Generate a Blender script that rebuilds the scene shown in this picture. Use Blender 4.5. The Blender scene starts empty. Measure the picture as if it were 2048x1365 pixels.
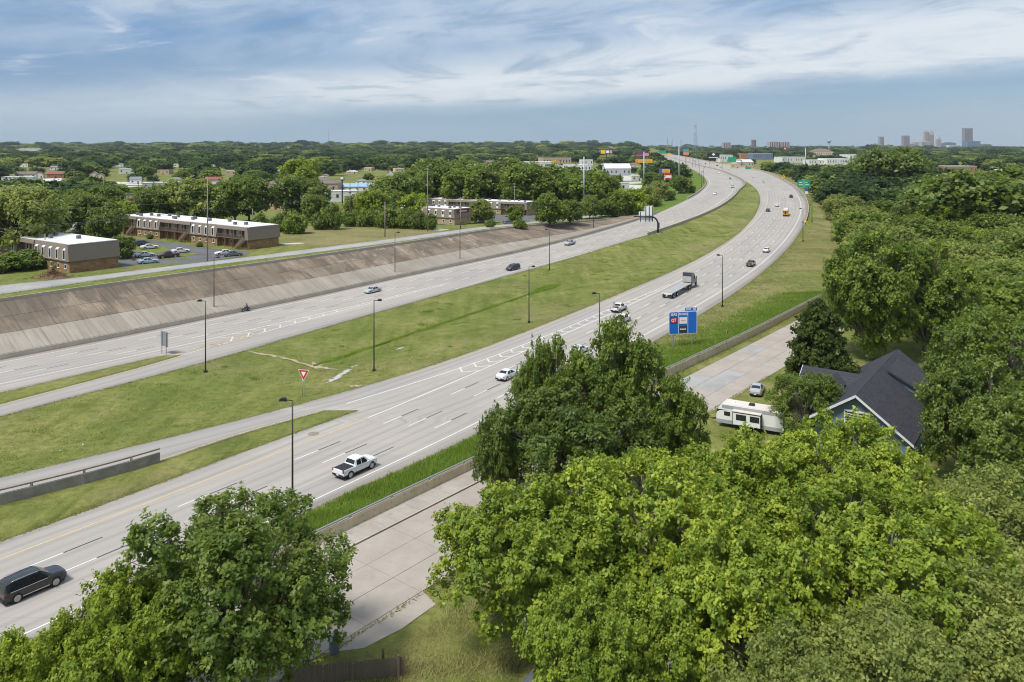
import bpy, math, random
import numpy as np
from mathutils import Matrix, Vector, Euler

# ------------------------------------------------------------------ camera, sky, sun, exposure
SC = bpy.context.scene
COL = SC.collection
FPX, HC, HY = 1580.0, 38.0, 290.0          # focal length in photo pixels, eye height, horizon row
cam_d = bpy.data.cameras.new('camera'); cam = bpy.data.objects.new('camera', cam_d); COL.objects.link(cam)
cam.location = (0, 0, HC); cam.rotation_euler = (math.radians(90), 0, 0)
cam_d.sensor_width = 36; cam_d.lens = 36 * FPX / 2048; cam_d.shift_y = -(682.5 - HY) / 2048
cam_d.clip_start = 1; cam_d.clip_end = 40000
SC.camera = cam
SUN_EL, SUN_AZ = math.radians(58), math.radians(-132)      # azimuth from +Y towards +X
sun_d = bpy.data.lights.new('sun', 'SUN'); sun_d.energy = 1.5; sun_d.angle = math.radians(14); sun_d.color = (1, .965, .91)
sun = bpy.data.objects.new('sun', sun_d); COL.objects.link(sun)
sv = Vector((math.cos(SUN_EL) * math.sin(SUN_AZ), math.cos(SUN_EL) * math.cos(SUN_AZ), math.sin(SUN_EL)))
sun.rotation_euler = (-sv).to_track_quat('-Z', 'Y').to_euler(); sun.location = (0, 0, 200)
SC.view_settings.view_transform = 'Standard'; SC.view_settings.look = 'None'
SC.view_settings.exposure = 1.5; SC.view_settings.gamma = 1.0
SC.view_settings.use_curve_mapping = False
SC.render.engine = 'CYCLES'
cy = SC.cycles
cy.max_bounces = 5; cy.diffuse_bounces = 3; cy.glossy_bounces = 2; cy.transmission_bounces = 3; cy.transparent_max_bounces = 4
cy.volume_bounces = 0; cy.use_denoising = True; cy.denoiser = 'OPENIMAGEDENOISE'; cy.denoising_input_passes = 'RGB_ALBEDO_NORMAL'; cy.denoising_prefilter = 'ACCURATE'
cy.pixel_filter_type = 'BLACKMAN_HARRIS'; cy.filter_width = 1.05; cy.sample_clamp_indirect = 4; cy.caustics_reflective = False; cy.caustics_refractive = False

class NT:
    """tiny node-tree helper"""
    def __init__(s, tree): s.t = tree; s.n = tree.nodes; s.l = tree.links; s.n.clear()
    def new(s, kind, **kw):
        n = s.n.new(kind)
        for k, v in kw.items(): setattr(n, k, v)
        return n
    def put(s, sock, v):
        if v is None: return
        if isinstance(v, bpy.types.NodeSocket): s.l.new(v, sock)
        elif isinstance(v, (tuple, list)) and len(v) == 3 and sock.type == 'RGBA': sock.default_value = (*v, 1)
        else: sock.default_value = v
    def math(s, op, a, b=None, c=None, clamp=False):
        n = s.new('ShaderNodeMath', operation=op, use_clamp=clamp)
        for i, v in enumerate((a, b, c)): s.put(n.inputs[i], v)
        return n.outputs[0]
    def mix(s, f, a, b, mode='MIX'):
        n = s.new('ShaderNodeMix', data_type='RGBA', blend_type=mode); n.clamp_factor = True
        s.put(n.inputs[0], f); s.put(n.inputs[6], a); s.put(n.inputs[7], b)
        return n.outputs[2]
    def noise(s, vec, scale, detail=4, rough=.55, dist=0., out=0):
        n = s.new('ShaderNodeTexNoise'); s.put(n.inputs['Vector'], vec); s.put(n.inputs['Scale'], scale)
        s.put(n.inputs['Detail'], detail); s.put(n.inputs['Roughness'], rough); s.put(n.inputs['Distortion'], dist)
        return n.outputs[out]
    def ramp(s, f, stops, interp='LINEAR'):
        n = s.new('ShaderNodeValToRGB'); n.color_ramp.interpolation = interp
        e = n.color_ramp.elements
        while len(e) < len(stops): e.new(.5)
        for i, (p, c) in enumerate(stops):
            e[i].position = p; e[i].color = (c, c, c, 1) if isinstance(c, (int, float)) else (*c, 1)
        s.put(n.inputs[0], f); return n.outputs[0]
    def mapr(s, v, a, b, c=0., d=1., smooth=True):
        n = s.new('ShaderNodeMapRange'); n.interpolation_type = 'SMOOTHSTEP' if smooth else 'LINEAR'
        for i, x in enumerate((v, a, b, c, d)): s.put(n.inputs[i], x)
        return n.outputs[0]
    def vscale(s, vec, sc, loc=(0, 0, 0), rot=(0, 0, 0)):
        n = s.new('ShaderNodeMapping'); s.put(n.inputs[0], vec)
        n.inputs[1].default_value = loc; n.inputs[2].default_value = rot; n.inputs[3].default_value = sc
        return n.outputs[0]
    def comb(s, x, y, z=0.):
        n = s.new('ShaderNodeCombineXYZ')
        for i, v in enumerate((x, y, z)): s.put(n.inputs[i], v)
        return n.outputs[0]
    def sep(s, v):
        n = s.new('ShaderNodeSeparateXYZ'); s.put(n.inputs[0], v); return n.outputs

def make_world():
    w = bpy.data.worlds.new('World'); SC.world = w; w.use_nodes = True
    t = NT(w.node_tree)
    d = t.new('ShaderNodeTexCoord').outputs['Generated']
    x, y, z = t.sep(d)
    r = t.math('SQRT', t.math('ADD', t.math('MULTIPLY', x, x), t.math('MULTIPLY', y, y)))
    az = t.math('ARCTAN2', x, y)                      # 0 = north (+Y), + to the east
    el = t.math('ARCTAN2', z, t.math('MAXIMUM', r, .0001))
    ec = t.math('MAXIMUM', el, 0.0)
    # broad wispy sheets: long streaks that lie flat near the horizon
    tilt = t.math('SUBTRACT', ec, t.math('MULTIPLY', az, .065))
    p1 = t.comb(t.math('MULTIPLY', az, 2.1), t.math('MULTIPLY', tilt, 9.), t.math('MULTIPLY', ec, 2.))
    n1 = t.noise(p1, 1.25, 7, .58, .9)
    p2 = t.comb(t.math('MULTIPLY', az, 3.4), t.math('MULTIPLY', tilt, 20.), 3.7)
    n2 = t.noise(p2, 1.7, 6, .6, 1.4)
    p3 = t.comb(t.math('MULTIPLY', az, 7.), t.math('MULTIPLY', ec, 60.), 9.1)
    n3 = t.noise(p3, 1.6, 5, .55, .6)
    # a long pale bank that climbs from the left horizon to the right
    v = t.math('SUBTRACT', ec, t.math('ADD', .0735, t.math('MULTIPLY', t.math('MINIMUM', t.math('MAXIMUM', az, -1.), 1.), .052)))
    v = t.math('ADD', v, t.math('MULTIPLY', t.math('SUBTRACT', n1, .5), .05))
    up = t.mapr(v, -.036, -.002); dn = t.mapr(v, t.mapr(az, -.4, .4, .004, .03), t.mapr(az, -.4, .5, .045, .085), 1., 0.)
    wid = t.mapr(az, -.62, -.1, .30, 1.)
    bank = t.math('MULTIPLY', t.math('MULTIPLY', up, dn), wid)
    # second veil that goes on overhead
    veil = t.math('MULTIPLY', t.mapr(n1, .30, .62), t.mapr(ec, .06, .15))
    # base blue: paler at the horizon, deeper a little above, pale veiled zenith
    base = t.ramp(t.math('MULTIPLY', ec, 1 / 1.6), [(0., (.350, .500, .625)), (.022, (.300, .455, .600)), (.05, (.245, .410, .600)), (.085, (.175, .350, .620)), (.14, (.21, .385, .65)), (.35, (.50, .62, .76)), (1., (.62, .70, .80))])
    blue = t.mapr(az, -.62, -.05, .55, 0.)
    blue = t.math('MULTIPLY', blue, t.math('MULTIPLY', t.mapr(ec, .03, .075), t.mapr(ec, .12, .19, 1., 0.)))
    base = t.mix(blue, base, (.085, .225, .485))
    blu2 = t.math('MULTIPLY', t.mapr(n2, .44, .62, 1., 0.), t.mapr(ec, .075, .13))
    base = t.mix(t.math('MULTIPLY', blu2, .38), base, (.150, .315, .580))
    pale = (.640, .715, .800)
    c = t.mix(t.math('MULTIPLY', veil, .72), base, pale)
    c = t.mix(t.math('MULTIPLY', bank, t.mapr(n2, .22, .55, .60, 1.)), c, (.76, .81, .87))
    # grey flat puffs above the far right and thin dark bars under the bank
    bars = t.math('MULTIPLY', t.mapr(n3, .56, .70), t.math('MULTIPLY', t.mapr(ec, .03, .055), t.mapr(ec, .075, .11, 1., 0.)))
    c = t.mix(t.math('MULTIPLY', bars, .5), c, (.310, .440, .580))
    puff = t.math('MULTIPLY', t.mapr(n3, .30, .42, 1., 0.), t.math('MULTIPLY', t.mapr(ec, .035, .06), t.mapr(ec, .09, .12, 1., 0.)))
    c = t.mix(t.math('MULTIPLY', puff, .35), c, (.66, .72, .79))
    n4 = t.noise(t.comb(t.math('MULTIPLY', az, 5.), t.math('MULTIPLY', tilt, 17.), 6.3), 1.4, 6, .62, .8)
    c = t.mix(t.math('MULTIPLY', t.mapr(n4, .48, .70), t.mapr(ec, .04, .10, .12, .60)), c, (.185, .320, .505))
    c = t.mix(t.math('MULTIPLY', t.mapr(n4, .30, .46, 1., 0.), t.mapr(ec, .04, .09, .05, .52)), c, (.80, .84, .89))
    warm = t.math('MULTIPLY', t.mapr(az, .2, .7), t.mapr(ec, .01, .085, 1., 0.))
    c = t.mix(t.math('MULTIPLY', warm, .70), c, (.50, .59, .675))
    bgc = t.new('ShaderNodeBackground'); t.put(bgc.inputs[0], c); bgc.inputs[1].default_value = .36
    sky = t.new('ShaderNodeTexSky'); sky.sky_type = 'NISHITA'; sky.sun_disc = False
    sky.sun_elevation = SUN_EL; sky.sun_rotation = SUN_AZ; sky.air_density = 1.2; sky.dust_density = 1.5; sky.altitude = 200
    bgs = t.new('ShaderNodeBackground'); t.put(bgs.inputs[0], sky.outputs[0]); bgs.inputs[1].default_value = .05
    mx = t.new('ShaderNodeMixShader'); mx.inputs[0].default_value = .90
    t.l.new(bgs.outputs[0], mx.inputs[1]); t.l.new(bgc.outputs[0], mx.inputs[2])
    o = t.new('ShaderNodeOutputWorld'); t.l.new(mx.outputs[0], o.inputs[0])
make_world()
# ------------------------------------------------------------------ layout curves (world metres; camera at the origin, looking along +Y)
def zh(Y):                                  # grade of the highway
    t = np.clip((np.asarray(Y, float) - 140) / 420, 0, 1); return 8.5 * t * t * (3 - 2 * t)
def zp(Y):                                  # land on the far (left) side
    t = np.clip((np.asarray(Y, float) - 250) / 140, 0, 1); return 8 - 3.5 * t * t * (3 - 2 * t)
def zr(Y):                                  # land on the near (right) side
    return .35 * zh(Y)
def solve(x, y, zf):
    d = max(y - HY, .5); lo, hi = 10., 30000.
    for _ in range(60):
        m = (lo + hi) / 2
        if FPX * (HC - float(zf(m))) / m > d: lo = m
        else: hi = m
    return ((x - 1024) * lo / FPX, lo)
def PH(x, y): return solve(x, y, zh)
def PZ(x, y, z): return solve(x, y, lambda Y: z)
YG = np.concatenate([np.arange(20, 420, 2.), np.geomspace(420, 14000, 260)])
def curve(pts, zf, sig=.05):
    w = sorted((solve(x, y, zf)[::-1] for x, y in pts)); yy = np.array([p[0] for p in w]); xx = np.array([p[1] for p in w])
    n = min(4, len(yy)); a = np.polyfit(yy[:n], xx[:n], 1); b = np.polyfit(yy[-n:], xx[-n:], 1)
    y0, y1 = yy[0], yy[-1]
    ye = np.concatenate([[y0 - 60, y0 - 20], yy, [y1 + 400, y1 + 15000]])
    xe = np.concatenate([[xx[0] - a[0] * 60, xx[0] - a[0] * 20], xx, [xx[-1] + b[0] * 400, xx[-1] + b[0] * 15000]])
    out = []
    for Y in YG:
        s = sig * Y + 3; q = np.linspace(Y - 2.5 * s, Y + 2.5 * s, 41); k = np.exp(-.5 * ((q - Y) / s) ** 2)
        v = np.interp(q, ye, xe); A = np.polyfit(q - Y, v, 1, w=np.sqrt(k)); out.append(A[1])
    out = np.array(out)
    return lambda Y, o=out: np.interp(Y, YG, o)
def dX(c, Y): return (c(np.asarray(Y, float) + 3) - c(np.asarray(Y, float) - 3)) / 6
def off(c, w):                              # parallel curve, w metres to the right (east)
    v = c(YG) + w * np.sqrt(1 + dX(c, YG) ** 2)
    return lambda Y, o=v: np.interp(Y, YG, o)
def tab(v): return lambda Y, o=np.array(v): np.interp(Y, YG, o)

LR0 = curve([(0, 1315), (135, 1258), (590, 1029), (764, 957), (926, 886), (1294, 691.7), (1384, 640), (1443, 604), (1492, 572), (1540, 533), (1579, 496), (1601, 464.6), (1613, 441), (1617.6, 421), (1613.7, 402), (1602, 384), (1584.4, 370.6), (1567, 361), (1545, 349), (1522, 342), (1487, 334.5), (1448, 328), (1408, 322), (1387, 317)], zh)
WL = curve([(0, 1290), (188, 1205), (590, 1018), (941, 854), (1274, 677), (1321, 654), (1374, 623), (1443, 583), (1516, 535), (1550, 504), (1579.6, 469.5), (1592, 450)], zh)
_t = np.clip((YG - 230) / 100, 0, 1)
WR = tab(WL(YG) * (1 - _t) + off(LR0, -3.3)(YG) * _t)              # right-hand edge line of the near carriageway
LR = tab(np.maximum(LR0(YG), off(WR, 1.6)(YG)))                    # its pavement edge
LL = curve([(0, 954), (246, 901), (439, 850), (600, 812), (693, 783), (719, 775), (828, 746), (872, 730), (1000, 684.5), (1051, 663), (1151, 624), (1205, 602), (1290, 566), (1362, 536), (1400, 517), (1467, 475.6), (1497, 450), (1512, 431), (1523, 402), (1516, 382), (1502, 369), (1483, 358), (1475, 354.6), (1446, 342), (1409, 333.5), (1379, 326)], zh)
UR = curve([(0, 834), (243, 768), (413, 727), (495, 700), (605, 668), (751.6, 626), (898, 585), (986, 560), (1051, 542), (1144, 517), (1227, 490), (1305, 468), (1350, 452.6), (1408, 431), (1447, 411.6), (1471, 392), (1483, 374.5), (1484, 367), (1477, 355)], zh)
UL = curve([(0, 719.7), (117, 699), (252, 673), (451, 630), (600, 601), (779, 560), (931, 528), (1020, 510), (1144, 480), (1156, 476), (1250, 449), (1293, 437), (1320, 425), (1371, 402), (1404, 384), (1415, 367), (1412.5, 357), (1395, 345), (1379, 337), (1363.7, 332.5)], zh)
_t = np.clip((YG - 520) / 160, 0, 1)
UR = tab(np.minimum(UR(YG) * (1 - _t) + (LL(YG) - .9) * _t, LL(YG) - .9))
UL = tab(np.where(YG > 1000, np.interp(YG, YG, UR(YG) - 24), UL(YG)))
UL = tab(np.minimum(UL(YG), UR(YG) - 19))
zst = lambda Y: zp(Y) - .35
ST = curve([(0, 604), (126, 585), (258, 566), (520, 529.5), (716, 502.5), (881, 478), (1020, 457)], zst)
_w = np.clip(UL(YG) - ST(YG), 4, 40)
_w = np.where(YG > 300, np.interp(YG, [300, 350, 380, 480, 900], [np.interp(300, YG, _w), 11, 10, 14, 16]), _w)
ST = tab(UL(YG) - _w)
FB = curve([(0, 590), (132, 571), (254, 551), (520, 519.5), (754, 490), (881, 474), (1020, 452)], zp)
FA = curve([(0, 568.5), (137, 559.6), (338, 537), (520, 511.5), (642, 495), (766, 476), (881, 461), (1020, 443)], zp)
FB = tab(np.minimum(FB(YG), ST(YG) - 1.8)); FA = tab(np.maximum(np.minimum(FA(YG), off(FB, -6.6)(YG)), off(FB, -np.interp(YG, [160, 185], [13, 7.4]))(YG)))
WA = curve([(636, 1090), (798, 1008.5), (953, 935), (1394, 723), (1516, 667), (1599, 621)], zr)     # retaining wall by the near frontage road
RA = curve([(677, 1110), (945, 971), (1365, 757.6), (1467, 711), (1599, 638)], zr)
RB = curve([(836, 1191), (1461, 794), (1553, 743)], zr)
WA = tab(np.minimum(np.maximum(WA(YG), LR(YG) + 2.2), LR(YG) + np.interp(YG, [195, 210], [60, 30]))); RA = tab(np.minimum(np.maximum(RA(YG), WA(YG) + 1.), WA(YG) + 8)); RB = tab(np.minimum(np.maximum(RB(YG), RA(YG) + 11), RA(YG) + 14))
YEND = 2400.
def ditch(Y): return np.interp(Y, [60, 100, 130, 300, 480, 620], [.25, .5, 1.3, 1.2, .5, .1])
def knots(Y):
    """cross-section of the ground at Y: (x, z) from far left to far right"""
    a, p, r = float(zh(Y)), float(zp(Y)), float(zr(Y)); st = float(zst(Y)) if Y < 372 else a - .2
    ul, ur, ll, lr, wa = (float(f(Y)) for f in (UL, UR, LL, LR, WA)); s = float(ST(Y))
    fa, fb, ra, rb = (float(f(Y)) for f in (FA, FB, RA, RB))
    hill = float(np.interp(Y, [900, 2500, 4500, 9000], [0, 4, 22, 26])); hr = float(np.interp(Y, [900, 2500, 4500, 9000], [0, 0, 3, 4]))
    m = (ur + ll) / 2 - .08 * (ll - ur); g = ll - ur
    hc = float(np.interp(Y, [2350, 4500, 9000], [0, 22, 26]))
    K = [(-(1.0 * Y + 220), p + hill), (-(.5 * Y + 120), p + hill * 1.1), (min(fa - 30, -.12 * Y), p + hill * 1.3), (fa - .3, p + hc), (fa + .5, p - .25 + hc), (fb - .5, p - .25 + hc), (fb + .3, p + hc),
         (s - .7, min(p, st + .3) + hc), (s - .2, st - .5 + hc), (ul - .4, a - .5 + hc), (ul + .3, a - .5 + hc), (ur - .5, a - .5 + hc), (ur, a - .03 + hc)]
    dd = float(ditch(Y)) if g > 3 else .02
    K += [(ur + .3 * g, a - .45 * dd + hc), (m, a - dd + hc), (ur + .66 * g, a - .5 * dd + hc)]
    K += [(ll, a - .03 + hc), (ll + .5, a - .5 + hc), (lr - .5, a - .5 + hc), (lr, a - .03 + hc), (.5 * (lr + wa), .5 * a + .5 * r + .15 + hr), (wa - .2, r + .75 + hr) if Y < 205 else (wa, r + hr),
          (wa + .15, r - .25 + hr), (rb - .1, r - .25 + hr), (rb + .1, r + hr), (rb + 60 + .1 * Y, r + hr), (1.0 * Y + 320, r + hr + .1 * hc)]
    xs = [K[0][0]]; zs = [K[0][1]]
    for x, z in K[1:]: xs.append(max(x, xs[-1] + .02)); zs.append(z)
    return xs, zs
def G(X, Y):
    xs, zs = knots(Y); return float(np.interp(X, xs, zs))
def at(x, y):                               # photo pixel -> point on the ground
    d = max(y - HY, .5)
    lo, hi = 20., 12000.
    for _ in range(50):
        m = (lo + hi) / 2
        if FPX * (HC - G((x - 1024) * m / FPX, m)) / m > d: lo = m
        else: hi = m
    X = (x - 1024) * lo / FPX; return Vector((X, lo, G(X, lo)))

# ------------------------------------------------------------------ building helpers
MATS = {}
def link(o, parent=None):
    COL.objects.link(o)
    if parent is not None: o.parent = parent
    return o
def tag(o, label=None, cat=None, group=None, kind=None):
    for k, v in (('label', label), ('category', cat), ('group', group), ('kind', kind)):
        if v: o[k] = v
    return o
def empty(name, loc, rz=0., label=None, cat=None, group=None):
    o = bpy.data.objects.new(name, None); o.location = loc; o.rotation_euler = (0, 0, rz); o.empty_display_size = .2
    link(o); return tag(o, label, cat, group)
def mesh_np(name, V, Fq, mat=None, smooth=False, tris=False):
    """fast mesh from numpy: V (n,3), Fq (m,4) or (m,3)"""
    V = np.asarray(V, np.float32); Fq = np.asarray(Fq, np.int32); k = Fq.shape[1]
    me = bpy.data.meshes.new(name); me.vertices.add(len(V)); me.vertices.foreach_set('co', V.ravel())
    me.loops.add(Fq.size); me.loops.foreach_set('vertex_index', Fq.ravel()); me.polygons.add(len(Fq))
    me.polygons.foreach_set('loop_start', np.arange(0, Fq.size, k, dtype=np.int32)); me.polygons.foreach_set('loop_total', np.full(len(Fq), k, np.int32))
    if smooth: me.polygons.foreach_set('use_smooth', np.ones(len(Fq), bool))
    me.update(calc_edges=True); me.validate()
    if mat is not None: me.materials.append(MATS[mat] if isinstance(mat, str) else mat)
    return me
class MB:
    def __init__(s): s.v = []; s.f = []; s.m = []; s.sm = []
    def add(s, vs, fs, m=0, smooth=False):
        n = len(s.v); s.v += [tuple(v) for v in vs]; s.f += [tuple(i + n for i in f) for f in fs]; s.m += [m] * len(fs); s.sm += [smooth] * len(fs); return s
    def box(s, x0, x1, y0, y1, z0, z1, m=0, tx=0., ty=0., rz=0., c=(0, 0, 0), bev=0.):
        vs = [(x0, y0, z0), (x1, y0, z0), (x1, y1, z0), (x0, y1, z0), (x0 + tx, y0 + ty, z1), (x1 - tx, y0 + ty, z1), (x1 - tx, y1 - ty, z1), (x0 + tx, y1 - ty, z1)]
        if rz or c != (0, 0, 0):
            ca, sa = math.cos(rz), math.sin(rz); vs = [(c[0] + x * ca - y * sa, c[1] + x * sa + y * ca, c[2] + z) for x, y, z in vs]
        return s.add(vs, [(0, 3, 2, 1), (4, 5, 6, 7), (0, 1, 5, 4), (1, 2, 6, 5), (2, 3, 7, 6), (3, 0, 4, 7)], m)
    def tube(s, pts, rad, n=6, m=0, smooth=True, cap=True):
        pts = [Vector(p) for p in pts]; rad = [rad] * len(pts) if isinstance(rad, (int, float)) else rad; vs = []; fs = []
        for i, p in enumerate(pts):
            t = (pts[min(i + 1, len(pts) - 1)] - pts[max(i - 1, 0)]).normalized()
            a = t.orthogonal().normalized() if i == 0 else (a - t * a.dot(t)).normalized()
            b = t.cross(a)
            for k in range(n):
                q = 2 * math.pi * k / n; vs.append(p + (a * math.cos(q) + b * math.sin(q)) * rad[i])
        for i in range(len(pts) - 1):
            for k in range(n): fs.append((i * n + k, i * n + (k + 1) % n, (i + 1) * n + (k + 1) % n, (i + 1) * n + k))
        if cap: fs.append(tuple(range(n))[::-1]); fs.append(tuple(range((len(pts) - 1) * n, len(pts) * n)))
        return s.add(vs, fs, m, smooth)
    def quad(s, a, b, c, d, m=0): return s.add([a, b, c, d], [(0, 1, 2, 3)], m)
    def poly(s, pts, m=0): return s.add(pts, [tuple(range(len(pts)))], m)
    def prism(s, pts, axis, a, b, m=0):
        """2-D outline swept between a and b along axis ('x','y','z')"""
        def p3(u, v, w): return {'x': (w, u, v), 'y': (u, w, v), 'z': (u, v, w)}[axis]
        n = len(pts); vs = [p3(u, v, a) for u, v in pts] + [p3(u, v, b) for u, v in pts]
        fs = [tuple(range(n)), tuple(range(2 * n - 1, n - 1, -1))] + [(i + n, (i + 1) % n + n, (i + 1) % n, i) for i in range(n)]
        return s.add(vs, fs, m)
    def mesh(s, name, mats):
        me = bpy.data.meshes.new(name); me.from_pydata(s.v, [], s.f)
        mats = [mats] if not isinstance(mats, (list, tuple)) else mats
        for q in mats: me.materials.append(MATS[q] if isinstance(q, str) else q)
        me.polygons.foreach_set('material_index', s.m); me.polygons.foreach_set('use_smooth', s.sm); me.update(); return me
    def build(s, name, mats, parent=None, loc=None, rz=0.):
        o = bpy.data.objects.new(name, s.mesh(name, mats)); link(o, parent)
        if loc is not None: o.location = loc
        o.rotation_euler = (0, 0, rz); return o
def inst(name, me, parent=None, loc=(0, 0, 0), rz=0., sc=1., mats=None):
    o = bpy.data.objects.new(name, me); link(o, parent); o.location = loc; o.rotation_euler = (0, 0, rz); o.scale = (sc,) * 3 if isinstance(sc, (int, float)) else sc
    if mats is not None:
        o.material_slots[0].link = 'OBJECT'; o.material_slots[0].material = MATS[mats]
    return o
def tree_copy(o, parent=None, top=True):
    c = o.copy(); COL.objects.link(c); c.parent = parent
    for ch in o.children: tree_copy(ch, c, False)
    return c

# ------------------------------------------------------------------ materials
def mat(name, col=None, rough=.7, metal=0., spec=.4, build=None, emis=None, coat=0.):
    m = bpy.data.materials.new(name); m.use_nodes = True; t = NT(m.node_tree); MATS[name] = m
    b = t.new('ShaderNodeBsdfPrincipled'); o = t.new('ShaderNodeOutputMaterial'); t.l.new(b.outputs[0], o.inputs[0])
    b.inputs['Roughness'].default_value = rough; b.inputs['Metallic'].default_value = metal; b.inputs['Specular IOR Level'].default_value = spec
    if coat: b.inputs['Coat Weight'].default_value = coat; b.inputs['Coat Roughness'].default_value = .06
    c = col
    if build is not None: c = build(t, b)
    elif col is not None:
        tc = t.new('ShaderNodeTexCoord').outputs['Object']; n = t.noise(tc, 1.3, 5, .65); c = t.mix(t.mapr(n, .35, .7, 0., .16), col, tuple(q * .62 for q in col))
    if c is not None: t.put(b.inputs['Base Color'], c)
    return m
def wpos(t): return t.new('ShaderNodeNewGeometry').outputs['Position']
def bump(t, b, h, strength, dist):
    n = t.new('ShaderNodeBump'); n.inputs['Strength'].default_value = strength; n.inputs['Distance'].default_value = dist; t.put(n.inputs['Height'], h); t.l.new(n.outputs[0], b.inputs['Normal'])

def b_grass(t, b):
    P = wpos(t); x, y, z = t.sep(P)
    big = t.noise(P, .018, 4, .6, .4); mid = t.noise(P, .09, 5, .62, .6); fine = t.noise(P, .9, 5, .7)
    # mowing passes run along the roads (about 33 degrees from +Y)
    q = t.vscale(P, (.55, .045, .2), rot=(0, 0, math.radians(33))); mow = t.noise(q, 1., 4, .6)
    c = t.ramp(t.math('ADD', t.math('MULTIPLY', mid, .62), t.math('MULTIPLY', mow, .42)),
               [(.30, (.085, .110, .024)), (.44, (.145, .165, .038)), (.54, (.215, .222, .060)), (.64, (.285, .268, .098)), (.80, (.360, .310, .155))])
    c = t.mix(t.mapr(big, .38, .62, 0., .50), c, (.118, .168, .035))
    c = t.mix(t.mapr(t.noise(P, .045, 4, .6, .8), .50, .70, 0., .70), c, (.250, .215, .100))
    c = t.mix(t.mapr(fine, .30, .62, .45, 0.), c, (.040, .058, .014))
    c = t.mix(t.mapr(t.noise(P, 2.2, 5, .75), .50, .75, 0., .55), c, (.27, .25, .12))
    a = t.new('ShaderNodeAttribute'); a.attribute_name = 'zone'; zr_, zg, zb = t.sep(a.outputs['Color'])
    dirt = t.mix(t.mapr(fine, .35, .7), (.30, .225, .150), (.42, .34, .25))
    dry = t.ramp(t.math('ADD', t.math('MULTIPLY', mid, .5), t.math('MULTIPLY', fine, .45)), [(.34, (.150, .140, .052)), (.55, (.245, .215, .095)), (.75, (.34, .29, .16))])
    lush = t.ramp(t.math('ADD', t.math('MULTIPLY', mid, .55), t.math('MULTIPLY', fine, .45)), [(.34, (.060, .110, .018)), (.55, (.120, .185, .030)), (.75, (.200, .255, .055))])
    nz = t.math('MULTIPLY', t.math('SUBTRACT', mid, .5), .9)
    c = t.mix(t.mapr(t.math('ADD', zg, nz), .35, .65), c, dry)
    c = t.mix(t.mapr(t.math('ADD', zb, nz), .35, .65), c, lush)
    c = t.mix(t.mapr(t.math('ADD', zr_, t.math('MULTIPLY', t.math('SUBTRACT', fine, .5), 1.1)), .4, .62), c, dirt)
    bump(t, b, t.math('ADD', fine, t.math('MULTIPLY', t.noise(P, 3.2, 4, .7), .6)), .9, .25)
    return c
def b_conc(base, joint_s=4.6, lane=3.45, patch=.35):
    def f(t, b):
        uv = t.new('ShaderNodeUVMap').outputs[0]; u, v, _ = t.sep(uv); P = wpos(t)
        cu = t.math('FLOOR', t.math('DIVIDE', u, lane)); cv = t.math('FLOOR', t.math('DIVIDE', v, joint_s))
        wn = t.new('ShaderNodeTexWhiteNoise', noise_dimensions='2D'); t.put(wn.inputs['Vector'], t.comb(cu, cv)); rnd = wn.outputs[0]
        wc = t.new('ShaderNodeTexWhiteNoise', noise_dimensions='2D'); t.put(wc.inputs['Vector'], t.comb(cu, t.math('FLOOR', t.math('DIVIDE', v, joint_s * 6)))); r6 = wc.outputs[0]
        lo = tuple(q * .80 for q in base); hi = tuple(min(q * 1.10, .9) for q in base)
        c = t.mix(t.noise(P, .05, 4, .6), lo, hi)
        c = t.mix(t.math('MULTIPLY', rnd, .22), c, (.30, .285, .27))
        c = t.mix(t.mapr(r6, .80, .84, 0., patch), c, (.30, .292, .287))
        c = t.mix(t.mapr(r6, .12, .16, patch * .7, 0.), c, (.47, .43, .385))
        # tyre paths: darker strips down each lane, broken along the way
        fu = t.math('FRACT', t.math('DIVIDE', u, lane)); tr = t.math('ABSOLUTE', t.math('SUBTRACT', t.math('ABSOLUTE', t.math('SUBTRACT', fu, .5)), .24))
        st = t.noise(t.comb(t.math('MULTIPLY', u, .7), t.math('MULTIPLY', v, .02)), 1., 4, .6)
        c = t.mix(t.math('MULTIPLY', t.mapr(tr, .0, .16, 1., 0.), t.mapr(st, .32, .62, .08, .58)), c, (.25, .235, .22))
        s2 = t.noise(t.comb(t.math('MULTIPLY', u, 2.5), t.math('MULTIPLY', v, .06)), 1., 5, .65)
        c = t.mix(t.mapr(s2, .5, .8, 0., .38), c, (.30, .27, .245))
        c = t.mix(t.mapr(t.noise(P, .35, 5, .7), .52, .8, 0., .25), c, (.36, .31, .26))
        j1 = t.math('ABSOLUTE', t.math('SUBTRACT', t.math('FRACT', t.math('DIVIDE', v, joint_s)), .5))
        j2 = t.math('ABSOLUTE', t.math('SUBTRACT', fu, .5))
        jm = t.math('MAXIMUM', t.mapr(j1, .4955, .499), t.math('MULTIPLY', t.mapr(j2, .493, .498), .9))
        c = t.mix(t.math('MULTIPLY', jm, .50), c, (.12, .11, .10))
        bump(t, b, t.noise(P, 6., 4, .7), .15, .02)
        return c
    return f
def b_flat(c1, c2, scale=.3, c3=None, bs=.2, bd=.03):
    def f(t, b):
        P = wpos(t); n = t.noise(P, scale, 5, .65, .3); c = t.mix(t.mapr(n, .3, .7), c1, c2)
        if c3: c = t.mix(t.mapr(t.noise(P, scale * 4.7, 5, .7), .5, .78, 0., .6), c, c3)
        bump(t, b, t.noise(P, scale * 12, 4, .7), bs, bd); return c
    return f
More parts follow.
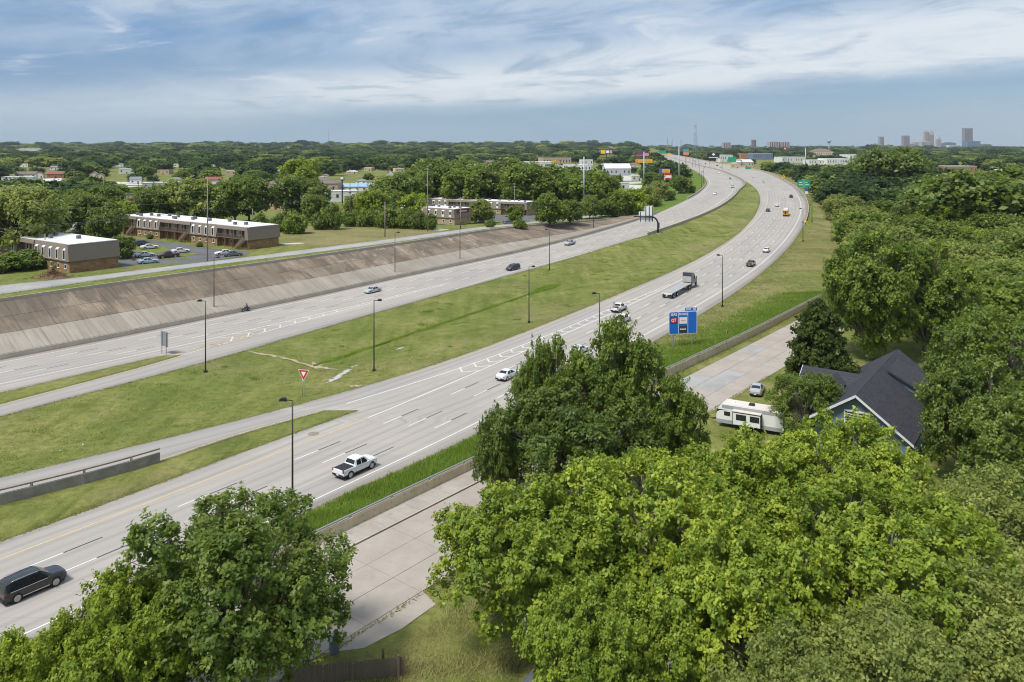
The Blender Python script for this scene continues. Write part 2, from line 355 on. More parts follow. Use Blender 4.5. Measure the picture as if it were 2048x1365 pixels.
def b_slope(dark):
    def f(t, b):
        P = wpos(t); oi = t.new('ShaderNodeObjectInfo').outputs['Random']
        n = t.noise(P, .10, 4, .60, .3); uv = t.new('ShaderNodeUVMap').outputs[0]
        s1 = t.noise(t.vscale(uv, (1.6, .10, 1)), 1., 5, .62, .3); s2 = t.noise(t.vscale(uv, (.17, .10, 1)), 1., 5, .6, .5)
        if dark:
            c = t.mix(t.mapr(n, .3, .72), (.200, .155, .112), (.360, .285, .212))
            c = t.mix(t.mapr(s2, .48, .58, 0., .72), c, (.135, .110, .088))
            c = t.mix(t.mapr(s1, .44, .68, 0., .58), c, (.088, .070, .055))
            x, y, z = t.sep(P); peel = t.math('MULTIPLY', t.mapr(y, 205, 222), t.mapr(y, 262, 285, 1., 0.))
            pn = t.noise(t.vscale(uv, (1., .6, 1)), .6, 3, .5, .2)
            c = t.mix(t.math('MULTIPLY', peel, t.mapr(pn, .60, .66, 0., .45)), c, (.56, .52, .46))
            c = t.mix(t.mapr(s2, .30, .38, .45, 0.), c, (.44, .36, .275))
        else:
            c = t.mix(t.mapr(n, .3, .7), (.300, .262, .215), (.390, .345, .288))
            c = t.mix(t.mapr(s1, .44, .68, 0., .58), c, (.185, .172, .138))
            c = t.mix(t.mapr(s1, .28, .42, .45, 0.), c, (.455, .415, .36))
        c = t.mix(t.math('MULTIPLY', oi, .42), c, (.15, .125, .10) if dark else (.27, .23, .185))
        bump(t, b, t.noise(P, 3., 5, .7), .3, .03); return c
    return f
def b_leaf(c_lo, c_hi, c_old=None, var=.42):
    def f(t, b):
        a = t.new('ShaderNodeAttribute'); a.attribute_name = 'tint'; oi = t.new('ShaderNodeObjectInfo').outputs['Random']
        f_ = a.outputs['Fac']
        c = t.mix(f_, c_lo, c_hi)
        c = t.mix(t.mapr(oi, 0., 1., 0., var), c, c_old or tuple(q * .62 for q in c_lo))
        tr = t.new('ShaderNodeBsdfTranslucent'); t.put(tr.inputs[0], t.mix(.5, c, tuple(min(1, q * 1.5) for q in c_hi)))
        mx = t.new('ShaderNodeMixShader'); mx.inputs[0].default_value = .38
        o = [n for n in t.n if n.type == 'OUTPUT_MATERIAL'][0]
        t.l.new(b.outputs[0], mx.inputs[1]); t.l.new(tr.outputs[0], mx.inputs[2]); t.l.new(mx.outputs[0], o.inputs[0])
        return c
    return f
def b_brick(c1, c2, mortar, sc=1.):
    def f(t, b):
        tc = t.new('ShaderNodeTexCoord').outputs['Object']; x, y, z = t.sep(tc)
        n = t.new('ShaderNodeTexBrick'); t.put(n.inputs['Vector'], t.comb(t.math('ADD', x, y), z)); n.inputs['Scale'].default_value = 1.
        n.inputs['Brick Width'].default_value = .45 * sc; n.inputs['Row Height'].default_value = .2 * sc; n.inputs['Mortar Size'].default_value = .012
        n.inputs['Color1'].default_value = (*c1, 1); n.inputs['Color2'].default_value = (*c2, 1); n.inputs['Mortar'].default_value = (*mortar, 1)
        c = t.mix(t.mapr(t.noise(tc, .8, 5, .7), .35, .7, 0., .6), n.outputs[0], tuple(q * .5 for q in c1)); return c
    return f
def b_shingle(c1, c2):
    def f(t, b):
        tc = t.new('ShaderNodeTexCoord').outputs['Object']; x, y, z = t.sep(tc)
        n = t.new('ShaderNodeTexBrick'); t.put(n.inputs['Vector'], t.comb(y, t.math('MULTIPLY', z, 1.6))); n.inputs['Scale'].default_value = 1.
        n.inputs['Brick Width'].default_value = .9; n.inputs['Row Height'].default_value = .22; n.inputs['Mortar Size'].default_value = .012
        n.inputs['Color1'].default_value = (*c1, 1); n.inputs['Color2'].default_value = (*c2, 1); n.inputs['Mortar'].default_value = (*[q * .5 for q in c1], 1)
        return t.mix(t.mapr(t.noise(tc, .5, 5, .7), .4, .75, 0., .35), n.outputs[0], tuple(q * 1.5 for q in c2))
    return f
def b_lap(col):
    def f(t, b):
        tc = t.new('ShaderNodeTexCoord').outputs['Object']; x, y, z = t.sep(tc); fz = t.math('FRACT', t.math('MULTIPLY', z, 5.5))
        c = t.mix(t.mapr(fz, .0, .16, .55, 0.), col, tuple(q * .35 for q in col)); bump(t, b, fz, .5, .03); return c
    return f

mat('grass', rough=.95, spec=.1, build=b_grass)
mat('concrete_road', rough=.85, spec=.25, build=b_conc((.400, .362, .322)))
mat('ramp_concrete', rough=.85, spec=.25, build=b_conc((.362, .335, .306), 4.6, 4.4, .5))
mat('frontage_concrete', rough=.88, spec=.2, build=b_flat((.330, .290, .250), (.410, .370, .325), .35, (.275, .235, .200)))
mat('slab_concrete', rough=.88, spec=.2, build=b_flat((.345, .300, .258), (.400, .352, .306), .25, (.285, .240, .200)))
mat('old_asphalt', rough=.9, spec=.2, build=b_flat((.300, .290, .280), (.385, .372, .355), .2, (.26, .245, .23)))
mat('parking_asphalt', rough=.9, spec=.2, build=b_flat((.105, .104, .108), (.150, .148, .150), .15, (.20, .195, .19)))
mat('pale_pavement', rough=.9, spec=.2, build=b_flat((.45, .44, .425), (.56, .55, .53), .1, (.36, .35, .33)))
mat('barrier_concrete', rough=.85, spec=.2, build=b_flat((.40, .345, .275), (.48, .42, .345), .3, (.25, .21, .165)))
mat('wall_concrete', rough=.88, spec=.2, build=b_flat((.58, .485, .335), (.68, .58, .42), .4, (.30, .23, .155)))
mat('grey_wall', rough=.88, spec=.2, build=b_flat((.235, .215, .19), (.34, .31, .275), .5, (.135, .118, .10)))
mat('slope_dark', rough=.92, spec=.15, build=b_slope(True))
mat('slope_light', rough=.9, spec=.15, build=b_slope(False))
mat('joint_dirt', rough=.95, spec=.1, build=b_flat((.13, .105, .075), (.20, .16, .11), .6, (.09, .12, .04)))
mat('paint_white', rough=.7, spec=.3, build=b_flat((.66, .65, .63), (.76, .75, .73), 1.5, (.50, .48, .45)))
mat('paint_worn', rough=.7, spec=.3, build=b_flat((.52, .50, .475), (.64, .62, .60), 1.5, (.40, .37, .34)))
mat('paint_yellow', rough=.7, spec=.3, build=b_flat((.62, .43, .17), (.70, .52, .25), 1.5, (.50, .42, .30)))
mat('paint_black', rough=.8, spec=.3, col=(.065, .06, .06))
mat('pole_black', rough=.45, spec=.5, col=(.020, .019, .021))
mat('galvanised', rough=.45, metal=.6, col=(.36, .375, .39))
mat('steel_pole', rough=.5, metal=.3, col=(.42, .46, .50))
mat('rail_rust', rough=.8, build=b_flat((.30, .255, .205), (.21, .155, .115), 2., (.13, .09, .065)))
mat('wood_pole', rough=.9, spec=.1, build=b_flat((.24, .195, .150), (.33, .275, .22), 1.2, (.17, .13, .10)))
mat('wire', rough=.6, col=(.10, .10, .105))
mat('bark', rough=.95, spec=.1, build=b_flat((.125, .105, .085), (.205, .180, .150), 1.5, (.07, .06, .05), .6, .05))
mat('bark_pale', rough=.95, spec=.1, build=b_flat((.24, .22, .19), (.34, .32, .285), 1.5, (.16, .14, .12), .5, .05))
mat('leaf_bright', rough=.5, spec=.35, build=b_leaf((.138, .212, .018), (.415, .480, .055), (.150, .220, .028)))
mat('leaf_mid', rough=.5, spec=.35, build=b_leaf((.090, .148, .018), (.270, .335, .048), (.078, .128, .022)))
mat('leaf_dark', rough=.45, spec=.4, build=b_leaf((.070, .120, .016), (.240, .300, .046), (.068, .112, .020)))
mat('leaf_olive', rough=.6, spec=.25, build=b_leaf((.150, .195, .042), (.390, .420, .105), (.130, .165, .045)))
mat('leaf_lime', rough=.5, spec=.3, build=b_leaf((.150, .220, .016), (.370, .430, .042), (.165, .225, .024)))
mat('leaf_cedar', rough=.7, spec=.2, build=b_leaf((.045, .072, .014), (.120, .150, .032), (.050, .074, .020)))
mat('leaf_red', rough=.6, spec=.2, build=b_leaf((.14, .045, .025), (.26, .10, .045)))
mat('leaf_grey', rough=.7, spec=.2, build=b_leaf((.16, .155, .12), (.30, .28, .22)))
mat('wood_far', rough=.6, spec=.2, build=b_leaf((.040, .082, .024), (.130, .190, .050), (.018, .042, .020), .85))
mat('blade', rough=.6, spec=.25, build=b_leaf((.130, .220, .022), (.320, .420, .065)))
mat('blade_dry', rough=.7, spec=.2, build=b_leaf((.24, .24, .08), (.46, .42, .19)))
# ------------------------------------------------------------------ ground
rng = np.random.default_rng(7); random.seed(7)
def in_poly(x, y, poly):
    c = False; n = len(poly)
    for i in range(n):
        (x1, y1), (x2, y2) = poly[i], poly[i - 1]
        if (y1 > y) != (y2 > y) and x < (x2 - x1) * (y - y1) / (y2 - y1) + x1: c = not c
    return c
DRY_FIELD = [PZ(*p, 8)[:2] for p in [(560, 470), (600, 455), (680, 447), (800, 452), (905, 458), (880, 466), (770, 480), (640, 500), (560, 482)]]
DIRT1 = [PH(*p) for p in [(330, 930), (350, 905), (385, 900), (380, 920), (330, 940), (270, 955)]]
def make_ground():
    rows = np.concatenate([np.arange(26, 420, 2.), np.geomspace(420, 13500, 120)])
    sub = [10, 10, 10, 1, 2, 1, 2, 1, 3, 1, 4, 1, 3, 3, 3, 3, 1, 4, 1, 4, 4, 1, 5, 1, 10, 10]
    V = []; Z = []
    for Y in rows:
        xs, zs = knots(Y); assert len(xs) == len(sub) + 1, (len(xs), len(sub))
        lr, wa, ul, ur, ll = (float(f(Y)) for f in (LR, WA, UL, UR, LL)); fb = float(FB(Y)); rb = float(RB(Y))
        for i in range(len(sub)):
            for k in range(sub[i] + (i == len(sub) - 1)):
                t = k / sub[i]; x = xs[i] + (xs[i + 1] - xs[i]) * t; z = zs[i] + (zs[i + 1] - zs[i]) * t
                inner = .12 * math.sin(x * .7 + Y * .31) * math.sin(Y * .23 - x * .17)
                med = ur + 1.5 < x < ll - 1.5
                V.append((x, Y, z + (inner if med or lr + 2 < x < wa - 2 or x > rb + 2 or (x < fb - 12 and Y > 430) else 0)))
                zr_, zg, zb = 0., 0., 0.
                if lr + .5 < x < wa: zb = .85 if Y < 135 else max(0., .85 * min(1, max(0, (x - lr) / max(wa - lr, 1) * 1.5 - .45)) * min(1, max(0, (225 - Y) / 40)))
                if Y > 140 and lr + .4 < x < lr + 10: zg = .48
                if Y > 235 and lr < x < wa + 15: zb = 0; zg = .55
                if Y > 380 and x < ul: zb = .6 if x > ul - 70 else 0.; zg = 0. if x > ul - 70 else .3
                if med and (x - ur < 3.5 or ll - x < 4): zg = .42
                if Y < 370 and x < fb: zb = .38
                if in_poly(x, Y, DRY_FIELD): zg, zb = 1., 0.
                if in_poly(x, Y, DIRT1): zr_ = .8; zb = 0
                if x > rb: zg = .35; zr_ = .22 if Y < 75 else .1
                Z.append((zr_, zg, zb, 1))
    nc = sum(sub) + 1; nr = len(rows); i = np.arange((nr - 1) * (nc - 1)); r, c = i // (nc - 1), i % (nc - 1); a = r * nc + c
    me = mesh_np('ground', V, np.stack([a, a + 1, a + nc + 1, a + nc], 1), 'grass', smooth=True)
    at_ = me.attributes.new('zone', 'FLOAT_COLOR', 'POINT'); at_.data.foreach_set('color', np.array(Z, np.float32).ravel())
    o = link(bpy.data.objects.new('ground', me)); tag(o, 'mown green and straw coloured grass ground around the highway', kind='structure')
make_ground()

# ------------------------------------------------------------------ roads
def ribbon(name, Ys, lf, rf, zf, m, dz=0., ncol=6, ref=None, label=None, parent=None, drop=.35):
    Ys = np.asarray(Ys, float); V = []; UV = []; s = 0.; px = None
    for Y in Ys:
        l, r, z = float(lf(Y)), float(rf(Y)), float(zf(Y)) + dz; mid = (l + r) / 2
        if px is not None: s += math.hypot(mid - px[0], Y - px[1])
        px = (mid, Y); sl = 1 / math.sqrt(1 + float(dX(lf, Y)) ** 2); rx = float(ref(Y)) if ref else l
        V.append((l, Y, z - drop)); UV.append(((l - rx) * sl, s))
        for k in range(ncol + 1):
            x = l + (r - l) * k / ncol; V.append((x, Y, z)); UV.append(((x - rx) * sl, s))
        V.append((r, Y, z - drop)); UV.append(((r - rx) * sl, s))
    nc = ncol + 3; nr = len(Ys); i = np.arange((nr - 1) * (nc - 1)); q, c = i // (nc - 1), i % (nc - 1); a = q * nc + c
    Fq = np.stack([a, a + 1, a + nc + 1, a + nc], 1); me = mesh_np(name, V, Fq, m)
    uv = me.uv_layers.new(name='UVMap'); UV = np.array(UV, np.float32); uv.data.foreach_set('uv', UV[Fq.ravel()].ravel())
    o = link(bpy.data.objects.new(name, me), parent)
    if parent is None: tag(o, label, kind='structure')
    return o
def yrange(a, b): return np.concatenate([np.arange(a, min(b, 420), 3.), np.geomspace(420, b, 60)]) if b > 420 else np.append(np.arange(a, b, 2.), b)
LN = 3.45

LE = curve([(0, 1082), (71, 1063), (174, 1022), (284, 981), (391, 940), (462, 912), (554, 880), (587, 868), (675, 837), (700, 827)], zh, .02)
RLW = curve([(0, 1010), (100, 986), (200, 961), (346, 924), (400, 890), (488, 865), (582, 843), (658, 819), (680, 814)], zh, .02)
MR = curve([(0, 787), (246, 730), (325, 711), (356, 706)], zh, .02)
SU = curve([(0, 809), (108, 780), (255, 743), (345, 716), (360, 711)], zh, .02)
YT, YU = 113., 142.5                        # noses of the two grass islands
near_hw = ribbon('highway_road', np.concatenate([np.arange(30, YT, 2.), [YT - .01, YT], np.arange(YT + 2, 420, 3.), np.geomspace(420, YEND, 60)]), tab(np.where(YG < YT, LE(YG), LL(YG))) if False else (lambda Y: np.where(np.asarray(Y) < YT, LE(Y), LL(Y))), LR, zh, 'concrete_road', ncol=8, ref=WR, label='pale concrete near carriageway of the curving highway')
far_hw = ribbon('highway_road', np.concatenate([np.arange(80, YU, 2.), [YU - .01, YU], np.arange(YU + 2, 420, 3.), np.geomspace(420, YEND, 60)]), UL, (lambda Y: np.where(np.asarray(Y) < YU, MR(Y), UR(Y))), zh, 'concrete_road', ncol=8, ref=off(UL, 1.9), label='pale concrete far carriageway below the sloped paving')
ramp_n = ribbon('slip_road', np.append(np.arange(40, YT, 2.), YT), LL, RLW, zh, 'ramp_concrete', dz=.004, ncol=3, label='grey concrete entrance ramp beside the grass median')
ramp_f = ribbon('slip_road', np.append(np.arange(70, YU, 2.), YU), SU, UR, zh, 'ramp_concrete', dz=.004, ncol=3, label='concrete exit ramp on the far side of the median')
isl = ribbon('grass_island', np.append(np.arange(40, YT - 1, 2.), YT), RLW, LE, zh, 'grass', dz=.02, ncol=4, label='narrow grass island between entrance ramp and highway')
isl2 = ribbon('grass_island', np.append(np.arange(80, YU - 1, 2.), YU), MR, SU, zh, 'grass', dz=.02, ncol=4, label='narrow grass island between exit ramp and far carriageway')
fr_l = ribbon('frontage_road', np.arange(90, 440, 3.), FA, FB, zp, 'old_asphalt', dz=.01, ncol=3, label='grey frontage road along the top of the sloped paving')

# painted lines: sheets just above the concrete
def line(name, m, c, a, b, w, parent, dz=.012, zf=zh, step=3.):
    Ys = np.append(np.arange(a, b, step), b); V = []
    for Y in Ys:
        x = float(c(Y)); h = w / 2 * math.sqrt(1 + float(dX(c, Y)) ** 2); z = float(zf(Y)) + dz; V += [(x - h, Y, z), (x + h, Y, z)]
    i = np.arange(len(Ys) - 1) * 2; me = mesh_np(name, V, np.stack([i, i + 1, i + 3, i + 2], 1), m); return link(bpy.data.objects.new(name, me), parent)
def smooth_join(c1, c2, a, b):
    t = np.clip((YG - a) / (b - a), 0, 1); t = t * t * (3 - 2 * t); return tab(c1(YG) * (1 - t) + c2(YG) * t)
GU = curve([(681, 810.5), (781, 781), (927, 736), (1000, 708), (1150, 649), (1218, 618), (1287, 591.6), (1345, 566)], zh, .02)
GL = curve([(883, 572), (740, 607), (600, 643.5), (510, 671), (410, 697), (293, 731), (108, 779), (0, 808)], zh, .02)
yl = smooth_join(off(LL, 1.0), off(WR, -5 * LN), 170, 260)
line('edge_line', 'paint_white', WR, 30, 900, .16, near_hw)
line('edge_line', 'paint_yellow', off(WR, -4 * LN), 30, 110, .15, near_hw)
line('edge_line', 'paint_white', off(WR, -4 * LN), 110, 226, .18, near_hw)
line('edge_line', 'paint_white', GU, 116, 212, .18, near_hw)
line('edge_line', 'paint_yellow', off(RLW, -.5), 45, YT, .14, ramp_n, .016)
line('edge_line', 'paint_yellow', yl, 130, 800, .14, near_hw)
line('edge_line', 'paint_white', off(UL, 1.9), 80, 800, .16, far_hw)
line('edge_line', 'paint_white', off(UL, 1.9 + 4 * LN), 100, 214, .16, far_hw)
line('edge_line', 'paint_white', GL, 143, 211, .18, far_hw)
line('edge_line', 'paint_yellow', off(SU, .35), 75, YU, .14, ramp_f, .016)
line('edge_line', 'paint_white', smooth_join(off(UR, -1.0), off(UL, 1.9 + 5 * LN), 200, 250), 205, 800, .16, far_hw)
def place(o, c, Y, zf, dz):
    s = float(dX(c, Y)); g = float(zf(Y + 2) - zf(Y - 2)) / 4; f = Vector((s, 1, g)).normalized(); r = f.cross(Vector((0, 0, 1))).normalized(); u = r.cross(f)
    M = Matrix((r, f, u)).transposed().to_4x4(); M.translation = Vector((float(c(Y)), Y, float(zf(Y)) + dz)); o.matrix_local = M
def flat(name, w, l, m): return MB().quad((-w / 2, 0, 0), (w / 2, 0, 0), (w / 2, l, 0), (-w / 2, l, 0)).mesh(name, m)
DW, DBK = flat('lane_dash', .15, 3.6, 'paint_white'), flat('contrast_dash', .15, 3.6, 'paint_black')
def dashes(c, a, b, ph, parent, black=True):
    Y = ph
    while Y < b:
        k = 1 / math.sqrt(1 + float(dX(c, Y)) ** 2)
        if Y > a:
            place(link(bpy.data.objects.new('lane_dash', DW), parent), c, Y, zh, .014)
            if black: place(link(bpy.data.objects.new('contrast_dash', DBK), parent), c, Y + 3.65 * k, zh, .014)
        Y += 15.2 * k
for i in (1, 2, 3): dashes(off(WR, -i * LN), 40, 640, 92.65 - 24.7 + i * .9 - 12.35 * 2 , near_hw)
dashes(off(WR, -4 * LN), 228, 640, 230, near_hw)
for i in (1, 2, 3): dashes(off(UL, 1.9 + i * LN), 100, 640, 92 + i * .9, far_hw)
dashes(off(UL, 1.9 + 4 * LN), 216, 640, 218, far_hw)
def chevrons(cl, cr, a, b, step, parent, sgn=1):
    Y = a
    while Y < b:
        l, r = float(cl(Y)), float(cr(Y)); s = float(dX(cr, Y)); k = 1 / math.sqrt(1 + s * s); half = (r - l) * k / 2
        if half > .3:
            m = (l + r) / 2; w = .17; h = half * 1.1 * sgn; me = MB()
            for sx in (-1, 1):
                me.poly([(0, -w * 1.4, 0), (sx * half, h - w * 1.4, 0), (sx * half, h + w * 1.4, 0), (0, w * 1.4, 0)][::sx])
            o = me.build('gore_chevron', 'paint_worn', parent); o.matrix_local = Matrix.Translation((m, Y, float(zh(Y)) + .018)) @ Matrix.Rotation(-math.atan(s), 4, 'Z')
        Y += step * k * (1 if half > .9 else 1.7)
chevrons(GU, off(WR, -4 * LN), 132, 206, 3.7, near_hw)
chevrons(off(UL, 1.9 + 4 * LN), GL, 156, 206, 3.9, far_hw, -1)

# near frontage road: separate concrete slabs
ra, rb_ = Vector((float(RA(80)), 80)), Vector((float(RA(175)), 175)); FT = (rb_ - ra).normalized(); FN = Vector((FT.y, -FT.x)); FANG = -math.atan2(FT.x, FT.y)
fr_base = MB(); 
def FP(s, w, z=0.): p = ra + FT * s + FN * w; return Vector((p.x, p.y, float(zr(p.y)) + z))
for i in range(-10, 20): fr_base.quad(FP(i * 7, -.2, -.05), FP(i * 7, 10.7, -.05), FP(i * 7 + 7, 10.7, -.05), FP(i * 7 + 7, -.2, -.05))
fr_r = tag(fr_base.build('frontage_road', 'joint_dirt'), 'pale concrete slab frontage road beside the beige wall', kind='structure')
SL = MB().box(-1.715, 1.715, -3.03, 3.03, -.2, 0).mesh('slab', 'slab_concrete')
SP = MB().box(-1.715, 1.715, -3.03, 3.03, -.2, 0).mesh('slab', 'old_asphalt')
for i in range(-9, 20):
    for j in range(3):
        p = FP(i * 6.1 + 1., 1.75 + j * 3.47, .02 + .004 * math.sin(i * 7 + j * 3)); o = inst('slab', SP if (i, j) in ((14, 0), (10, 0), (10, 1), (11, 1)) else SL, fr_r, p, FANG + .001 * math.sin(i * 3 + j))
# sidewalk, kerb, apron
sw = MB()
for i in range(-40, 12):
    a = i * 1.55; sw.box(-1.5, 1.5, -.76, .76, -.15, .12, rz=FANG, c=tuple(FP(a, -1.75)))
side = tag(sw.build('sidewalk', 'frontage_concrete'), 'old concrete sidewalk between beige wall and frontage road', kind='structure')
kb = MB()
for i in range(-30, 16): kb.box(-.09, .09, -1.51, 1.51, -.1, .15, rz=FANG, c=tuple(FP(i * 3.05, -.13)))
tag(kb.build('kerb', 'barrier_concrete'), 'worn concrete kerb along the sidewalk', kind='structure')
ap = MB(); ap.quad(FP(-18.5, 10.48, .03), FP(-16.2, 12.4, .03), FP(-12.8, 12.9, .03), FP(-8.7, 12.7, .03)); ap.quad(FP(-18.5, 10.48, .03), FP(-8.7, 12.7, .03), FP(-8.0, 10.48, .03), FP(-13, 10.48, .03))
tag(ap.build('driveway_apron', 'slab_concrete'), 'pale concrete driveway apron off the frontage road', kind='structure')

# ------------------------------------------------------------------ sloped paving: separate concrete panels
emb = empty('sloped_paving', (0, 0, 0), 0, 'weathered concrete panels paving the cutting slope below the frontage road', 'embankment')
def slope_pt(s_idx_Y, v):
    Y = s_idx_Y; s = float(dX(UL, Y)); k = 1 / math.sqrt(1 + s * s); n = Vector((-k, s * k))          # away from the road
    w = (float(UL(Y)) - float(ST(Y))) * k
    for _ in range(3):
        Yt = Y + n.y * w; w = (float(UL(Yt)) - float(ST(Yt))) * k
    b = Vector((float(UL(Y)), Y)) + n * .75; tp = b + n * max(w - .75, .5); zb = float(zh(Y)) + .85; zt = max(float(zst(tp.y)), zb + .15)
    p = b.lerp(tp, v); return Vector((p.x, p.y, zb + (zt - zb) * v))
EY = [100.]
while EY[-1] < 366: EY.append(EY[-1] + 6.1 / math.sqrt(1 + float(dX(UL, EY[-1])) ** 2))
bs = MB()
for i in range(len(EY) - 1):
    a, b = EY[i], EY[i + 1]; dn = Vector((0, 0, -.10)); bs.quad(slope_pt(a, 0) + dn, slope_pt(b, 0) + dn, slope_pt(b, 1) + dn, slope_pt(a, 1) + dn)
bs.build('joint_bed', 'joint_dirt', emb)
def panel(ya, yb, v0, v1, m, s0):
    c = [slope_pt(ya, v0), slope_pt(yb, v0), slope_pt(yb, v1), slope_pt(ya, v1)]; ctr = sum(c, Vector()) / 4; n = (c[1] - c[0]).cross(c[3] - c[0]).normalized()
    g = .05; lift = n * random.uniform(-.012, .02); c = [p + (ctr - p).normalized() * g + lift for p in c]; d = [p - n * .16 for p in c]
    me = bpy.data.meshes.new('concrete_panel'); me.from_pydata([p - ctr for p in c + d], [], [(0, 1, 2, 3), (0, 4, 5, 1), (1, 5, 6, 2), (2, 6, 7, 3), (3, 7, 4, 0)])
    me.materials.append(MATS[m]); uv = me.uv_layers.new(name='UVMap'); L = (c[3] - c[0]).length; W = (c[1] - c[0]).length
    co = {0: (s0, v0 * 17), 1: (s0 + W, v0 * 17), 2: (s0 + W, v0 * 17 + L), 3: (s0, v0 * 17 + L)}
    for lp in me.loops: uv.data[lp.index].uv = co[lp.vertex_index % 4]
    o = link(bpy.data.objects.new('concrete_panel', me), emb); o.location = ctr
for i in range(len(EY) - 1):
    a, b = EY[i], EY[i + 1]; h = (a + b) / 2
    lo = float(np.interp(a, [100, 250, 300, 366], [.36, .40, .22, .1]))
    panel(a, h, 0, lo, 'slope_light', i * 6.1); panel(h, b, 0, lo, 'slope_light', i * 6.1 + 3.05)
    if a < 300:
        md = lo + (1 - lo) * .5; panel(a, b, lo, md, 'slope_dark', i * 6.1); panel(a, b, md, 1, 'slope_dark', i * 6.1)
    else: panel(a, b, lo, 1, 'slope_dark', i * 6.1)
def sweep(name, m, c, a, b, prof, zf=zh, label=None, cat='wall', parent=None, step=3., posts=None):
    """profile [(across, up)] swept along a layout curve"""
    Ys = np.append(np.arange(a, min(b, 450), step), np.geomspace(450, b, 40) if b > 450 else [b]); V = []; n = len(prof)
    for Y in Ys:
        s = float(dX(c, Y)); k = 1 / math.sqrt(1 + s * s)
        for u, h in prof: V.append((float(c(Y)) + u * k, Y - u * s * k, float(zf(Y)) + h))
    fs = []
    for i in range(len(Ys) - 1):
        for j in range(n): fs.append((i * n + j, (i + 1) * n + j, (i + 1) * n + (j + 1) % n, i * n + (j + 1) % n))
    mb = MB(); mb.add(V, fs + [tuple(range(n)), tuple(range((len(Ys) - 1) * n, len(Ys) * n))[::-1]]); o = mb.build(name, m, parent)
    if label: tag(o, label, cat)
    return o
BAR = [(-.42, -.3), (0, -.3), (-.05, .28), (-.16, .9), (-.42, .9)]
sweep('barrier_wall', 'barrier_concrete', off(UL, 0.), 96, 385, BAR, label='long grey concrete barrier at the foot of the sloped paving')
zl = lambda Y: zst(Y)
sweep('low_wall', 'barrier_concrete', ST, 96, 352, [(-.3, -.6), (.05, -.6), (.05, .62), (-.3, .62)], zf=zl, label='low stained concrete wall along the top of the slope')
sweep('barrier_wall', 'barrier_concrete', off(UR, .25), 306, YEND, [(-.2, -.4), (.25, -.4), (.25, 1.0), (.12, 1.05), (-.06, 1.05), (-.12, .3)], label='curved concrete median barrier starting at the sign gantry')
sweep('barrier_wall', 'barrier_concrete', off(LR, .15), 338, YEND, [(-.15, -.6), (.25, -.6), (.25, 1.0), (.05, 1.0), (-.05, .3)], label='pale concrete parapet on the outside of the highway bend')
sweep('barrier_wall', 'barrier_concrete', off(UL, -.3), 520, YEND, [(-.25, -.6), (.2, -.6), (.1, .3), (.05, 1.0), (-.25, 1.0)], label='pale parapet on the inside of the far bend')

# walls with rails
def rail_wall(name, label, c, a, b, m, hgt, z0, railh, rmat, pitch, th=.3):
    r = empty(name, (float(c((a + b) / 2)), (a + b) / 2, 0), 0, label, 'wall'); L = Matrix.Translation(-r.location); Y = a; prev = None
    while Y < b - .5:
        k = 1 / math.sqrt(1 + float(dX(c, Y)) ** 2); Y2 = min(Y + pitch * k, b); g = .02 * k; mb = MB(); lo = float(zr(Y)) + z0
        for q, w in ((Y + g, 0), (Y2 - g, 0)): pass
        P0, P1 = Vector((float(c(Y + g)), Y + g)), Vector((float(c(Y2 - g)), Y2 - g)); t = (P1 - P0).normalized(); n = Vector((t.y, -t.x)) * th / 2
        vs = [(*(P0 - n), lo), (*(P0 + n), lo), (*(P1 + n), lo), (*(P1 - n), lo)]; vs += [(x, y, z + hgt - z0) for x, y, z in vs]
        mb.add(vs, [(0, 3, 2, 1), (4, 5, 6, 7), (0, 1, 5, 4), (1, 2, 6, 5), (2, 3, 7, 6), (3, 0, 4, 7)]); o = mb.build('wall_panel', m, r); o.matrix_local = L
        ps = MB().box(-.09, .09, -.09, .09, hgt - .05, hgt + railh); o = ps.build('post', rmat, r, Vector((P0.x, P0.y, float(zr(Y)))) - r.location)
        if hgt < 1.5: ps = MB().box(-.14, .14, -.2, .2, 0, hgt + .015, rz=-math.atan2(t.x, t.y)); o = ps.build('pilaster', m, r, Vector((P0.x + n.x * .35, P0.y + n.y * .35, float(zr(Y)))) - r.location)
        Y = Y2
    o = sweep('rail', rmat, c, a, b, [(-.09, hgt + railh - .02), (.09, hgt + railh - .02), (.09, hgt + railh + .13), (-.09, hgt + railh + .13)], zf=zr, parent=r); o.matrix_local = L
    return r
rail_wall('retaining_wall', 'long beige concrete wall with metal rail beside the near frontage road', WA, 52, 193, 'wall_concrete', 1.12, -.3, .16, 'galvanised', 5.6)
rail_wall('retaining_wall', 'stained grey concrete ramp wall with rusty handrail', RLW, 55, PH(346, 924)[1], 'grey_wall', 1.15, -.3, .38, 'rail_rust', 5.2)
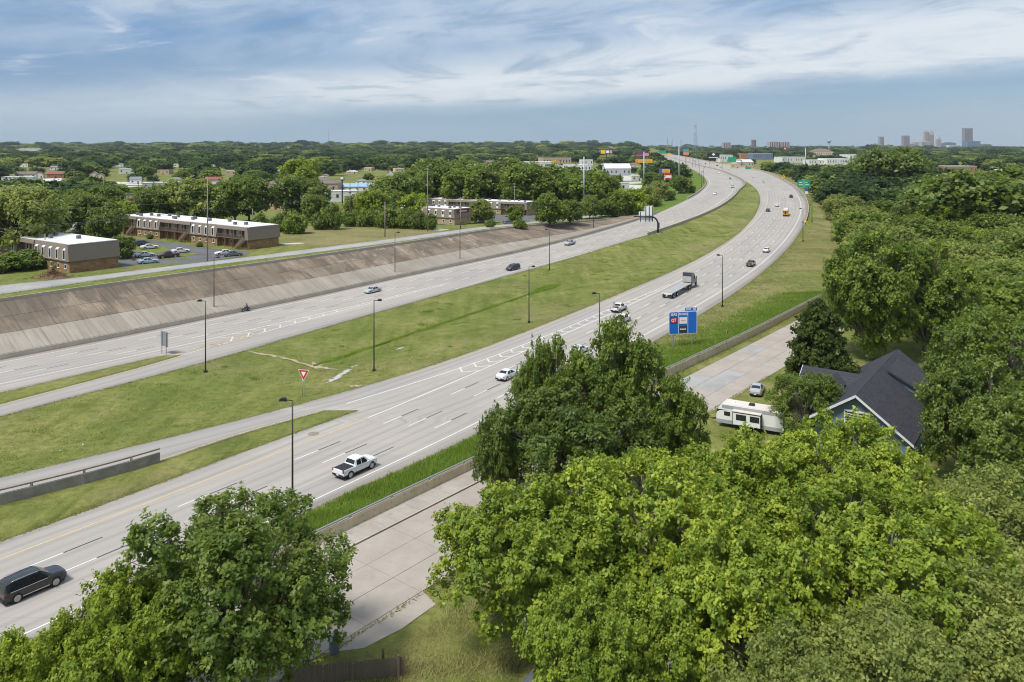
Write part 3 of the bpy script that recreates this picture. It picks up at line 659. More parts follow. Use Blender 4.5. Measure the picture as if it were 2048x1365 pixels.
# ------------------------------------------------------------------ trees
def rdir(r, n, up=0.):
    v = r.normal(size=(n, 3)); v[:, 2] += up; return v / np.linalg.norm(v, axis=1, keepdims=True)
def leaf_mesh(name, C, Nrm, tint, size, m, r, droop=.35, wid=.33):
    """one folded four-point leaf per centre"""
    n = len(C); L = size * 1.18 * r.uniform(.5, 1.5, (n, 1)); N = Nrm + r.normal(size=(n, 3)) * .55; N /= np.linalg.norm(N, axis=1, keepdims=True)
    A = np.cross(N, r.normal(size=(n, 3))); A /= np.linalg.norm(A, axis=1, keepdims=True) + 1e-9; A[:, 2] -= droop; A /= np.linalg.norm(A, axis=1, keepdims=True)
    B = np.cross(N, A); B /= np.linalg.norm(B, axis=1, keepdims=True) + 1e-9; N2 = np.cross(A, B)
    p0 = C - A * L * .5; p2 = C + A * L * .5 - np.array([0, 0, 1]) * L * .08; mid = C + N2 * L * .07; p1 = mid + B * L * wid; p3 = mid - B * L * wid
    V = np.stack([p0, p1, p2, p3], 1).reshape(-1, 3); i = np.arange(n) * 4
    Fq = np.stack([np.stack([i, i + 1, i + 2], 1), np.stack([i, i + 2, i + 3], 1)], 1).reshape(-1, 3)
    me = mesh_np(name, V, Fq, m); a = me.attributes.new('tint', 'FLOAT', 'POINT'); a.data.foreach_set('value', np.repeat(tint, 4).astype(np.float32)); return me
def proto(seed, h, R, m, leaf, nlobe, ntuft, nleaf, base=.28, top=1., bark='bark', shape='round', tuft=.55, lobe_r=.36, stems=1, droop=.35, twig=True):
    """crown and trunk meshes of one tree of height h and crown radius R"""
    r = np.random.default_rng(seed); zb = h * base; hc = h - zb; lob = []; k = 0
    while len(lob) < nlobe and k < 4000:
        k += 1
        d = rdir(r, 1, .25)[0]; q = r.uniform(.35, .80)
        if shape == 'round': p = np.array([d[0] * R * q, d[1] * R * q, zb + hc * .47 + d[2] * hc * .5 * q])
        elif shape == 'vase': u = r.uniform(.25, .93); rad = R * (.35 + .65 * math.sin(math.pi * min(u * .95, .8))) * math.sqrt(r.uniform(.15, .85)); a = r.uniform(0, 6.283); p = np.array([rad * math.cos(a), rad * math.sin(a), zb + hc * u * .95])
        elif shape == 'cone': u = r.uniform(.0, .92); a = r.uniform(0, 6.283); rad = R * (1 - u) ** .8 * r.uniform(.45, .85); p = np.array([rad * math.cos(a), rad * math.sin(a), zb + hc * u])
        lr = lobe_r * R * r.uniform(.65, 1.2) * (.6 if shape == 'cone' else 1)
        if all(np.linalg.norm(p - q_) > .50 * lr for q_, _ in lob): lob.append((p, lr))
    Cs, Ns, Ts = [], [], []; tips = []
    for p, lr in lob:
        c0 = np.array([0, 0, zb + hc * .35]); o = p - c0; o /= np.linalg.norm(o) + 1e-6
        d = rdir(r, ntuft, 0); d = d + o * .55 + np.array([0, 0, .30]); d /= np.linalg.norm(d, axis=1, keepdims=True)
        tp = p + d * lr * r.uniform(.62, 1.10, (ntuft, 1)) * np.array([1, 1, .85]); tips.append((p, tp))
        ax = d + np.array([0, 0, .35]) + r.normal(size=d.shape) * .55; ax /= np.linalg.norm(ax, axis=1, keepdims=True); ln = tuft * r.uniform(.9, 3.0, (ntuft, 1)); u = r.uniform(-.45, 1., (ntuft * nleaf, 1)); C = np.repeat(tp, nleaf, 0) + np.repeat(ax * ln, nleaf, 0) * u + r.normal(size=(ntuft * nleaf, 3)) * tuft * .62 * (1.15 - .55 * np.clip(u, 0, 1)); Nn = np.repeat(d, nleaf, 0) * .9 + np.array([0, 0, .75])
        tt = np.repeat(np.clip(r.normal(.45, .34, ntuft) + r.normal(0, .10), 0, 1), nleaf); Cs.append(C); Ns.append(Nn); Ts.append(np.clip(tt + r.normal(0, .12, len(tt)), 0, 1))
    C = np.concatenate(Cs); C[:, 2] = np.maximum(C[:, 2], .25)
    crown = leaf_mesh('crown', C, np.concatenate(Ns), np.concatenate(Ts), leaf, m, r, droop)
    mb = MB(); tr = .022 * h + .05
    for s in range(stems):
        a = 6.283 * s / stems + 1; b0 = Vector((.25 * math.cos(a) * (stems > 1), .25 * math.sin(a) * (stems > 1), -.3)); fk = Vector((b0.x * 3, b0.y * 3, zb * 1.05 + hc * .08))
        mb.tube([b0, (b0 + fk) / 2 + Vector((r.normal() * .1, r.normal() * .1, 0)), fk], [tr * 1.25, tr * .95, tr * .8], 8)
        for j, (p, lr) in enumerate(lob):
            if j % stems != s: continue
            e = Vector(p); mid = fk.lerp(e, .5) + Vector((r.normal() * .3, r.normal() * .3, r.uniform(-.1, .5))); q = tr * r.uniform(.28, .5)
            mb.tube([fk - Vector((0, 0, .3)), mid, e], [tr * .62, q, q * .45], 5, cap=False)
            if twig:
                for tp in tips[j][1][::max(1, len(tips[j][1]) // 9)]:
                    tv = Vector(tp); mb.tube([mid.lerp(e, r.uniform(.3, 1)), tv], [q * .40, .012], 3, cap=False)
    return crown, mb.mesh('trunk', bark), float(np.percentile(C[:, 2], 99.6))
TREE_N = {}
def tree(pr, X, Y, name='tree', label=None, cat='tree', group=None, rz=None, sc=1., z=None, mats=None):
    z = G(X, Y) if z is None else z
    e = empty(name, (X, Y, z - .05), random.uniform(0, 6.28) if rz is None else rz, label, cat, group); e.scale = (sc,) * 3 if isinstance(sc, (int, float)) else sc
    inst('crown', pr[0], e, mats=mats); inst('trunk', pr[1], e); return e
def tpx(pr, h, x, ytop, Y, **k):
    h = pr[2]
    X = (x - 1024) * Y / FPX; g = G(X, Y); s = (HC - (ytop - HY) * Y / FPX - g) / h; sx = k.pop('sx', 1.); return tree(pr, X, Y, sc=(s * sx, s * sx, s), **k)

B1 = proto(11, 13, 7.9, 'leaf_bright', .24, 50, 24, 50, .22, lobe_r=.26, tuft=.30, bark='bark_pale')
B2 = proto(12, 13, 7.9, 'leaf_bright', .24, 52, 24, 50, .25, lobe_r=.26, tuft=.30, bark='bark_pale', shape='vase')
B3 = proto(13, 14, 7.2, 'leaf_mid', .23, 44, 23, 46, .12, lobe_r=.26, tuft=.31, shape='vase', stems=3)
D1 = proto(14, 17, 11.2, 'leaf_dark', .28, 60, 25, 48, .10, lobe_r=.24, tuft=.38)
D2 = proto(15, 16, 8., 'leaf_dark', .31, 48, 23, 44, .05, lobe_r=.28, tuft=.40, shape='round')
O1 = proto(16, 11, 6.8, 'leaf_olive', .19, 44, 36, 26, .2, lobe_r=.25, tuft=.34, bark='bark_pale')
CE = proto(17, 14, 5., 'leaf_cedar', .30, 80, 18, 26, .06, lobe_r=.34, tuft=.30, shape='cone', droop=.9)
M1 = proto(21, 13, 7., 'leaf_mid', .55, 36, 22, 14, .06, lobe_r=.30, tuft=.55, twig=False)
M2 = proto(22, 14, 6.4, 'leaf_dark', .55, 36, 22, 14, .10, lobe_r=.30, tuft=.55, shape='vase', twig=False)
M3 = proto(23, 12, 7.4, 'leaf_dark', .58, 34, 22, 14, .04, lobe_r=.32, tuft=.6, twig=False)
M4 = proto(24, 10, 5.6, 'leaf_olive', .52, 30, 20, 14, .04, lobe_r=.32, tuft=.5, twig=False)
BU = proto(25, 3.2, 2.6, 'leaf_mid', .30, 22, 20, 14, .02, lobe_r=.38, tuft=.28, twig=False)
GB = 'bright green trees in the front yard'; 
tpx(B1, 13, 1055, 985, 59, label='bright green tree over the grey shed roof by the driveway', group=GB, sx=.98, rz=.4)
tpx(B2, 13, 1300, 925, 62, label='bright green tree in front of the big dark elm', group=GB, sx=1.0, rz=2.)
tpx(B1, 13, 1500, 880, 68, label='bright green tree just below the white travel trailer', group=GB, sx=.95, rz=3.2)
tpx(B2, 13, 1695, 852, 69, label='bright green tree below the gable of the dark-roofed house', group=GB, sx=.95, rz=4.1)
tpx(B2, 13, 1760, 985, 57, label='wide bright green tree at bottom centre of the yard mass', group=GB, sx=1.05, rz=5.3)
tpx(B1, 13, 1480, 1040, 54, label='bright green tree with bare grey twigs showing, lowest in the middle', group=GB, sx=.9, rz=1.3)
tpx(B1, 13, 1180, 1180, 50, label='low bright green tree leaning over the shed', group=GB, sx=.75, rz=.9)
tpx(B1, 13, 1300, 1165, 52, label='bright green tree over the lower end of the shed roof', group=GB, sx=.8, rz=2.6)
tpx(O1, 11, 1800, 1215, 47, label='olive green tree at the bottom edge left of the corner one', sx=1.05, rz=.2)
tpx(O1, 11, 1990, 1130, 50, label='olive green tree in the lower right corner', sx=1.05, rz=1.5)
tpx(O1, 11, 1965, 950, 63, label='greyish olive tree with bare twigs at the right edge', sx=1.0, rz=2.8, mats='leaf_olive')
tpx(O1, 11, 1600, 1290, 45, label='olive shrubby tree at the bottom edge right of the shed', sx=.9, rz=3.9)
tpx(B3, 14, 465, 1005, 54, label='multi-stemmed green tree overhanging the frontage road', sx=1.1, rz=.6)
tpx(B1, 13, 270, 1150, 50, label='yellow green tree beside the multi-stemmed one at bottom left', sx=.8, rz=2.2, mats='leaf_lime')
tpx(B1, 13, 60, 1262, 47, label='yellow green tree in the bottom left corner', sx=.75, rz=3.2, mats='leaf_lime')
tpx(D1, 17, 1160, 760, 83, label='big dark green elm between the frontage road and the trailer', sx=1.12, rz=1., mats='leaf_dark')
tpx(D2, 16, 1230, 642, 88, label='tall crown rising at the centre of the big dark elm', sx=.60, rz=.5, mats='leaf_mid')
tpx(D2, 16, 1092, 682, 88, label='second tall crown left of the tallest one in the elm group', sx=.44, rz=2.5, mats='leaf_mid')
tpx(D2, 16, 1345, 755, 86, label='side crown on the right of the big dark elm', sx=.62, rz=.3, mats='leaf_mid')
tpx(D2, 16, 1000, 815, 84, label='low side crown on the left of the big dark elm', sx=.60, rz=1.7)
tpx(D2, 16, 1948, 720, 88, label='dark green tree standing right of the house', sx=.78, rz=2.)
tpx(B2, 13, 2010, 625, 98, label='fresh green tree above the dark one at the right edge', sx=.9, rz=.7, mats='leaf_mid')
tpx(D2, 16, 2040, 800, 80, label='dark leafy tree cut by the right edge beside the house', sx=.85, rz=3.)
tpx(D2, 16, 1738, 464, 140, label='tall broad tree behind the house, left one of the pair', sx=.76, rz=1., mats='leaf_mid')
tpx(D2, 16, 1850, 488, 143, label='tall broad tree behind the house, right one of the pair', sx=.80, rz=2.6, mats='leaf_mid')
tpx(CE, 14, 1640, 610, 116, label='dark cedar at the left corner of the house', sx=1.15, rz=0.)
tpx(B3, 14, 1612, 745, 102, label='small green tree between trailer and house', sx=1.05, rz=1.1)
# ------------------------------------------------------------------ vehicles
mat('tyre', (.018, .018, .019), .85); mat('rim', (.42, .42, .43), .35, .7); mat('dark_trim', (.022, .022, .024), .6)
mat('car_glass', (.012, .015, .018), .08, spec=.7, col=None) if False else mat('car_glass', rough=.08, spec=.7, build=lambda t, b: (.014, .018, .022))
mat('tail_light', rough=.25, build=lambda t, b: (.42, .015, .015)); mat('head_light', rough=.15, build=lambda t, b: (.75, .76, .78)); mat('plate', rough=.4, build=lambda t, b: (.7, .72, .72))
mat('chrome', rough=.2, metal=.9, build=lambda t, b: (.65, .65, .67))
def paint(name, c, metal=0.): mat(name, rough=.32, metal=metal, spec=.5, coat=.6, build=lambda t, b: c)
for nm, c, me_ in (('paint_car_white', (.72, .72, .72), 0), ('paint_car_black', (.014, .015, .018), 0), ('paint_car_silver', (.50, .52, .54), .3), ('paint_car_dark', (.045, .048, .055), .2), ('paint_car_grey', (.16, .17, .18), .3), ('paint_car_brown', (.105, .095, .085), .2), ('paint_car_blue', (.40, .52, .62), .2), ('paint_car_maroon', (.075, .028, .030), .1), ('paint_car_yellow', (.70, .42, .02), 0), ('paint_bus', (.72, .31, .012), 0), ('paint_truck', (.045, .055, .075), .3), ('paint_car_red', (.35, .02, .02), 0)): paint(nm, c, me_)
KIND = dict(
    sedan=dict(st=[(-2.42, .70, .42, .66, .60, .80), (-2.34, .86, .26, .78, .72, 1.00), (-1.72, .905, .22, .87, .74, 1.07), (-.95, .915, .2, .89, .60, 1.40), (-.35, .915, .2, .88, .62, 1.455), (.22, .915, .2, .87, .62, 1.43), (1.18, .91, .2, .85, .73, 1.01), (2.0, .89, .22, .76, .70, .88), (2.34, .80, .28, .66, .60, .74), (2.44, .62, .38, .58, .48, .62)],
               side=[[(-1.32, .16), (-.92, .84), (-.36, .88), (-.36, .14)], [(-.26, .14), (-.26, .88), (.20, .86), (.98, .14)]], ws=(1.12, .30), rw=(-1.62, -1.02), wh=(-1.40, 1.45), wr=.33),
    suv=dict(st=[(-2.5, .80, .45, .80, .70, .95), (-2.45, .92, .30, .95, .74, 1.15), (-2.30, .96, .26, 1.02, .70, 1.62), (-1.9, .97, .25, 1.03, .70, 1.73), (-.5, .98, .25, 1.02, .71, 1.78), (.35, .98, .25, 1.01, .71, 1.75), (1.25, .97, .25, 1.0, .80, 1.16), (2.1, .95, .28, .95, .76, 1.06), (2.42, .88, .33, .85, .68, .94), (2.52, .72, .42, .70, .56, .76)],
             side=[[(-2.1, .14), (-1.85, .80), (-1.15, .84), (-1.15, .12)], [(-1.06, .12), (-1.06, .84), (-.2, .86), (-.2, .12)], [(-.10, .12), (-.10, .86), (.32, .84), (1.02, .12)]], ws=(1.18, .42), rw=(-2.42, -2.33), wh=(-1.52, 1.52), wr=.38),
    van=dict(st=[(-2.5, .80, .40, .80, .70, .95), (-2.46, .92, .28, .92, .76, 1.1), (-2.25, .97, .24, .98, .72, 1.62), (-1.8, .98, .22, .98, .72, 1.70), (-.2, .98, .22, .96, .72, 1.73), (.55, .98, .22, .95, .72, 1.66), (1.55, .96, .22, .92, .80, 1.10), (2.2, .92, .25, .85, .74, .95), (2.45, .84, .30, .74, .62, .80), (2.52, .66, .40, .62, .5, .66)],
             side=[[(-2.1, .14), (-1.85, .84), (-.95, .86), (-.95, .12)], [(-.85, .12), (-.85, .86), (.0, .86), (.0, .12)], [(.10, .12), (.10, .86), (.52, .82), (1.25, .12)]], ws=(1.48, .62), rw=(-2.42, -2.30), wh=(-1.5, 1.55), wr=.34),
    pickup=dict(st=[(-2.72, .86, .55, .95, .80, 1.08), (-2.70, .93, .48, 1.0, .88, 1.14), (-.98, .94, .42, 1.02, .88, 1.14), (-.94, .94, .40, 1.05, .80, 1.18), (-.66, .945, .40, 1.08, .70, 1.74), (.10, .945, .40, 1.07, .71, 1.80), (.62, .945, .40, 1.06, .71, 1.76), (1.38, .94, .40, 1.04, .80, 1.20), (2.3, .93, .42, 1.0, .80, 1.12), (2.62, .88, .45, .95, .74, 1.04), (2.70, .76, .52, .85, .66, .90)],
                side=[[(-.60, .14), (-.56, .82), (.05, .86), (.05, .12)], [(.16, .12), (.16, .86), (.60, .84), (1.12, .12)]], ws=(1.30, .70), rw=(-.90, -.70), wh=(-1.62, 1.72), wr=.39))
for k, v in list(KIND.items()):
    S = np.array(v['st']); f = lambda y, i, S=S: float(np.interp(y, S[:, 0], S[:, i])); v['f'] = f; mb = MB(); vs = []; prof = 11
    ys = sorted(set(list(S[:, 0]) + [float(q) for q in np.linspace(S[0, 0], S[-1, 0], 15)]))
    for y in ys:
        w, zb, zs, wt, zt = (f(y, i) for i in range(1, 6)); cr = .03
        half = [(w * .90, zb), (w, zb + .12), (w * 1.005, zb + (zs - zb) * .6), (w * .985, zs), (wt, zt)]
        pts = [(-a, b) for a, b in half] + [(0, zt + cr)] + [(a, b) for a, b in half[::-1]]; vs += [(x, y, z) for x, z in pts]
    n = 11; fs = []
    for i in range(len(ys) - 1):
        for j in range(n - 1): fs.append((i * n + j, (i + 1) * n + j, (i + 1) * n + j + 1, i * n + j + 1))
        fs.append((i * n + n - 1, (i + 1) * n + n - 1, (i + 1) * n, i * n))
    fs += [tuple(range(n))[::-1] if False else tuple(range(n)), tuple(range((len(ys) - 1) * n, len(ys) * n))[::-1]]
    mb.add(vs, fs, 0, False); v['body'] = mb.mesh('body', 'paint_car_white')
    def sp(s, y, t, o=.012, f=f):
        w, zs, wt, zt = f(y, 1) * .985, f(y, 3), f(y, 4), f(y, 5); return (s * (w + (wt - w) * t + o), y, zs + (zt - zs) * t)
    v['sw'] = []
    for s in (-1, 1):
        for poly in v['side']: v['sw'].append(MB().poly([sp(s, y, t) for y, t in (poly if s < 0 else poly[::-1])]).mesh('side_window', 'car_glass'))
    def tp(y, g, f=f): return (f(y, 4) * g, y, f(y, 5) + .03 * (1 - abs(g)) + .014)
    a, b = v['ws']; v['wsm'] = MB().poly([tp(a, -.94), tp(a, 0), tp(a, .94), tp(b, .92), tp(b, 0), tp(b, -.92)]).mesh('windscreen', 'car_glass')
    a, b = v['rw']; v['rwm'] = MB().poly([tp(b, -.90), tp(b, 0), tp(b, .90), tp(a, .92), tp(a, 0), tp(a, -.92)]).mesh('rear_window', 'car_glass')
    r = v['wr']; tm = MB(); pr = [(-.11, r * .72), (-.11, r * .96), (-.07, r), (.07, r), (.11, r * .96), (.11, r * .72)]; N = 18; vs = []; fs = []
    for i in range(N):
        q = 2 * math.pi * i / N; vs += [(u, math.cos(q) * h, math.sin(q) * h + r) for u, h in pr]
    for i in range(N):
        for j in range(6): fs.append((i * 6 + j, ((i + 1) % N) * 6 + j, ((i + 1) % N) * 6 + (j + 1) % 6, i * 6 + (j + 1) % 6))
    tm.add(vs, fs, 0, False); v['tyre'] = tm.mesh('wheel', 'tyre'); rm = MB(); vs = []
    for sx in (-.112, .112): rm.poly([(sx, math.cos(2 * math.pi * i / 14) * r * .73, math.sin(2 * math.pi * i / 14) * r * .73 + r) for i in range(14)][::(1 if sx > 0 else -1)])
    for i in range(5):
        q = 2 * math.pi * i / 5
        for sx in (-1, 1): rm.box(-.012, .012, -.035, .035, .06, r * .70, 1, c=(sx * .09, 0, r)) if i == 0 else None
    v['rim'] = rm.mesh('rim', ['rim', 'dark_trim'])
    ar = MB()
    for y in v['wh']:
        for s in (-1, 1):
            w = f(y, 1); ar.prism([(y + math.cos(q) * (r + .09), r + math.sin(q) * (r + .09)) for q in np.linspace(-.5, math.pi + .5, 12)], 'x', s * (w + .006), s * (w - .15))
    S0, S1 = S[0, 0], S[-1, 0]; ar.box(-f(0, 1) * .88, f(0, 1) * .88, S0 + .25, S1 - .25, .17, .45); v['under'] = ar.mesh('underbody', 'dark_trim')
    zt, zf_ = f(S0 + .06, 3), f(S1 - .1, 3)
    v['lights'] = [(MB().box(-.09, .09, -.03, .05, -.11 if k in ('pickup', 'van') else -.05, .20 if k in ('pickup', 'van') else .06).mesh('tail_light', 'tail_light'), (s * (f(S0 + .08, 1) * .90), S0 + .03, zt - .02), 'tail_light') for s in (-1, 1)] + \
                  [(MB().box(-.13, .13, -.12, .03, -.05, .05).mesh('headlight', 'head_light'), (s * (f(S1 - .12, 1) * .82), S1 - .08, zf_ - .0), 'headlight') for s in (-1, 1)]
    v['bump'] = MB().box(-f(S0 + .1, 1) * .93, f(S0 + .1, 1) * .93, S0 - .05, S0 + .2, f(S0, 2) - .12, f(S0, 2) + .10).box(-.17, .17, S0 - .056, S0, f(S0, 2) - .04, f(S0, 2) + .09, 1).mesh('rear_bumper', ['dark_trim', 'plate'])
    v['mir'] = MB().box(-.10, .10, -.06, .06, -.06, .08).mesh('mirror', 'paint_car_white')
def car(kind, name, label, X, Y, ang, col, zf=None, group=None, sc=1., extra=None, chrome=False, detail=True, z=None):
    v = KIND[kind]; zz = G(X, Y) if zf is None else float(zf(Y)); zz = zz if z is None else z
    cat = {'sedan': 'car', 'suv': 'suv', 'van': 'minivan', 'pickup': 'pickup truck'}[kind]
    e = empty(name, (X, Y, zz + .012), ang, label, cat, group); e.scale = (sc,) * 3
    if zf is not None: e.rotation_euler[0] = math.atan(float(zf(Y + 2) - zf(Y - 2)) / 4) * (1 if abs(ang) < 1.57 else -1)
    inst('body', v['body'], e, mats=col); inst('underbody', v['under'], e)
    for q in v['sw']: inst('side_window', q, e)
    inst('windscreen', v['wsm'], e); inst('rear_window', v['rwm'], e)
    for y in v['wh']:
        for s in (-1, 1):
            w = inst('wheel', v['tyre'], e, (s * (v['f'](y, 1) - .085), y, 0)); inst('rim', v['rim'], w)
    if detail:
        for me, p, nm in v['lights']: inst(nm, me, e, p)
        inst('rear_bumper', v['bump'], e)
        for s in (-1, 1): inst('mirror', v['mir'], e, (s * (v['f'](.9, 1) + .09), v['ws'][0] - .28, v['f'](.9, 3) + .08), mats=col)
    return e
def on(c, w, x, y, away=True):              # point on a lane (w metres right of curve c) nearest the photo row
    P = PH(x, y); k = off(c, w) if w else c; Y = P[1]; return (P[0], Y, -math.atan(float(dX(c, Y))) + (0 if away else math.pi))
def hwcar(kind, name, label, x, y, col, away=True, c=None, **k):
    X, Y, a = on(c or (WR if away else UL), 0, x, y, away); return car(kind, name, label, X, Y, a, col, zf=zh, **k)
NC = 'traffic driving away on the near carriageway'; FC = 'traffic coming closer on the far carriageway'
suv = hwcar('suv', 'suv', 'black suv with chrome trim leaving the left edge of the frame', 64, 1182, 'paint_car_black', group=NC)
S = KIND['suv']
for s in (-1, 1):
    mb = MB(); mb.tube([(s * .66, -1.9, 1.76), (s * .68, -1.7, 1.82), (s * .68, .1, 1.83), (s * .66, .3, 1.77)], .025, 5); mb.build('roof_rail', 'chrome', suv)
    mb = MB(); mb.box(s * .985 - .012, s * .985 + .012, -1.1, 1.0, .36, .42); mb.build('sill_trim', 'chrome', suv); mb = MB(); mb.box(s * .985 - .012, s * .985 + .012, -2.05, 1.0, 1.03, 1.07); mb.build('window_trim', 'chrome', suv)
pk = hwcar('pickup', 'pickup_truck', 'white crew cab pickup with black bed cover', 711, 944, 'paint_car_white', group=NC)
MB().box(-.80, .80, -2.62, -1.0, 1.15, 1.19).build('bed_cover', 'dark_trim', pk)
hwcar('sedan', 'sedan', 'white sedan beside the gore stripes near the dark elm', 1015, 756, 'paint_car_white', group=NC)
hwcar('sedan', 'sedan', 'white car half hidden behind the dark elm crown', 1158, 706, 'paint_car_white', group=NC)
p2 = hwcar('pickup', 'pickup_truck', 'white pickup carrying lumber in its open bed', 1238, 622, 'paint_car_white', group=NC)
MB().box(-.76, .76, -2.6, -1.05, 1.15, 1.175).build('bed_shade_panel', 'dark_trim', p2)  # dark sheet on the closed bed top, painted-in shade of an open bed
mat('lumber', (.50, .31, .15), .8)
def cargo(name, label, cat, e, mb, m):
    o = mb.build(name, m); o.matrix_world = Matrix.Translation(e.location) @ e.rotation_euler.to_matrix().to_4x4(); return tag(o, label, cat)
for i in range(3): cargo('lumber_board', ['short lumber board in the white pickup bed', 'long lumber board sticking out of the white pickup bed', 'middle lumber board in the white pickup bed'][i], 'board', p2, MB().box(-.42 + i * .3, -.30 + i * .3, -2.9 + i * .3, -1.0, 1.2 + i * .05, 1.27 + i * .05), 'lumber')
cargo('ladder_rack', 'grey upright rack behind the cab of the lumber pickup', 'rack', p2, MB().box(-.78, -.70, -1.5, -1.42, 1.14, 2.2).box(-.5, -.42, -1.5, -1.42, 1.14, 2.2).box(-.78, -.42, -1.5, -1.42, 1.9, 2.05), 'galvanised')
p3 = hwcar('pickup', 'pickup_truck', 'white pickup with dark gear piled in the bed', 1245, 645, 'paint_car_white', group=NC)
MB().box(-.80, .80, -2.6, -1.05, 1.15, 1.175).build('bed_shade_panel', 'dark_trim', p3); cargo('tool_crate', 'dark tool crate in the rear pickup bed', 'crate', p3, MB().box(-.7, .1, -2.3, -1.2, 1.18, 1.5, tx=.06, ty=.06), 'dark_trim'); cargo('red_can', 'small red can at the tailgate of the rear pickup', 'can', p3, MB().box(.2, .55, -2.5, -2.15, 1.18, 1.55, tx=.03, ty=.03), 'paint_car_red')  # first panel: dark colour stands in for the shade inside the bed
p4 = hwcar('pickup', 'pickup_truck', 'dark brown pickup following the white sedan round the bend', 1502, 532, 'paint_car_brown', group=NC)
MB().box(-.80, .80, -2.62, -1.0, 1.15, 1.175).build('bed_shade_panel', 'dark_trim', p4)  # no real recess: the bed's inner shade is put into this dark panel
for q in [('sedan', 'white sedan ahead of the brown pickup', 1533, 504, 'paint_car_white'), ('sedan', 'dark grey sedan left of the school bus', 1536, 423, 'paint_car_dark'), ('sedan', 'white sedan just ahead left of the school bus', 1554, 413, 'paint_car_white'), ('suv', 'dark suv beyond the school bus near the outer lane', 1582, 395.5, 'paint_car_dark'), ('sedan', 'white sedan beyond the bend, the nearer of two side by side', 1527, 365, 'paint_car_silver'), ('sedan', 'white sedan beyond the bend, the farther of two', 1507, 356, 'paint_car_white'), ('sedan', 'white car past the yellow truck', 1458, 339.5, 'paint_car_white'), ('suv', 'dark car ahead of the yellow truck', 1434, 332.5, 'paint_car_dark'), ('sedan', 'dark car far up the highway by the lamp poles', 1411, 328.5, 'paint_car_dark'), ('van', 'yellow van far up the highway', 1442, 336, 'paint_car_yellow')]:
    hwcar(q[0], {'sedan': 'sedan', 'suv': 'suv', 'van': 'van'}[q[0]], q[1], q[2], q[3], q[4], group=NC, detail=q[3] > 400)
for q in [('sedan', 'silver sedan on the far carriageway below the slope', 745, 585, 'paint_car_silver'), ('van', 'dark minivan on the far carriageway', 1026, 540, 'paint_car_dark'), ('pickup', 'silver pickup on the far carriageway by the slope', 1140, 490, 'paint_car_silver'), ('sedan', 'white sedan entering the far bend', 1430, 389, 'paint_car_white'), ('pickup', 'silver pickup on the inside of the far bend', 1465, 375.5, 'paint_car_silver'), ('sedan', 'dark sedan at the tip of the grass median', 1460, 359, 'paint_car_dark'), ('sedan', 'white sedan far off beside the yellow van', 1438, 347, 'paint_car_white'), ('sedan', 'pale car on the distant overpass', 1325, 318, 'paint_car_silver'), ('suv', 'white car on the distant overpass beside the steel pole', 1350, 322, 'paint_car_white'), ('sedan', 'dark car on the distant overpass', 1352, 315.5, 'paint_car_dark')]:
    hwcar(q[0], {'sedan': 'sedan', 'suv': 'suv', 'van': 'minivan', 'pickup': 'pickup_truck'}[q[0]], q[1], q[2], q[3], q[4], away=False, group=FC, detail=q[3] > 400)

# flatbed lorry
mat('deck_alu', rough=.5, build=b_flat((.36, .355, .34), (.45, .44, .42), .8, (.28, .27, .25)))
X, Y, a = on(WR, 0, 1336, 597); fb = empty('flatbed_truck', (X, Y, float(zh(Y)) + .01), a, 'dark blue semi truck pulling an empty grey flatbed trailer', 'truck'); fb.rotation_euler[0] = math.atan(.02)
def tyres(e, ys, x, r=.5, w=.28):
    for y in ys:
        for s in (-1, 1):
            v = MB(); N = 16; v.prism([(y + math.cos(2 * math.pi * i / N) * r, r + math.sin(2 * math.pi * i / N) * r) for i in range(N)], 'x', s * (x - w), s * x); o = v.build('wheel', 'tyre', e)
            h = MB(); h.prism([(y + math.cos(2 * math.pi * i / N) * r * .55, r + math.sin(2 * math.pi * i / N) * r * .55) for i in range(N)], 'x', s * (x - .02), s * (x + .015)); h.build('rim', 'rim', o)
MB().box(-1.28, 1.28, -.6, 14.0, 1.28, 1.42).build('trailer_deck', 'deck_alu', fb)
for i in range(5): MB().box(-1.15 + i * .5, -1.12 + i * .5, -.58, 13.9, 1.421, 1.428).build('deck_seam', 'dark_trim', fb)
MB().box(-.5, -.35, -.3, 14, .95, 1.28).box(.35, .5, -.3, 14, .95, 1.28).build('trailer_beam', 'dark_trim', fb); MB().box(-1.26, 1.26, -.64, -.58, 1.0, 1.40).build('tail_board', 'plate', fb)
for s in (-1, 1): MB().box(s * .95 - .13, s * .95 + .13, -.68, -.63, 1.05, 1.2).build('tail_light', 'tail_light', fb); MB().box(s * .95 - .3, s * .95 + .3, -.5, -.46, .15, .95).build('mud_flap', 'dark_trim', fb)
tyres(fb, (.6, 3.4), 1.25); tyres(fb, (12.6, 13.9), 1.24); tyres(fb, (18.6,), 1.22)
MB().box(-.45, .45, 11.5, 19.2, .75, 1.05).build('chassis', 'dark_trim', fb)
MB().prism([(14.6, 1.0), (17.9, 1.0), (17.9, 2.3), (17.3, 3.0), (16.6, 3.75), (14.6, 3.95)], 'x', -1.2, 1.2).build('cab', 'paint_truck', fb); MB().prism([(17.9, .6), (19.5, .6), (19.6, 1.5), (19.3, 1.85), (17.9, 2.1)], 'x', -1.0, 1.0).build('bonnet', 'paint_truck', fb)
MB().box(-1.12, 1.12, 14.54, 14.6, 1.5, 3.0).build('headache_rack', 'deck_alu', fb); MB().quad((-1.05, 17.92, 2.35), (1.05, 17.92, 2.35), (1.05, 17.36, 3.0), (-1.05, 17.36, 3.0)).build('windscreen', 'car_glass', fb)
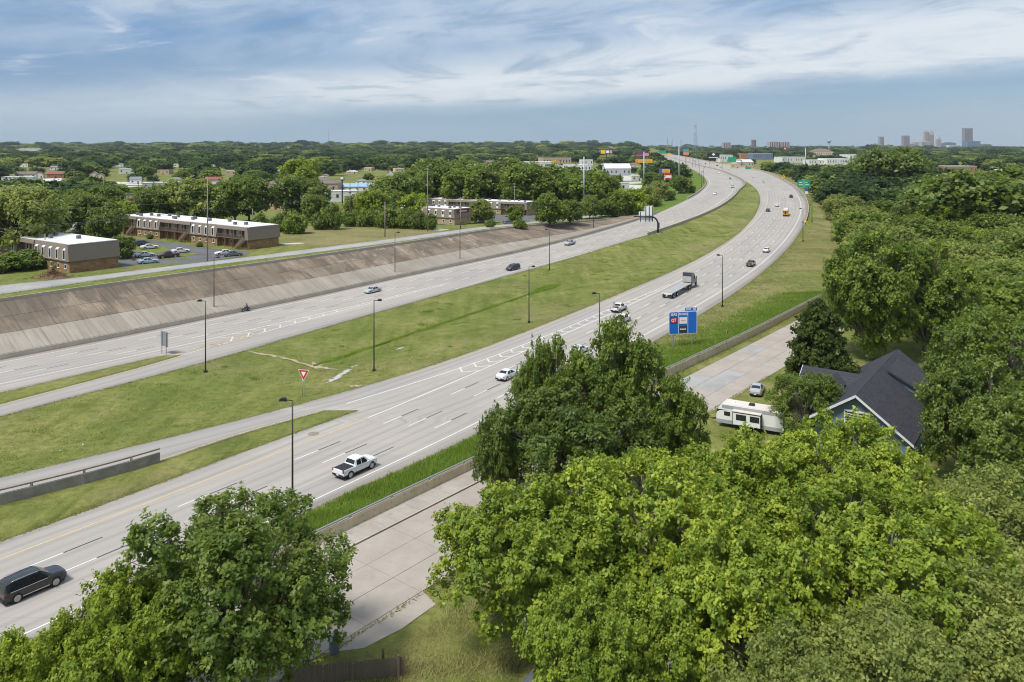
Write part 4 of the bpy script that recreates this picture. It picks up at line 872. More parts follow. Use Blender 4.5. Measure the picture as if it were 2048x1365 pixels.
for s in (-1, 1):
    MB().box(s * 1.21 - .01, s * 1.21 + .01, 16.4, 17.5, 2.1, 2.85).build('side_window', 'car_glass', fb); MB().box(s * 1.5 - .08, s * 1.5 + .08, 17.6, 17.75, 2.0, 2.7).build('mirror', 'dark_trim', fb); MB().box(s * 1.0 - .22, s * 1.0 + .22, 15.0, 16.9, .45, 1.0).build('fuel_tank', 'chrome', fb)
# school bus
X, Y, a = on(WR, 0, 1572, 431); bus = empty('school_bus', (X, Y, float(zh(Y)) + .01), a, 'yellow school bus with white roof driving away', 'bus'); bus.rotation_euler[0] = math.atan(.02)
MB().prism([(-1.2, .55), (1.2, .55), (1.22, 1.9), (1.15, 2.75), (-1.15, 2.75), (-1.22, 1.9)], 'y', -5.2, 3.6).build('body', 'paint_bus', bus); MB().prism([(-1.14, 2.76), (1.14, 2.76), (.9, 3.05), (-.9, 3.05)], 'y', -5.15, 3.5).build('roof', 'paint_car_white', bus)
MB().box(-1.0, 1.0, 3.6, 5.2, .6, 1.75, tx=.1).build('bonnet', 'paint_bus', bus)
for s in (-1, 1):
    for i in range(9): MB().box(s * 1.2 - .03, s * 1.2 + .03, -4.8 + i * .9, -4.1 + i * .9, 1.75, 2.45).build('side_window', 'car_glass', bus)
    MB().box(s * 1.232 - .006, s * 1.232 + .006, -5.1, 3.5, 1.2, 1.28).build('side_stripe', 'dark_trim', bus); MB().box(s * .75 - .25, s * .75 + .25, -5.24, -5.19, 1.8, 2.4).build('rear_window', 'car_glass', bus); MB().box(s * .98 - .1, s * .98 + .1, -5.25, -5.2, 1.25, 1.5).build('tail_light', 'tail_light', bus)
MB().box(-.4, .4, -5.25, -5.19, 1.05, 2.4).build('rear_door', 'dark_trim', bus); MB().box(-1.2, 1.2, -5.4, -5.15, .5, .75).build('rear_bumper', 'dark_trim', bus); tyres(bus, (-3.0, 4.2), 1.2)
# lorry on the far overpass
X, Y, a = on(UL, 0, 1388, 322.5); tk = empty('lorry', (X, Y, float(zh(Y))), -.1, 'dark red lorry with a long white trailer far up the highway', 'truck'); MB().box(-1.25, 1.25, 0, 3.5, .6, 3.6, ty=.2).build('cab', 'paint_car_maroon', tk); MB().box(-1.3, 1.3, -15, -.3, 1.1, 4.0).build('trailer', 'paint_car_white', tk); tyres(tk, (2.6, -1., -13, -14.2), 1.2)

# parked cars by the apartments, and the near street
PK = 'cars parked in the apartment lot'
for q in [('sedan', 'white sedan parked in the middle row of the apartment lot', 299, 498, -.9, 'paint_car_white'), ('sedan', 'white sedan parked near the pickup, closer to the road', 290, 514, -.95, 'paint_car_silver'), ('sedan', 'pale blue sedan parked behind the round bush', 296, 527, -.95, 'paint_car_blue'), ('pickup', 'dark maroon pickup parked at the lawn tongue', 336, 516, .75 + 1.57, 'paint_car_maroon'), ('sedan', 'white sedan parked behind the maroon pickup', 361, 506, -.95, 'paint_car_white'), ('sedan', 'white sedan at the lot entrance, behind the grey one', 448, 510, 2.2, 'paint_car_white'), ('sedan', 'grey sedan at the lot entrance', 466, 512.5, -.95, 'paint_car_grey'), ('van', 'dark van parked under the lot tree', 283, 492, -.95, 'paint_car_dark'), ('sedan', 'white sedan parked alone at the back of the lot', 156, 463, -1.0, 'paint_car_white'), ('sedan', 'white car half hidden by the lot tree', 250, 507, -.95, 'paint_car_white')]:
    p = at(q[2], q[3]); car(q[0], {'sedan': 'sedan', 'pickup': 'pickup_truck', 'van': 'van'}[q[0]], q[1], p.x, p.y, q[4], q[5], group=PK)
for q in [('pickup', 'white pickup parked behind the sign building', 956, 437.5, .7, 'paint_car_white'), ('suv', 'dark suv parked in the second lot', 1018, 435, -.3 + 3.1, 'paint_car_dark'), ('suv', 'grey suv turning out onto the far frontage road', 1019, 450, -1.2, 'paint_car_grey')]:
    p = at(q[2], q[3]); car(q[0], {'suv': 'suv', 'pickup': 'pickup_truck'}[q[0]], q[1], p.x, p.y, q[4], q[5])
p = at(1514, 786); car('sedan', 'sedan', 'silver sedan parked on the grass beyond the travel trailer', p.x, p.y, -.42, 'paint_car_silver')

# travel trailers
mat('rv_white', rough=.35, spec=.5, col=(.74, .74, .73)); mat('rv_roof', rough=.6, col=(.66, .60, .53)); mat('rv_grey', rough=.4, col=(.33, .35, .37))
def rv(label, loc, rz, L=8.6, name='travel_trailer', detail=True):
    e = empty(name, loc, rz, label, 'trailer'); W = 1.22
    MB().prism([(0, .75), (L, .75), (L, 2.9), (L - .15, 3.05), (.9, 3.05), (.25, 2.55), (-.05, 1.5)], 'y', -W, W).build('body', 'rv_white', e)
    MB().box(.85, L - .1, -W + .05, W - .05, 3.05, 3.12).build('roof', 'rv_roof', e); MB().box(.05, L, -W - .02, W + .02, .55, 1.05).build('skirt', 'rv_grey', e)
    MB().box(.7, L, W - .01, W + .012, 2.55, 3.0).build('side_band', 'rv_grey', e)
    if detail:
        so = MB().box(2.3, 5.9, W, W + .75, .85, 2.55).build('slide_out', 'rv_white', e); MB().box(2.25, 5.95, W - .02, W + .8, 2.55, 2.63).build('slide_roof', 'rv_roof', so); MB().box(2.27, 2.33, W, W + .78, .8, 2.6).box(5.87, 5.93, W, W + .78, .8, 2.6).box(2.3, 5.9, W + .74, W + .78, 2.44, 2.56).build('slide_trim', 'dark_trim', so)
        for x0, x1, y in ((2.75, 4.05, W + .75), (4.55, 5.75, W + .75)): w = MB().box(x0, x1, y, y + .03, 1.5, 2.25).build('window', 'car_glass', so)
        MB().box(1.0, 1.8, W, W + .03, 1.6, 2.15).build('window', 'car_glass', e); MB().prism([(.1, 2.35), (1.5, 2.35), (.4, 2.2), (-.02, 1.9)], 'y', W + .001, W + .012).build('side_graphic', 'dark_trim', e)
        MB().box(4.0, 4.8, -.35, .35, 3.12, 3.38, tx=.1, ty=.08).build('roof_air_conditioner', 'dark_trim', e); MB().box(1.7, 2.2, -.3, .2, 3.12, 3.22).build('roof_vent', 'rv_white', e)
    else: MB().box(1.6, 2.6, W, W + .03, 1.6, 2.2).build('window', 'car_glass', e)
    for x in (L * .55, L * .55 + .95): MB().prism([(x + math.cos(2 * math.pi * i / 14) * .36, .36 + math.sin(2 * math.pi * i / 14) * .36) for i in range(14)], 'y', W - .3, W + .025).build('wheel', 'tyre', e)
    MB().tube([(0, -.4, .6), (-1.1, 0, .55), (0, .4, .6)], .06, 5).build('hitch', 'dark_trim', e); return e
p = at(1438, 853); e = rv('white travel trailer with slide-out parked beside the dark elm', (p.x + .3, p.y + 1.2, p.z + .02), math.pi - .50 + math.pi)
e.scale = (1, -1, 1)
for q in [((150, 457), 'white camper at the back of the apartment lot, left one', .55), ((172, 456), 'white camper at the back of the apartment lot, right one', .55)]:
    p = at(*q[0]); rv(q[1], p, -.35, 6.4, 'camper', False)

# motorcycle and rider on the shoulder
p = PH(492, 623); p = Vector((p[0], p[1], float(zh(p[1])))); rz = -math.atan(float(dX(UL, p.y))) + math.pi
mc = empty('motorcycle', p, rz, 'dark motorcycle stopped on the shoulder against the barrier', 'motorcycle')
for y in (-.75, .78):
    v = MB(); N = 16; v.prism([(y + math.cos(2 * math.pi * i / N) * .33, .33 + math.sin(2 * math.pi * i / N) * .33) for i in range(N)], 'x', -.07, .07); o = v.build('wheel', 'tyre', mc); h = MB(); h.prism([(y + math.cos(2 * math.pi * i / N) * .2, .33 + math.sin(2 * math.pi * i / N) * .2) for i in range(N)], 'x', -.08, .08); h.build('rim', 'rim', o)
MB().tube([(0, .78, .33), (0, .5, .95), (0, -.1, .85), (0, -.75, .36)], [.05, .06, .09, .05], 6).build('frame', 'dark_trim', mc); MB().box(-.16, .16, -.05, .45, .72, 1.0, tx=.04, ty=.06).build('fuel_tank', 'paint_car_dark', mc); MB().box(-.15, .15, -.75, -.05, .70, .84, tx=.02, ty=.04).build('seat', 'dark_trim', mc)
MB().tube([(-.38, .4, 1.12), (-.1, .5, 1.02), (.1, .5, 1.02), (.38, .4, 1.12)], .025, 5).build('handlebar', 'chrome', mc); MB().box(-.2, .2, -.15, .25, .35, .68).build('engine', 'galvanised', mc); MB().box(-.08, .08, .55, .68, .92, 1.08).build('headlight', 'head_light', mc)
mat('denim', (.045, .060, .125), .9); mat('skin', (.38, .22, .15), .6)
def person(loc, rz, label):
    J = {'pel': (0, 0, .86), 'chest': (0, .05, 1.25), 'neck': (0, .10, 1.42), 'hl': (-.11, .0, .84), 'kl': (-.24, .40, .68), 'al': (-.24, .30, .22), 'tl': (-.24, .46, .18), 'hr': (.11, 0, .84), 'kr': (.24, .40, .68), 'ar': (.24, .28, .22), 'tr': (.24, .44, .18), 'sl': (-.2, .06, 1.37), 'el': (-.33, .28, 1.18), 'wl': (-.34, .62, 1.12), 'sr': (.2, .06, 1.37), 'er': (.33, .28, 1.18), 'wr': (.34, .62, 1.12), 'hd': (0, .16, 1.58), 'ht': (0, .16, 1.68)}
    Rd = dict(pel=.15, chest=.16, neck=.06, hl=.10, kl=.075, al=.05, tl=.045, hr=.10, kr=.075, ar=.05, tr=.045, sl=.075, el=.05, wl=.04, sr=.075, er=.05, wr=.04, hd=.105, ht=.09); ks = list(J); ix = {k: i for i, k in enumerate(ks)}
    E_ = [('pel', 'chest'), ('chest', 'neck'), ('pel', 'hl'), ('hl', 'kl'), ('kl', 'al'), ('al', 'tl'), ('pel', 'hr'), ('hr', 'kr'), ('kr', 'ar'), ('ar', 'tr'), ('chest', 'sl'), ('sl', 'el'), ('el', 'wl'), ('chest', 'sr'), ('sr', 'er'), ('er', 'wr'), ('neck', 'hd'), ('hd', 'ht')]
    me = bpy.data.meshes.new('person'); me.from_pydata([J[k] for k in ks], [(ix[a], ix[b]) for a, b in E_], []); o = link(bpy.data.objects.new('person', me)); m = o.modifiers.new('skin', 'SKIN')
    for i, k in enumerate(ks): me.skin_vertices[0].data[i].radius = (Rd[k],) * 2; me.skin_vertices[0].data[i].use_root = k == 'pel'
    s = o.modifiers.new('sub', 'SUBSURF'); s.levels = 1; s.render_levels = 2; me.materials.append(MATS['denim']); o.location = loc; o.rotation_euler = (0, 0, rz); tag(o, label, 'person')
    mb = MB(); vs = []
    for i in range(7):
        q = math.pi * i / 6 - math.pi / 2
        for k in range(10): vs.append((math.cos(q) * .125 * math.cos(k * .6283), .16 + math.cos(q) * .14 * math.sin(k * .6283), 1.64 + math.sin(q) * .145))
    mb.add(vs, [(i * 10 + k, i * 10 + (k + 1) % 10, (i + 1) * 10 + (k + 1) % 10, (i + 1) * 10 + k) for i in range(6) for k in range(10)], 0, True); mb.build('helmet', 'dark_trim', o)
person(Vector((p.x, p.y, p.z)) + Vector((0, -.35, 0)).xyz if False else (Matrix.Translation(p) @ Matrix.Rotation(rz, 4, 'Z') @ Vector((0, -.35, 0))), rz, 'person in dark blue sitting on the motorcycle')
# ------------------------------------------------------------------ lamp posts
LP_POLE = MB().tube([(0, 0, 0), (0, 0, 12.0)], [.115, .075], 8).mesh('pole', 'pole_black'); LP_BASE = MB().box(-.28, .28, -.28, .28, -.3, .35, tx=.03, ty=.03).mesh('base', 'pole_black')
LP_ARM = MB().tube([(0, 0, 11.95), (.75, 0, 12.05)], .05, 6).mesh('arm', 'pole_black'); LP_HEAD = MB().prism([(.55, 11.92), (1.30, 11.92), (1.36, 12.06), (1.15, 12.24), (.72, 12.24)], 'y', -.20, .20).mesh('lamp_head', 'pole_black')
def lamp(label, x, y, right, p=None, sc=1.):
    p = at(x, y) if p is None else p
    e = empty('lamp_post', p, 0 if right else math.pi, label, 'lamp post', 'black lamp posts along the highway'); e.scale = (sc,) * 3
    for n, m in (('pole', LP_POLE), ('base', LP_BASE), ('arm', LP_ARM), ('lamp_head', LP_HEAD)): inst(n, m, e)
lamp('black lamp post in the median by the exit ramp', 411, 745, False); lamp('black lamp post at the barrier near the motorcycle', 428, 623, True)
lamp('tall black lamp post nearest, beside the white pickup', 585, 1032, False); lamp('black lamp post in the median near the ditch', 748, 743, True)
lamp('black lamp post at the foot of the slope left of the silver sedan', 790, 551, True); lamp('black lamp post at the foot of the slope below the sign building', 920, 524, True)
lamp('black lamp post in the median left of the lumber pickup', 1058, 646, True); lamp('black lamp post on the median edge by the dark minivan', 1099, 541, False)
lamp('black lamp post at the slope below the steel pole', 1187, 462, True); lamp('black lamp post behind the top of the dark elm', 1199, 722, False)
lamp('black lamp post right of the flatbed truck', 1445, 614, False); lamp('black lamp post on the verge below the school bus', 1606, 483, False); lamp('black lamp post by the green signs, nearer one', 1624, 444, False)
lamp('black lamp post by the green signs, farther one', 1620, 411, False); lamp('black lamp post on the grass inside the bend, nearest of three', 1403, 379, True); lamp('black lamp post on the grass inside the bend, middle of three', 1407, 366, True); lamp('black lamp post on the grass inside the bend, farthest of three', 1399, 353, True)
for i, (x, y) in enumerate([(1445, 342), (1420, 334), (1379, 325)]): P = PH(x, y); lamp(['lamp post on the median barrier, nearest one', 'lamp post on the median barrier, middle one', 'lamp post on the median barrier, farthest one'][i], 0, 0, True, Vector((P[0], P[1], float(zh(P[1])))))

# ------------------------------------------------------------------ writing
def text(parent, s, size, loc, m, rot=(math.pi / 2, 0, 0), ext=.004, name='lettering', sx=1., font_bold=True):
    c = bpy.data.curves.new(name, 'FONT'); c.body = s; c.size = size; c.align_x = 'CENTER'; c.align_y = 'CENTER'; c.extrude = ext; c.offset = size * .03 if font_bold else 0
    c.resolution_u = 2; tmp = bpy.data.objects.new(name, c); me = bpy.data.meshes.new_from_object(tmp); bpy.data.objects.remove(tmp); me.materials.clear(); me.materials.append(MATS[m]); o = link(bpy.data.objects.new(name, me), parent); o.location = loc; o.rotation_euler = rot; o.scale = (sx, 1, 1); return o
def rrect(x0, x1, z0, z1, r, n=5):
    pts = []
    for cx, cz, a in ((x1 - r, z0 + r, -90), (x1 - r, z1 - r, 0), (x0 + r, z1 - r, 90), (x0 + r, z0 + r, 180)):
        for i in range(n): q = math.radians(a + 90 * i / (n - 1)); pts.append((cx + r * math.cos(q), cz + r * math.sin(q)))
    return pts
mat('sign_blue', rough=.45, build=lambda t, b: (.012, .135, .52)); mat('sign_white', rough=.45, build=lambda t, b: (.80, .80, .80)); mat('sign_red', rough=.45, build=lambda t, b: (.52, .02, .02)); mat('sign_black', rough=.5, build=lambda t, b: (.02, .02, .02)); mat('sign_green', rough=.45, build=lambda t, b: (.02, .30, .17)); mat('sign_yellow', rough=.5, build=lambda t, b: (.80, .48, .01)); mat('sign_orange', rough=.5, build=lambda t, b: (.75, .26, .06)); mat('sign_char', rough=.5, build=lambda t, b: (.045, .035, .032)); mat('sign_pink', rough=.5, build=lambda t, b: (.70, .30, .22))
# services sign: x right, faces -y
p = at(1366, 695); sg = empty('services_sign', p, math.radians(11), 'blue motorist services sign with logo panels and EXIT 10 tab', 'sign')
W, Hs, z0 = 5.6, 4.2, 2.5
for x in (-2.1 + .2, 1.9): MB().box(x - .09, x + .09, .05, .25, -.3, z0 + Hs - .1).build('post', 'galvanised', sg)
MB().prism(rrect(-W / 2, W / 2, z0, z0 + Hs, .35), 'y', 0, .05).build('border', 'sign_white', sg); bp = MB().prism(rrect(-W / 2 + .1, W / 2 - .1, z0 + .1, z0 + Hs - .1, .28), 'y', -.02, .0).build('panel', 'sign_blue', sg)
for x in (-.92, .96): MB().box(x - .04, x + .04, -.03, -.018, z0 + .1, z0 + Hs - .1).build('divider', 'sign_white', bp)
text(bp, 'GAS', .66, (-1.82, -.03, z0 + Hs - .52), 'sign_white'); text(bp, 'FOOD', .62, (.03, -.03, z0 + Hs - .52), 'sign_white')
tb = MB().prism(rrect(.35, 2.85, z0 + Hs, z0 + Hs + .75, .12), 'y', 0, .05).build('exit_tab_border', 'sign_white', sg); MB().prism(rrect(.43, 2.77, z0 + Hs + .08, z0 + Hs + .67, .1), 'y', -.02, .0).build('exit_tab', 'sign_blue', tb)
text(tb, 'EXIT', .50, (1.12, -.03, z0 + Hs + .36), 'sign_white'); text(tb, '10', .74, (2.22, -.03, z0 + Hs + .37), 'sign_white')
lg = MB().box(-2.50, -1.20, -.05, -.02, z0 + 2.05, z0 + 3.15).build('logo_panel', 'sign_char', sg); MB().box(-2.40, -1.30, -.06, -.05, z0 + 2.13, z0 + 3.07).build('logo_field', 'sign_red', lg); text(lg, 'QT', .78, (-1.85, -.07, z0 + 2.60), 'sign_white', sx=.9)
lg = MB().box(-.72, .78, -.05, -.02, z0 + 1.92, z0 + 3.12).build('logo_panel', 'sign_white', sg); [MB().box(-.45 + i * .16, -.33 + i * .16, -.06, -.05, z0 + 2.42, z0 + 2.42 + (.16 if i % 2 else .22)).build('logo_mark', 'sign_pink', lg) for i in range(6)]
lg = MB().box(-.74, .76, -.05, -.02, z0 + .25, z0 + 1.45).build('logo_panel', 'sign_char', sg); [MB().box(-.58 + i * .15, -.47 + i * .15, -.06, -.05, z0 + .78, z0 + .78 + (.20 if i % 3 else .28)).build('logo_mark', 'sign_white', lg) for i in range(8)]; MB().box(-.55, .6, -.06, -.05, z0 + 1.12, z0 + 1.16).build('logo_mark', 'sign_red', lg)
# yield sign
p = at(607, 795); y_ = empty('yield_sign', p, math.radians(-12), 'red and white triangular yield sign beside the entrance ramp', 'sign')
for x in (-.18, .22): MB().tube([(x, .05, -.2), (x, .05, 2.9)], .035, 5).build('post', 'galvanised', y_)
def tri(s, y0, y1): return MB().prism([(-.95 * s, 3.25 + .82 * s * .58), (0, 3.25 - 1.64 * s * .58 + .1), (.95 * s, 3.25 + .82 * s * .58)], 'y', y0, y1)
z = 3.0; MB().prism([(-.92, 4.15), (0, 2.5), (.92, 4.15)], 'y', 0, .03).build('border', 'sign_white', y_); MB().prism([(-.82, 4.09), (0, 2.63), (.82, 4.09)], 'y', -.015, 0).build('face', 'sign_red', y_); MB().prism([(-.40, 3.85), (0, 3.10), (.40, 3.85)], 'y', -.03, -.015).build('centre', 'sign_white', y_)
# back of a road sign on two posts
p = at(328, 714); b_ = empty('road_sign', p, math.radians(-38), 'grey back of a sign on two posts in the grass island', 'sign')
for x in (-.75, .75): MB().box(x - .06, x + .06, -.05, .05, -.3, 4.4).build('post', 'galvanised', b_)
MB().box(-1.25, 1.25, .06, .1, 1.9, 4.6).build('sign_back', 'galvanised', b_)
for z in (2.3, 3.2, 4.2): MB().box(-1.2, 1.2, .02, .06, z - .04, z + .04).build('brace', 'galvanised', b_)
# cantilever gantry
p = at(1316, 467); g = empty('sign_gantry', p, math.radians(0), 'black curved cantilever arm carrying sign backs over the far carriageway', 'gantry')
arc = [(0, 0, 0), (0, 0, 3.6)] + [(-3.0 + 3.0 * math.cos(q), 0, 3.6 + 3.0 * math.sin(q)) for q in np.linspace(.2, 1.5708, 8)] + [(-9.5, 0, 6.65)]
MB().tube(arc, [.36] * 2 + [.34] * 8 + [.24], 10).build('arm', 'pole_black', g); MB().box(-.6, .6, -.6, .6, -.6, .15).build('base', 'barrier_concrete', g); MB().box(.3, .75, -.25, .25, 2.0, 4.2).build('control_box', 'galvanised', g)
for x0, x1, z0, z1 in ((-7.5, -5.2, 4.6, 8.6), (-5.2, -1.2 - .6, 4.6, 10.6)):
    b = MB().box(x0, x1 - .03, .42, .48, z0, z1).build('sign_back', 'sign_white', g)
for x in (-6.9, -4.8, -3.4, -2.1): MB().box(x - .12, x + .12, .30, .42, 4.5, 8.5 if x < -5 else 10.5).build('upright', 'pole_black', g)
# other road signs
def post_sign(name, label, x, y, h, w, hs, m, rz=0., diamond=False, posts=1, txt=None, loc=None, cat='sign'):
    p = at(x, y) if loc is None else loc; e = empty(name, p, rz, label, cat)
    for i in range(posts): xx = 0 if posts == 1 else (-w * .3 + w * .6 * i / (posts - 1)); MB().box(xx - .08, xx + .08, .03, .18, -.5, h + hs * .5).build('post', 'galvanised' if m != 'sign_orange' else 'wood_pole', e)
    if diamond: MB().prism([(0, h), (w / 2, h + w / 2), (0, h + w), (-w / 2, h + w / 2)], 'y', -.02, .02).build('face', m, e); MB().box(-.1, .1, -.03, -.02, h + w * .25, h + w * .72).box(-.22, .22, -.03, -.021, h + w * .5, h + w * .58).build('symbol', 'sign_black', e)
    else:
        f = MB().box(-w / 2, w / 2, -.03, .03, h, h + hs).build('face', m, e)
        if txt:
            for i, (s, c, sz, dx, dz) in enumerate(txt): text(f, s, sz, (dx, -.05, h + hs / 2 + dz), c)
    return e
def hw(x, y, lift=0): P = PH(x, y); return Vector((P[0], P[1], float(zh(P[1])) + lift))
post_sign('warning_sign', 'yellow diamond warning sign at the end of the far frontage road', 1208, 430, 1.6, 2.0, 0, 'sign_yellow', diamond=True)
post_sign('warning_sign', 'yellow diamond warning sign on the outside of the bend', 1564, 361, 2.0, 3.2, 0, 'sign_yellow', diamond=True, loc=hw(1567, 361, -.6))
gs = post_sign('guide_sign', 'pair of green highway signs on the verge of the bend', 1608, 393, 5.4, 7.6, 4.4, 'sign_green', posts=2); MB().box(-.1, .1, -.05, -.03, 5.4, 9.8).build('divider', 'sign_white', gs)
for dx in (-1.9, 1.9):
    for k in range(2): MB().box(dx - 1.2 + .2 * k, dx + 1.2 - .3 * k, -.045, -.03, 6.6 + 1.4 * k, 7.0 + 1.4 * k).build('legend_bar', 'sign_white', gs)
rs = empty('route_marker', at(1613, 394), 0, 'white and blue route shields on a post by the green signs', 'sign'); MB().box(-.08, .08, 0, .12, -.3, 4.4).build('post', 'galvanised', rs); MB().prism(rrect(-.9, .9, 1.6, 3.2, .4), 'y', -.05, 0).build('shield', 'sign_white', rs); MB().prism(rrect(-.9, .9, 3.4, 4.9, .4), 'y', -.05, 0).build('shield', 'sign_blue', rs)
post_sign('guide_sign', 'small green sign beyond the parapet', 1493, 340, 4.0, 6.5, 2.6, 'sign_green', posts=2, loc=hw(1496, 339, -4))
gg = empty('sign_gantry', hw(1484, 334, -1), 0, 'black cantilever gantry with a green sign beyond the bend', 'gantry'); MB().tube([(0, 0, 0), (0, 0, 7)] + [(-3 + 3 * math.cos(q), 0, 7 + 3 * math.sin(q)) for q in np.linspace(.2, 1.57, 6)] + [(-20, 0, 10)], .5, 8).build('arm', 'pole_black', gg); MB().box(-19, -8, -.6, -.5, 7.5, 14).build('sign_face', 'sign_green', gg)
og = empty('sign_gantry', hw(1325, 316, 0), 0, 'green overhead sign far up the overpass', 'gantry'); MB().tube([(8, 0, 0), (8, 0, 16)], .4, 6).build('post', 'pole_black', og); MB().box(-8, 7.5, -.3, 0, 10.5, 16.5).build('sign_face', 'sign_green', og)
yb = empty('crash_cushion', hw(1611, 448), .35, 'yellow crash cushion at the start of the parapet', 'barrier'); MB().prism(rrect(-.6, .6, 0, 1.2, .3), 'y', -.8, 0).build('nose', 'sign_yellow', yb); MB().box(-.3, .3, 0, 2.2, 0, .9).build('body', 'galvanised', yb)
for x, y, h, lb in ((1454, 0, 0, 0),): pass
for i, (x, y) in enumerate([(1453, 679), (1470, 671)]):
    p = at(x, y); fl = empty('marker_flag', p, .3, ['small red marker flag on the wall, shorter one', 'small red marker flag on the wall, taller one'][i], 'flag'); MB().tube([(0, 0, 0), (0, 0, 1.7 + .5 * i)], .025, 4).build('staff', 'galvanised', fl); MB().prism([(0, 1.0 + .4 * i), (.32, 1.2 + .4 * i), (.30, 1.6 + .5 * i), (0, 1.7 + .5 * i)], 'y', -.01, .01).build('cloth', 'sign_red', fl)
# billboards
def billboard(label, x, ytop, ybase, wpx, hpx, Y, m, parts, sc=None, posts=1):
    X = (x - 1024) * Y / FPX; k = Y / FPX; zt = HC - (ytop - HY) * k; e = empty('billboard', (X, Y, G(X, Y) - .3), 0, label, 'billboard'); h = zt - e.location.z; w, hh = wpx * k, hpx * k
    for i in range(posts): xx = 0 if posts == 1 else (-.3 + .6 * i) * w; MB().tube([(xx, .6, 0), (xx, .6, h - .1)], .35, 8).build('post', 'dark_trim', e)
    f = MB().box(-w / 2, w / 2, -.2, .2, h - hh, h).build('face', m, e); MB().box(-w / 2 - .2, w / 2 + .2, .21, .6, h - hh - .3, h + .1).build('frame', 'dark_trim', e)
    for i, (x0, x1, z0, z1, mm) in enumerate(parts): MB().box(-w / 2 + x0 * w, -w / 2 + x1 * w, -.25 - .03 * i, -.2, h - hh + z0 * hh, h - hh + z1 * hh).build('print_block', mm, f)
    return e, f, h, hh, w
mat('sign_purple', rough=.5, build=lambda t, b: (.12, .09, .30)); mat('sign_plum', rough=.5, build=lambda t, b: (.16, .06, .09)); mat('sign_cyan', rough=.5, build=lambda t, b: (.10, .30, .42))
billboard('billboard with yellow and purple print beyond the warehouses', 1213, 300, 0, 24, 8, 900, 'sign_purple', [(.02, .40, .05, .95, 'sign_yellow'), (.48, .70, .2, .8, 'sign_white'), (.76, .96, .15, .85, 'sign_pink')])
billboard('plum coloured billboard beside the overpass', 1285, 305, 0, 28, 9, 800, 'sign_plum', [(.05, .6, .30, .42, 'sign_pink'), (.65, .95, .2, .8, 'sign_pink')])
billboard('long yellow sign board in front of the overpass', 1288, 319, 0, 34, 7, 760, 'sign_yellow', [(.02, .16, .1, .9, 'sign_orange'), (.25, .9, .35, .65, 'sign_pink')])
billboard('billboard with yellow panel among the trees', 1329, 338, 0, 22, 10, 640, 'sign_purple', [(.28, .98, .25, .9, 'sign_yellow'), (.4, .85, .45, .7, 'sign_orange')])
e, f, h, hh, w = billboard('black billboard with white diamond emblem beyond the highway', 1427, 306, 0, 24, 11, 1250, 'sign_black', [(.1, .9, .10, .22, 'sign_white')], posts=2); MB().prism([(0, h - hh * .55), (hh * .32, h - hh * .30), (0, h - hh * .04), (-hh * .32, h - hh * .30)], 'y', -.3, -.2).build('emblem', 'sign_white', f)
billboard('orange and grey pylon sign beside the radio mast', 1372, 299, 0, 11, 12, 1100, 'sign_cyan', [(.0, 1, 0, .48, 'sign_orange')])
billboard('red and white arched shop sign among the trees', 1336, 347, 0, 14, 13, 600, 'sign_white', [(0, 1, .70, 1, 'sign_red'), (.1, .8, 0, .3, 'sign_red')])
billboard('red square pylon sign over the far shops', 1570, 294, 0, 6, 7, 1500, 'sign_red', [(.3, .7, .3, .7, 'sign_white')])
billboard('yellow pylon sign by the white warehouse', 1109, 320, 0, 6, 6, 620, 'sign_yellow', [(.3, .7, .3, .7, 'sign_orange')])
billboard('small grey pylon sign among the shops', 684, 354, 0, 7, 6, 430, 'galvanised', [(.1, .9, .1, .9, 'sign_white')])

# ------------------------------------------------------------------ utility poles and wires
POLES = {}
def upole(key, label, x, ybase, ytop, m='wood_pole', r=.17, arms=(.9,), name='utility_pole', Y=None, trans=False):
    if Y is None: p = at(x, ybase)
    else: X = (x - 1024) * Y / FPX; p = Vector((X, Y, G(X, Y)))
    h = HC - (ytop - HY) * p.y / FPX - p.z; e = empty(name, p, .6 if arms else 0, label, 'utility pole'); MB().tube([(0, 0, -.5), (0, 0, h)], [r * 1.15, r * .7], 8).build('pole', m, e)
    for i, f in enumerate(arms): MB().box(-1.2, 1.2, -.06, .06, h * f - .06, h * f + .06).build('crossarm', m if m == 'wood_pole' else 'galvanised', e)
    if arms:
        for s in (-1.05, -.4, .4, 1.05): MB().tube([(s, 0, h * arms[0] + .06), (s, 0, h * arms[0] + .3)], .05, 5).build('insulator', 'sign_white', e)
    if trans: MB().tube([(.35, 0, h * .55), (.35, 0, h * .55 + 1.)], .25, 8).build('transformer', 'galvanised', e); MB().tube([(-.35, 0, h * .55), (-.35, 0, h * .55 + 1.)], .25, 8).build('transformer', 'galvanised', e)
    POLES[key] = (p, h)
upole('a', 'tall wooden power pole at the apartment lot entrance', 415, 523, 354, arms=(.62,)); upole('b', 'tall wooden power pole left of the sign building', 855, 463, 336, arms=(.97, .72)); upole('c', 'wooden power pole with transformers in the dry field', 700, 447, 338, arms=(.96, .9), trans=True)
upole('d', 'plain wooden pole at the corner of the dry field', 770, 474, 404, arms=()); upole('e', 'short wooden pole in front of the left apartment block', 90, 534, 468, arms=()); upole('f', 'wooden pole in front of the sign building', 921, 458, 395, arms=(.95,))
upole('s1', 'tall grey steel pole right of the two roadside trees', 1168, 427, 314, 'steel_pole', .42, (), 'steel_pole'); upole('s2', 'tall grey steel pole among the trees left of the bend', 1288, 0, 304, 'steel_pole', .45, (), 'steel_pole', 520); upole('s3', 'tall grey steel pole on the grass inside the bend', 1358, 0, 291, 'steel_pole', .5, (), 'steel_pole', 640); upole('s4', 'tall grey steel pole beyond the right-hand wood', 1611, 0, 296, 'steel_pole', .6, (), 'steel_pole', 950)
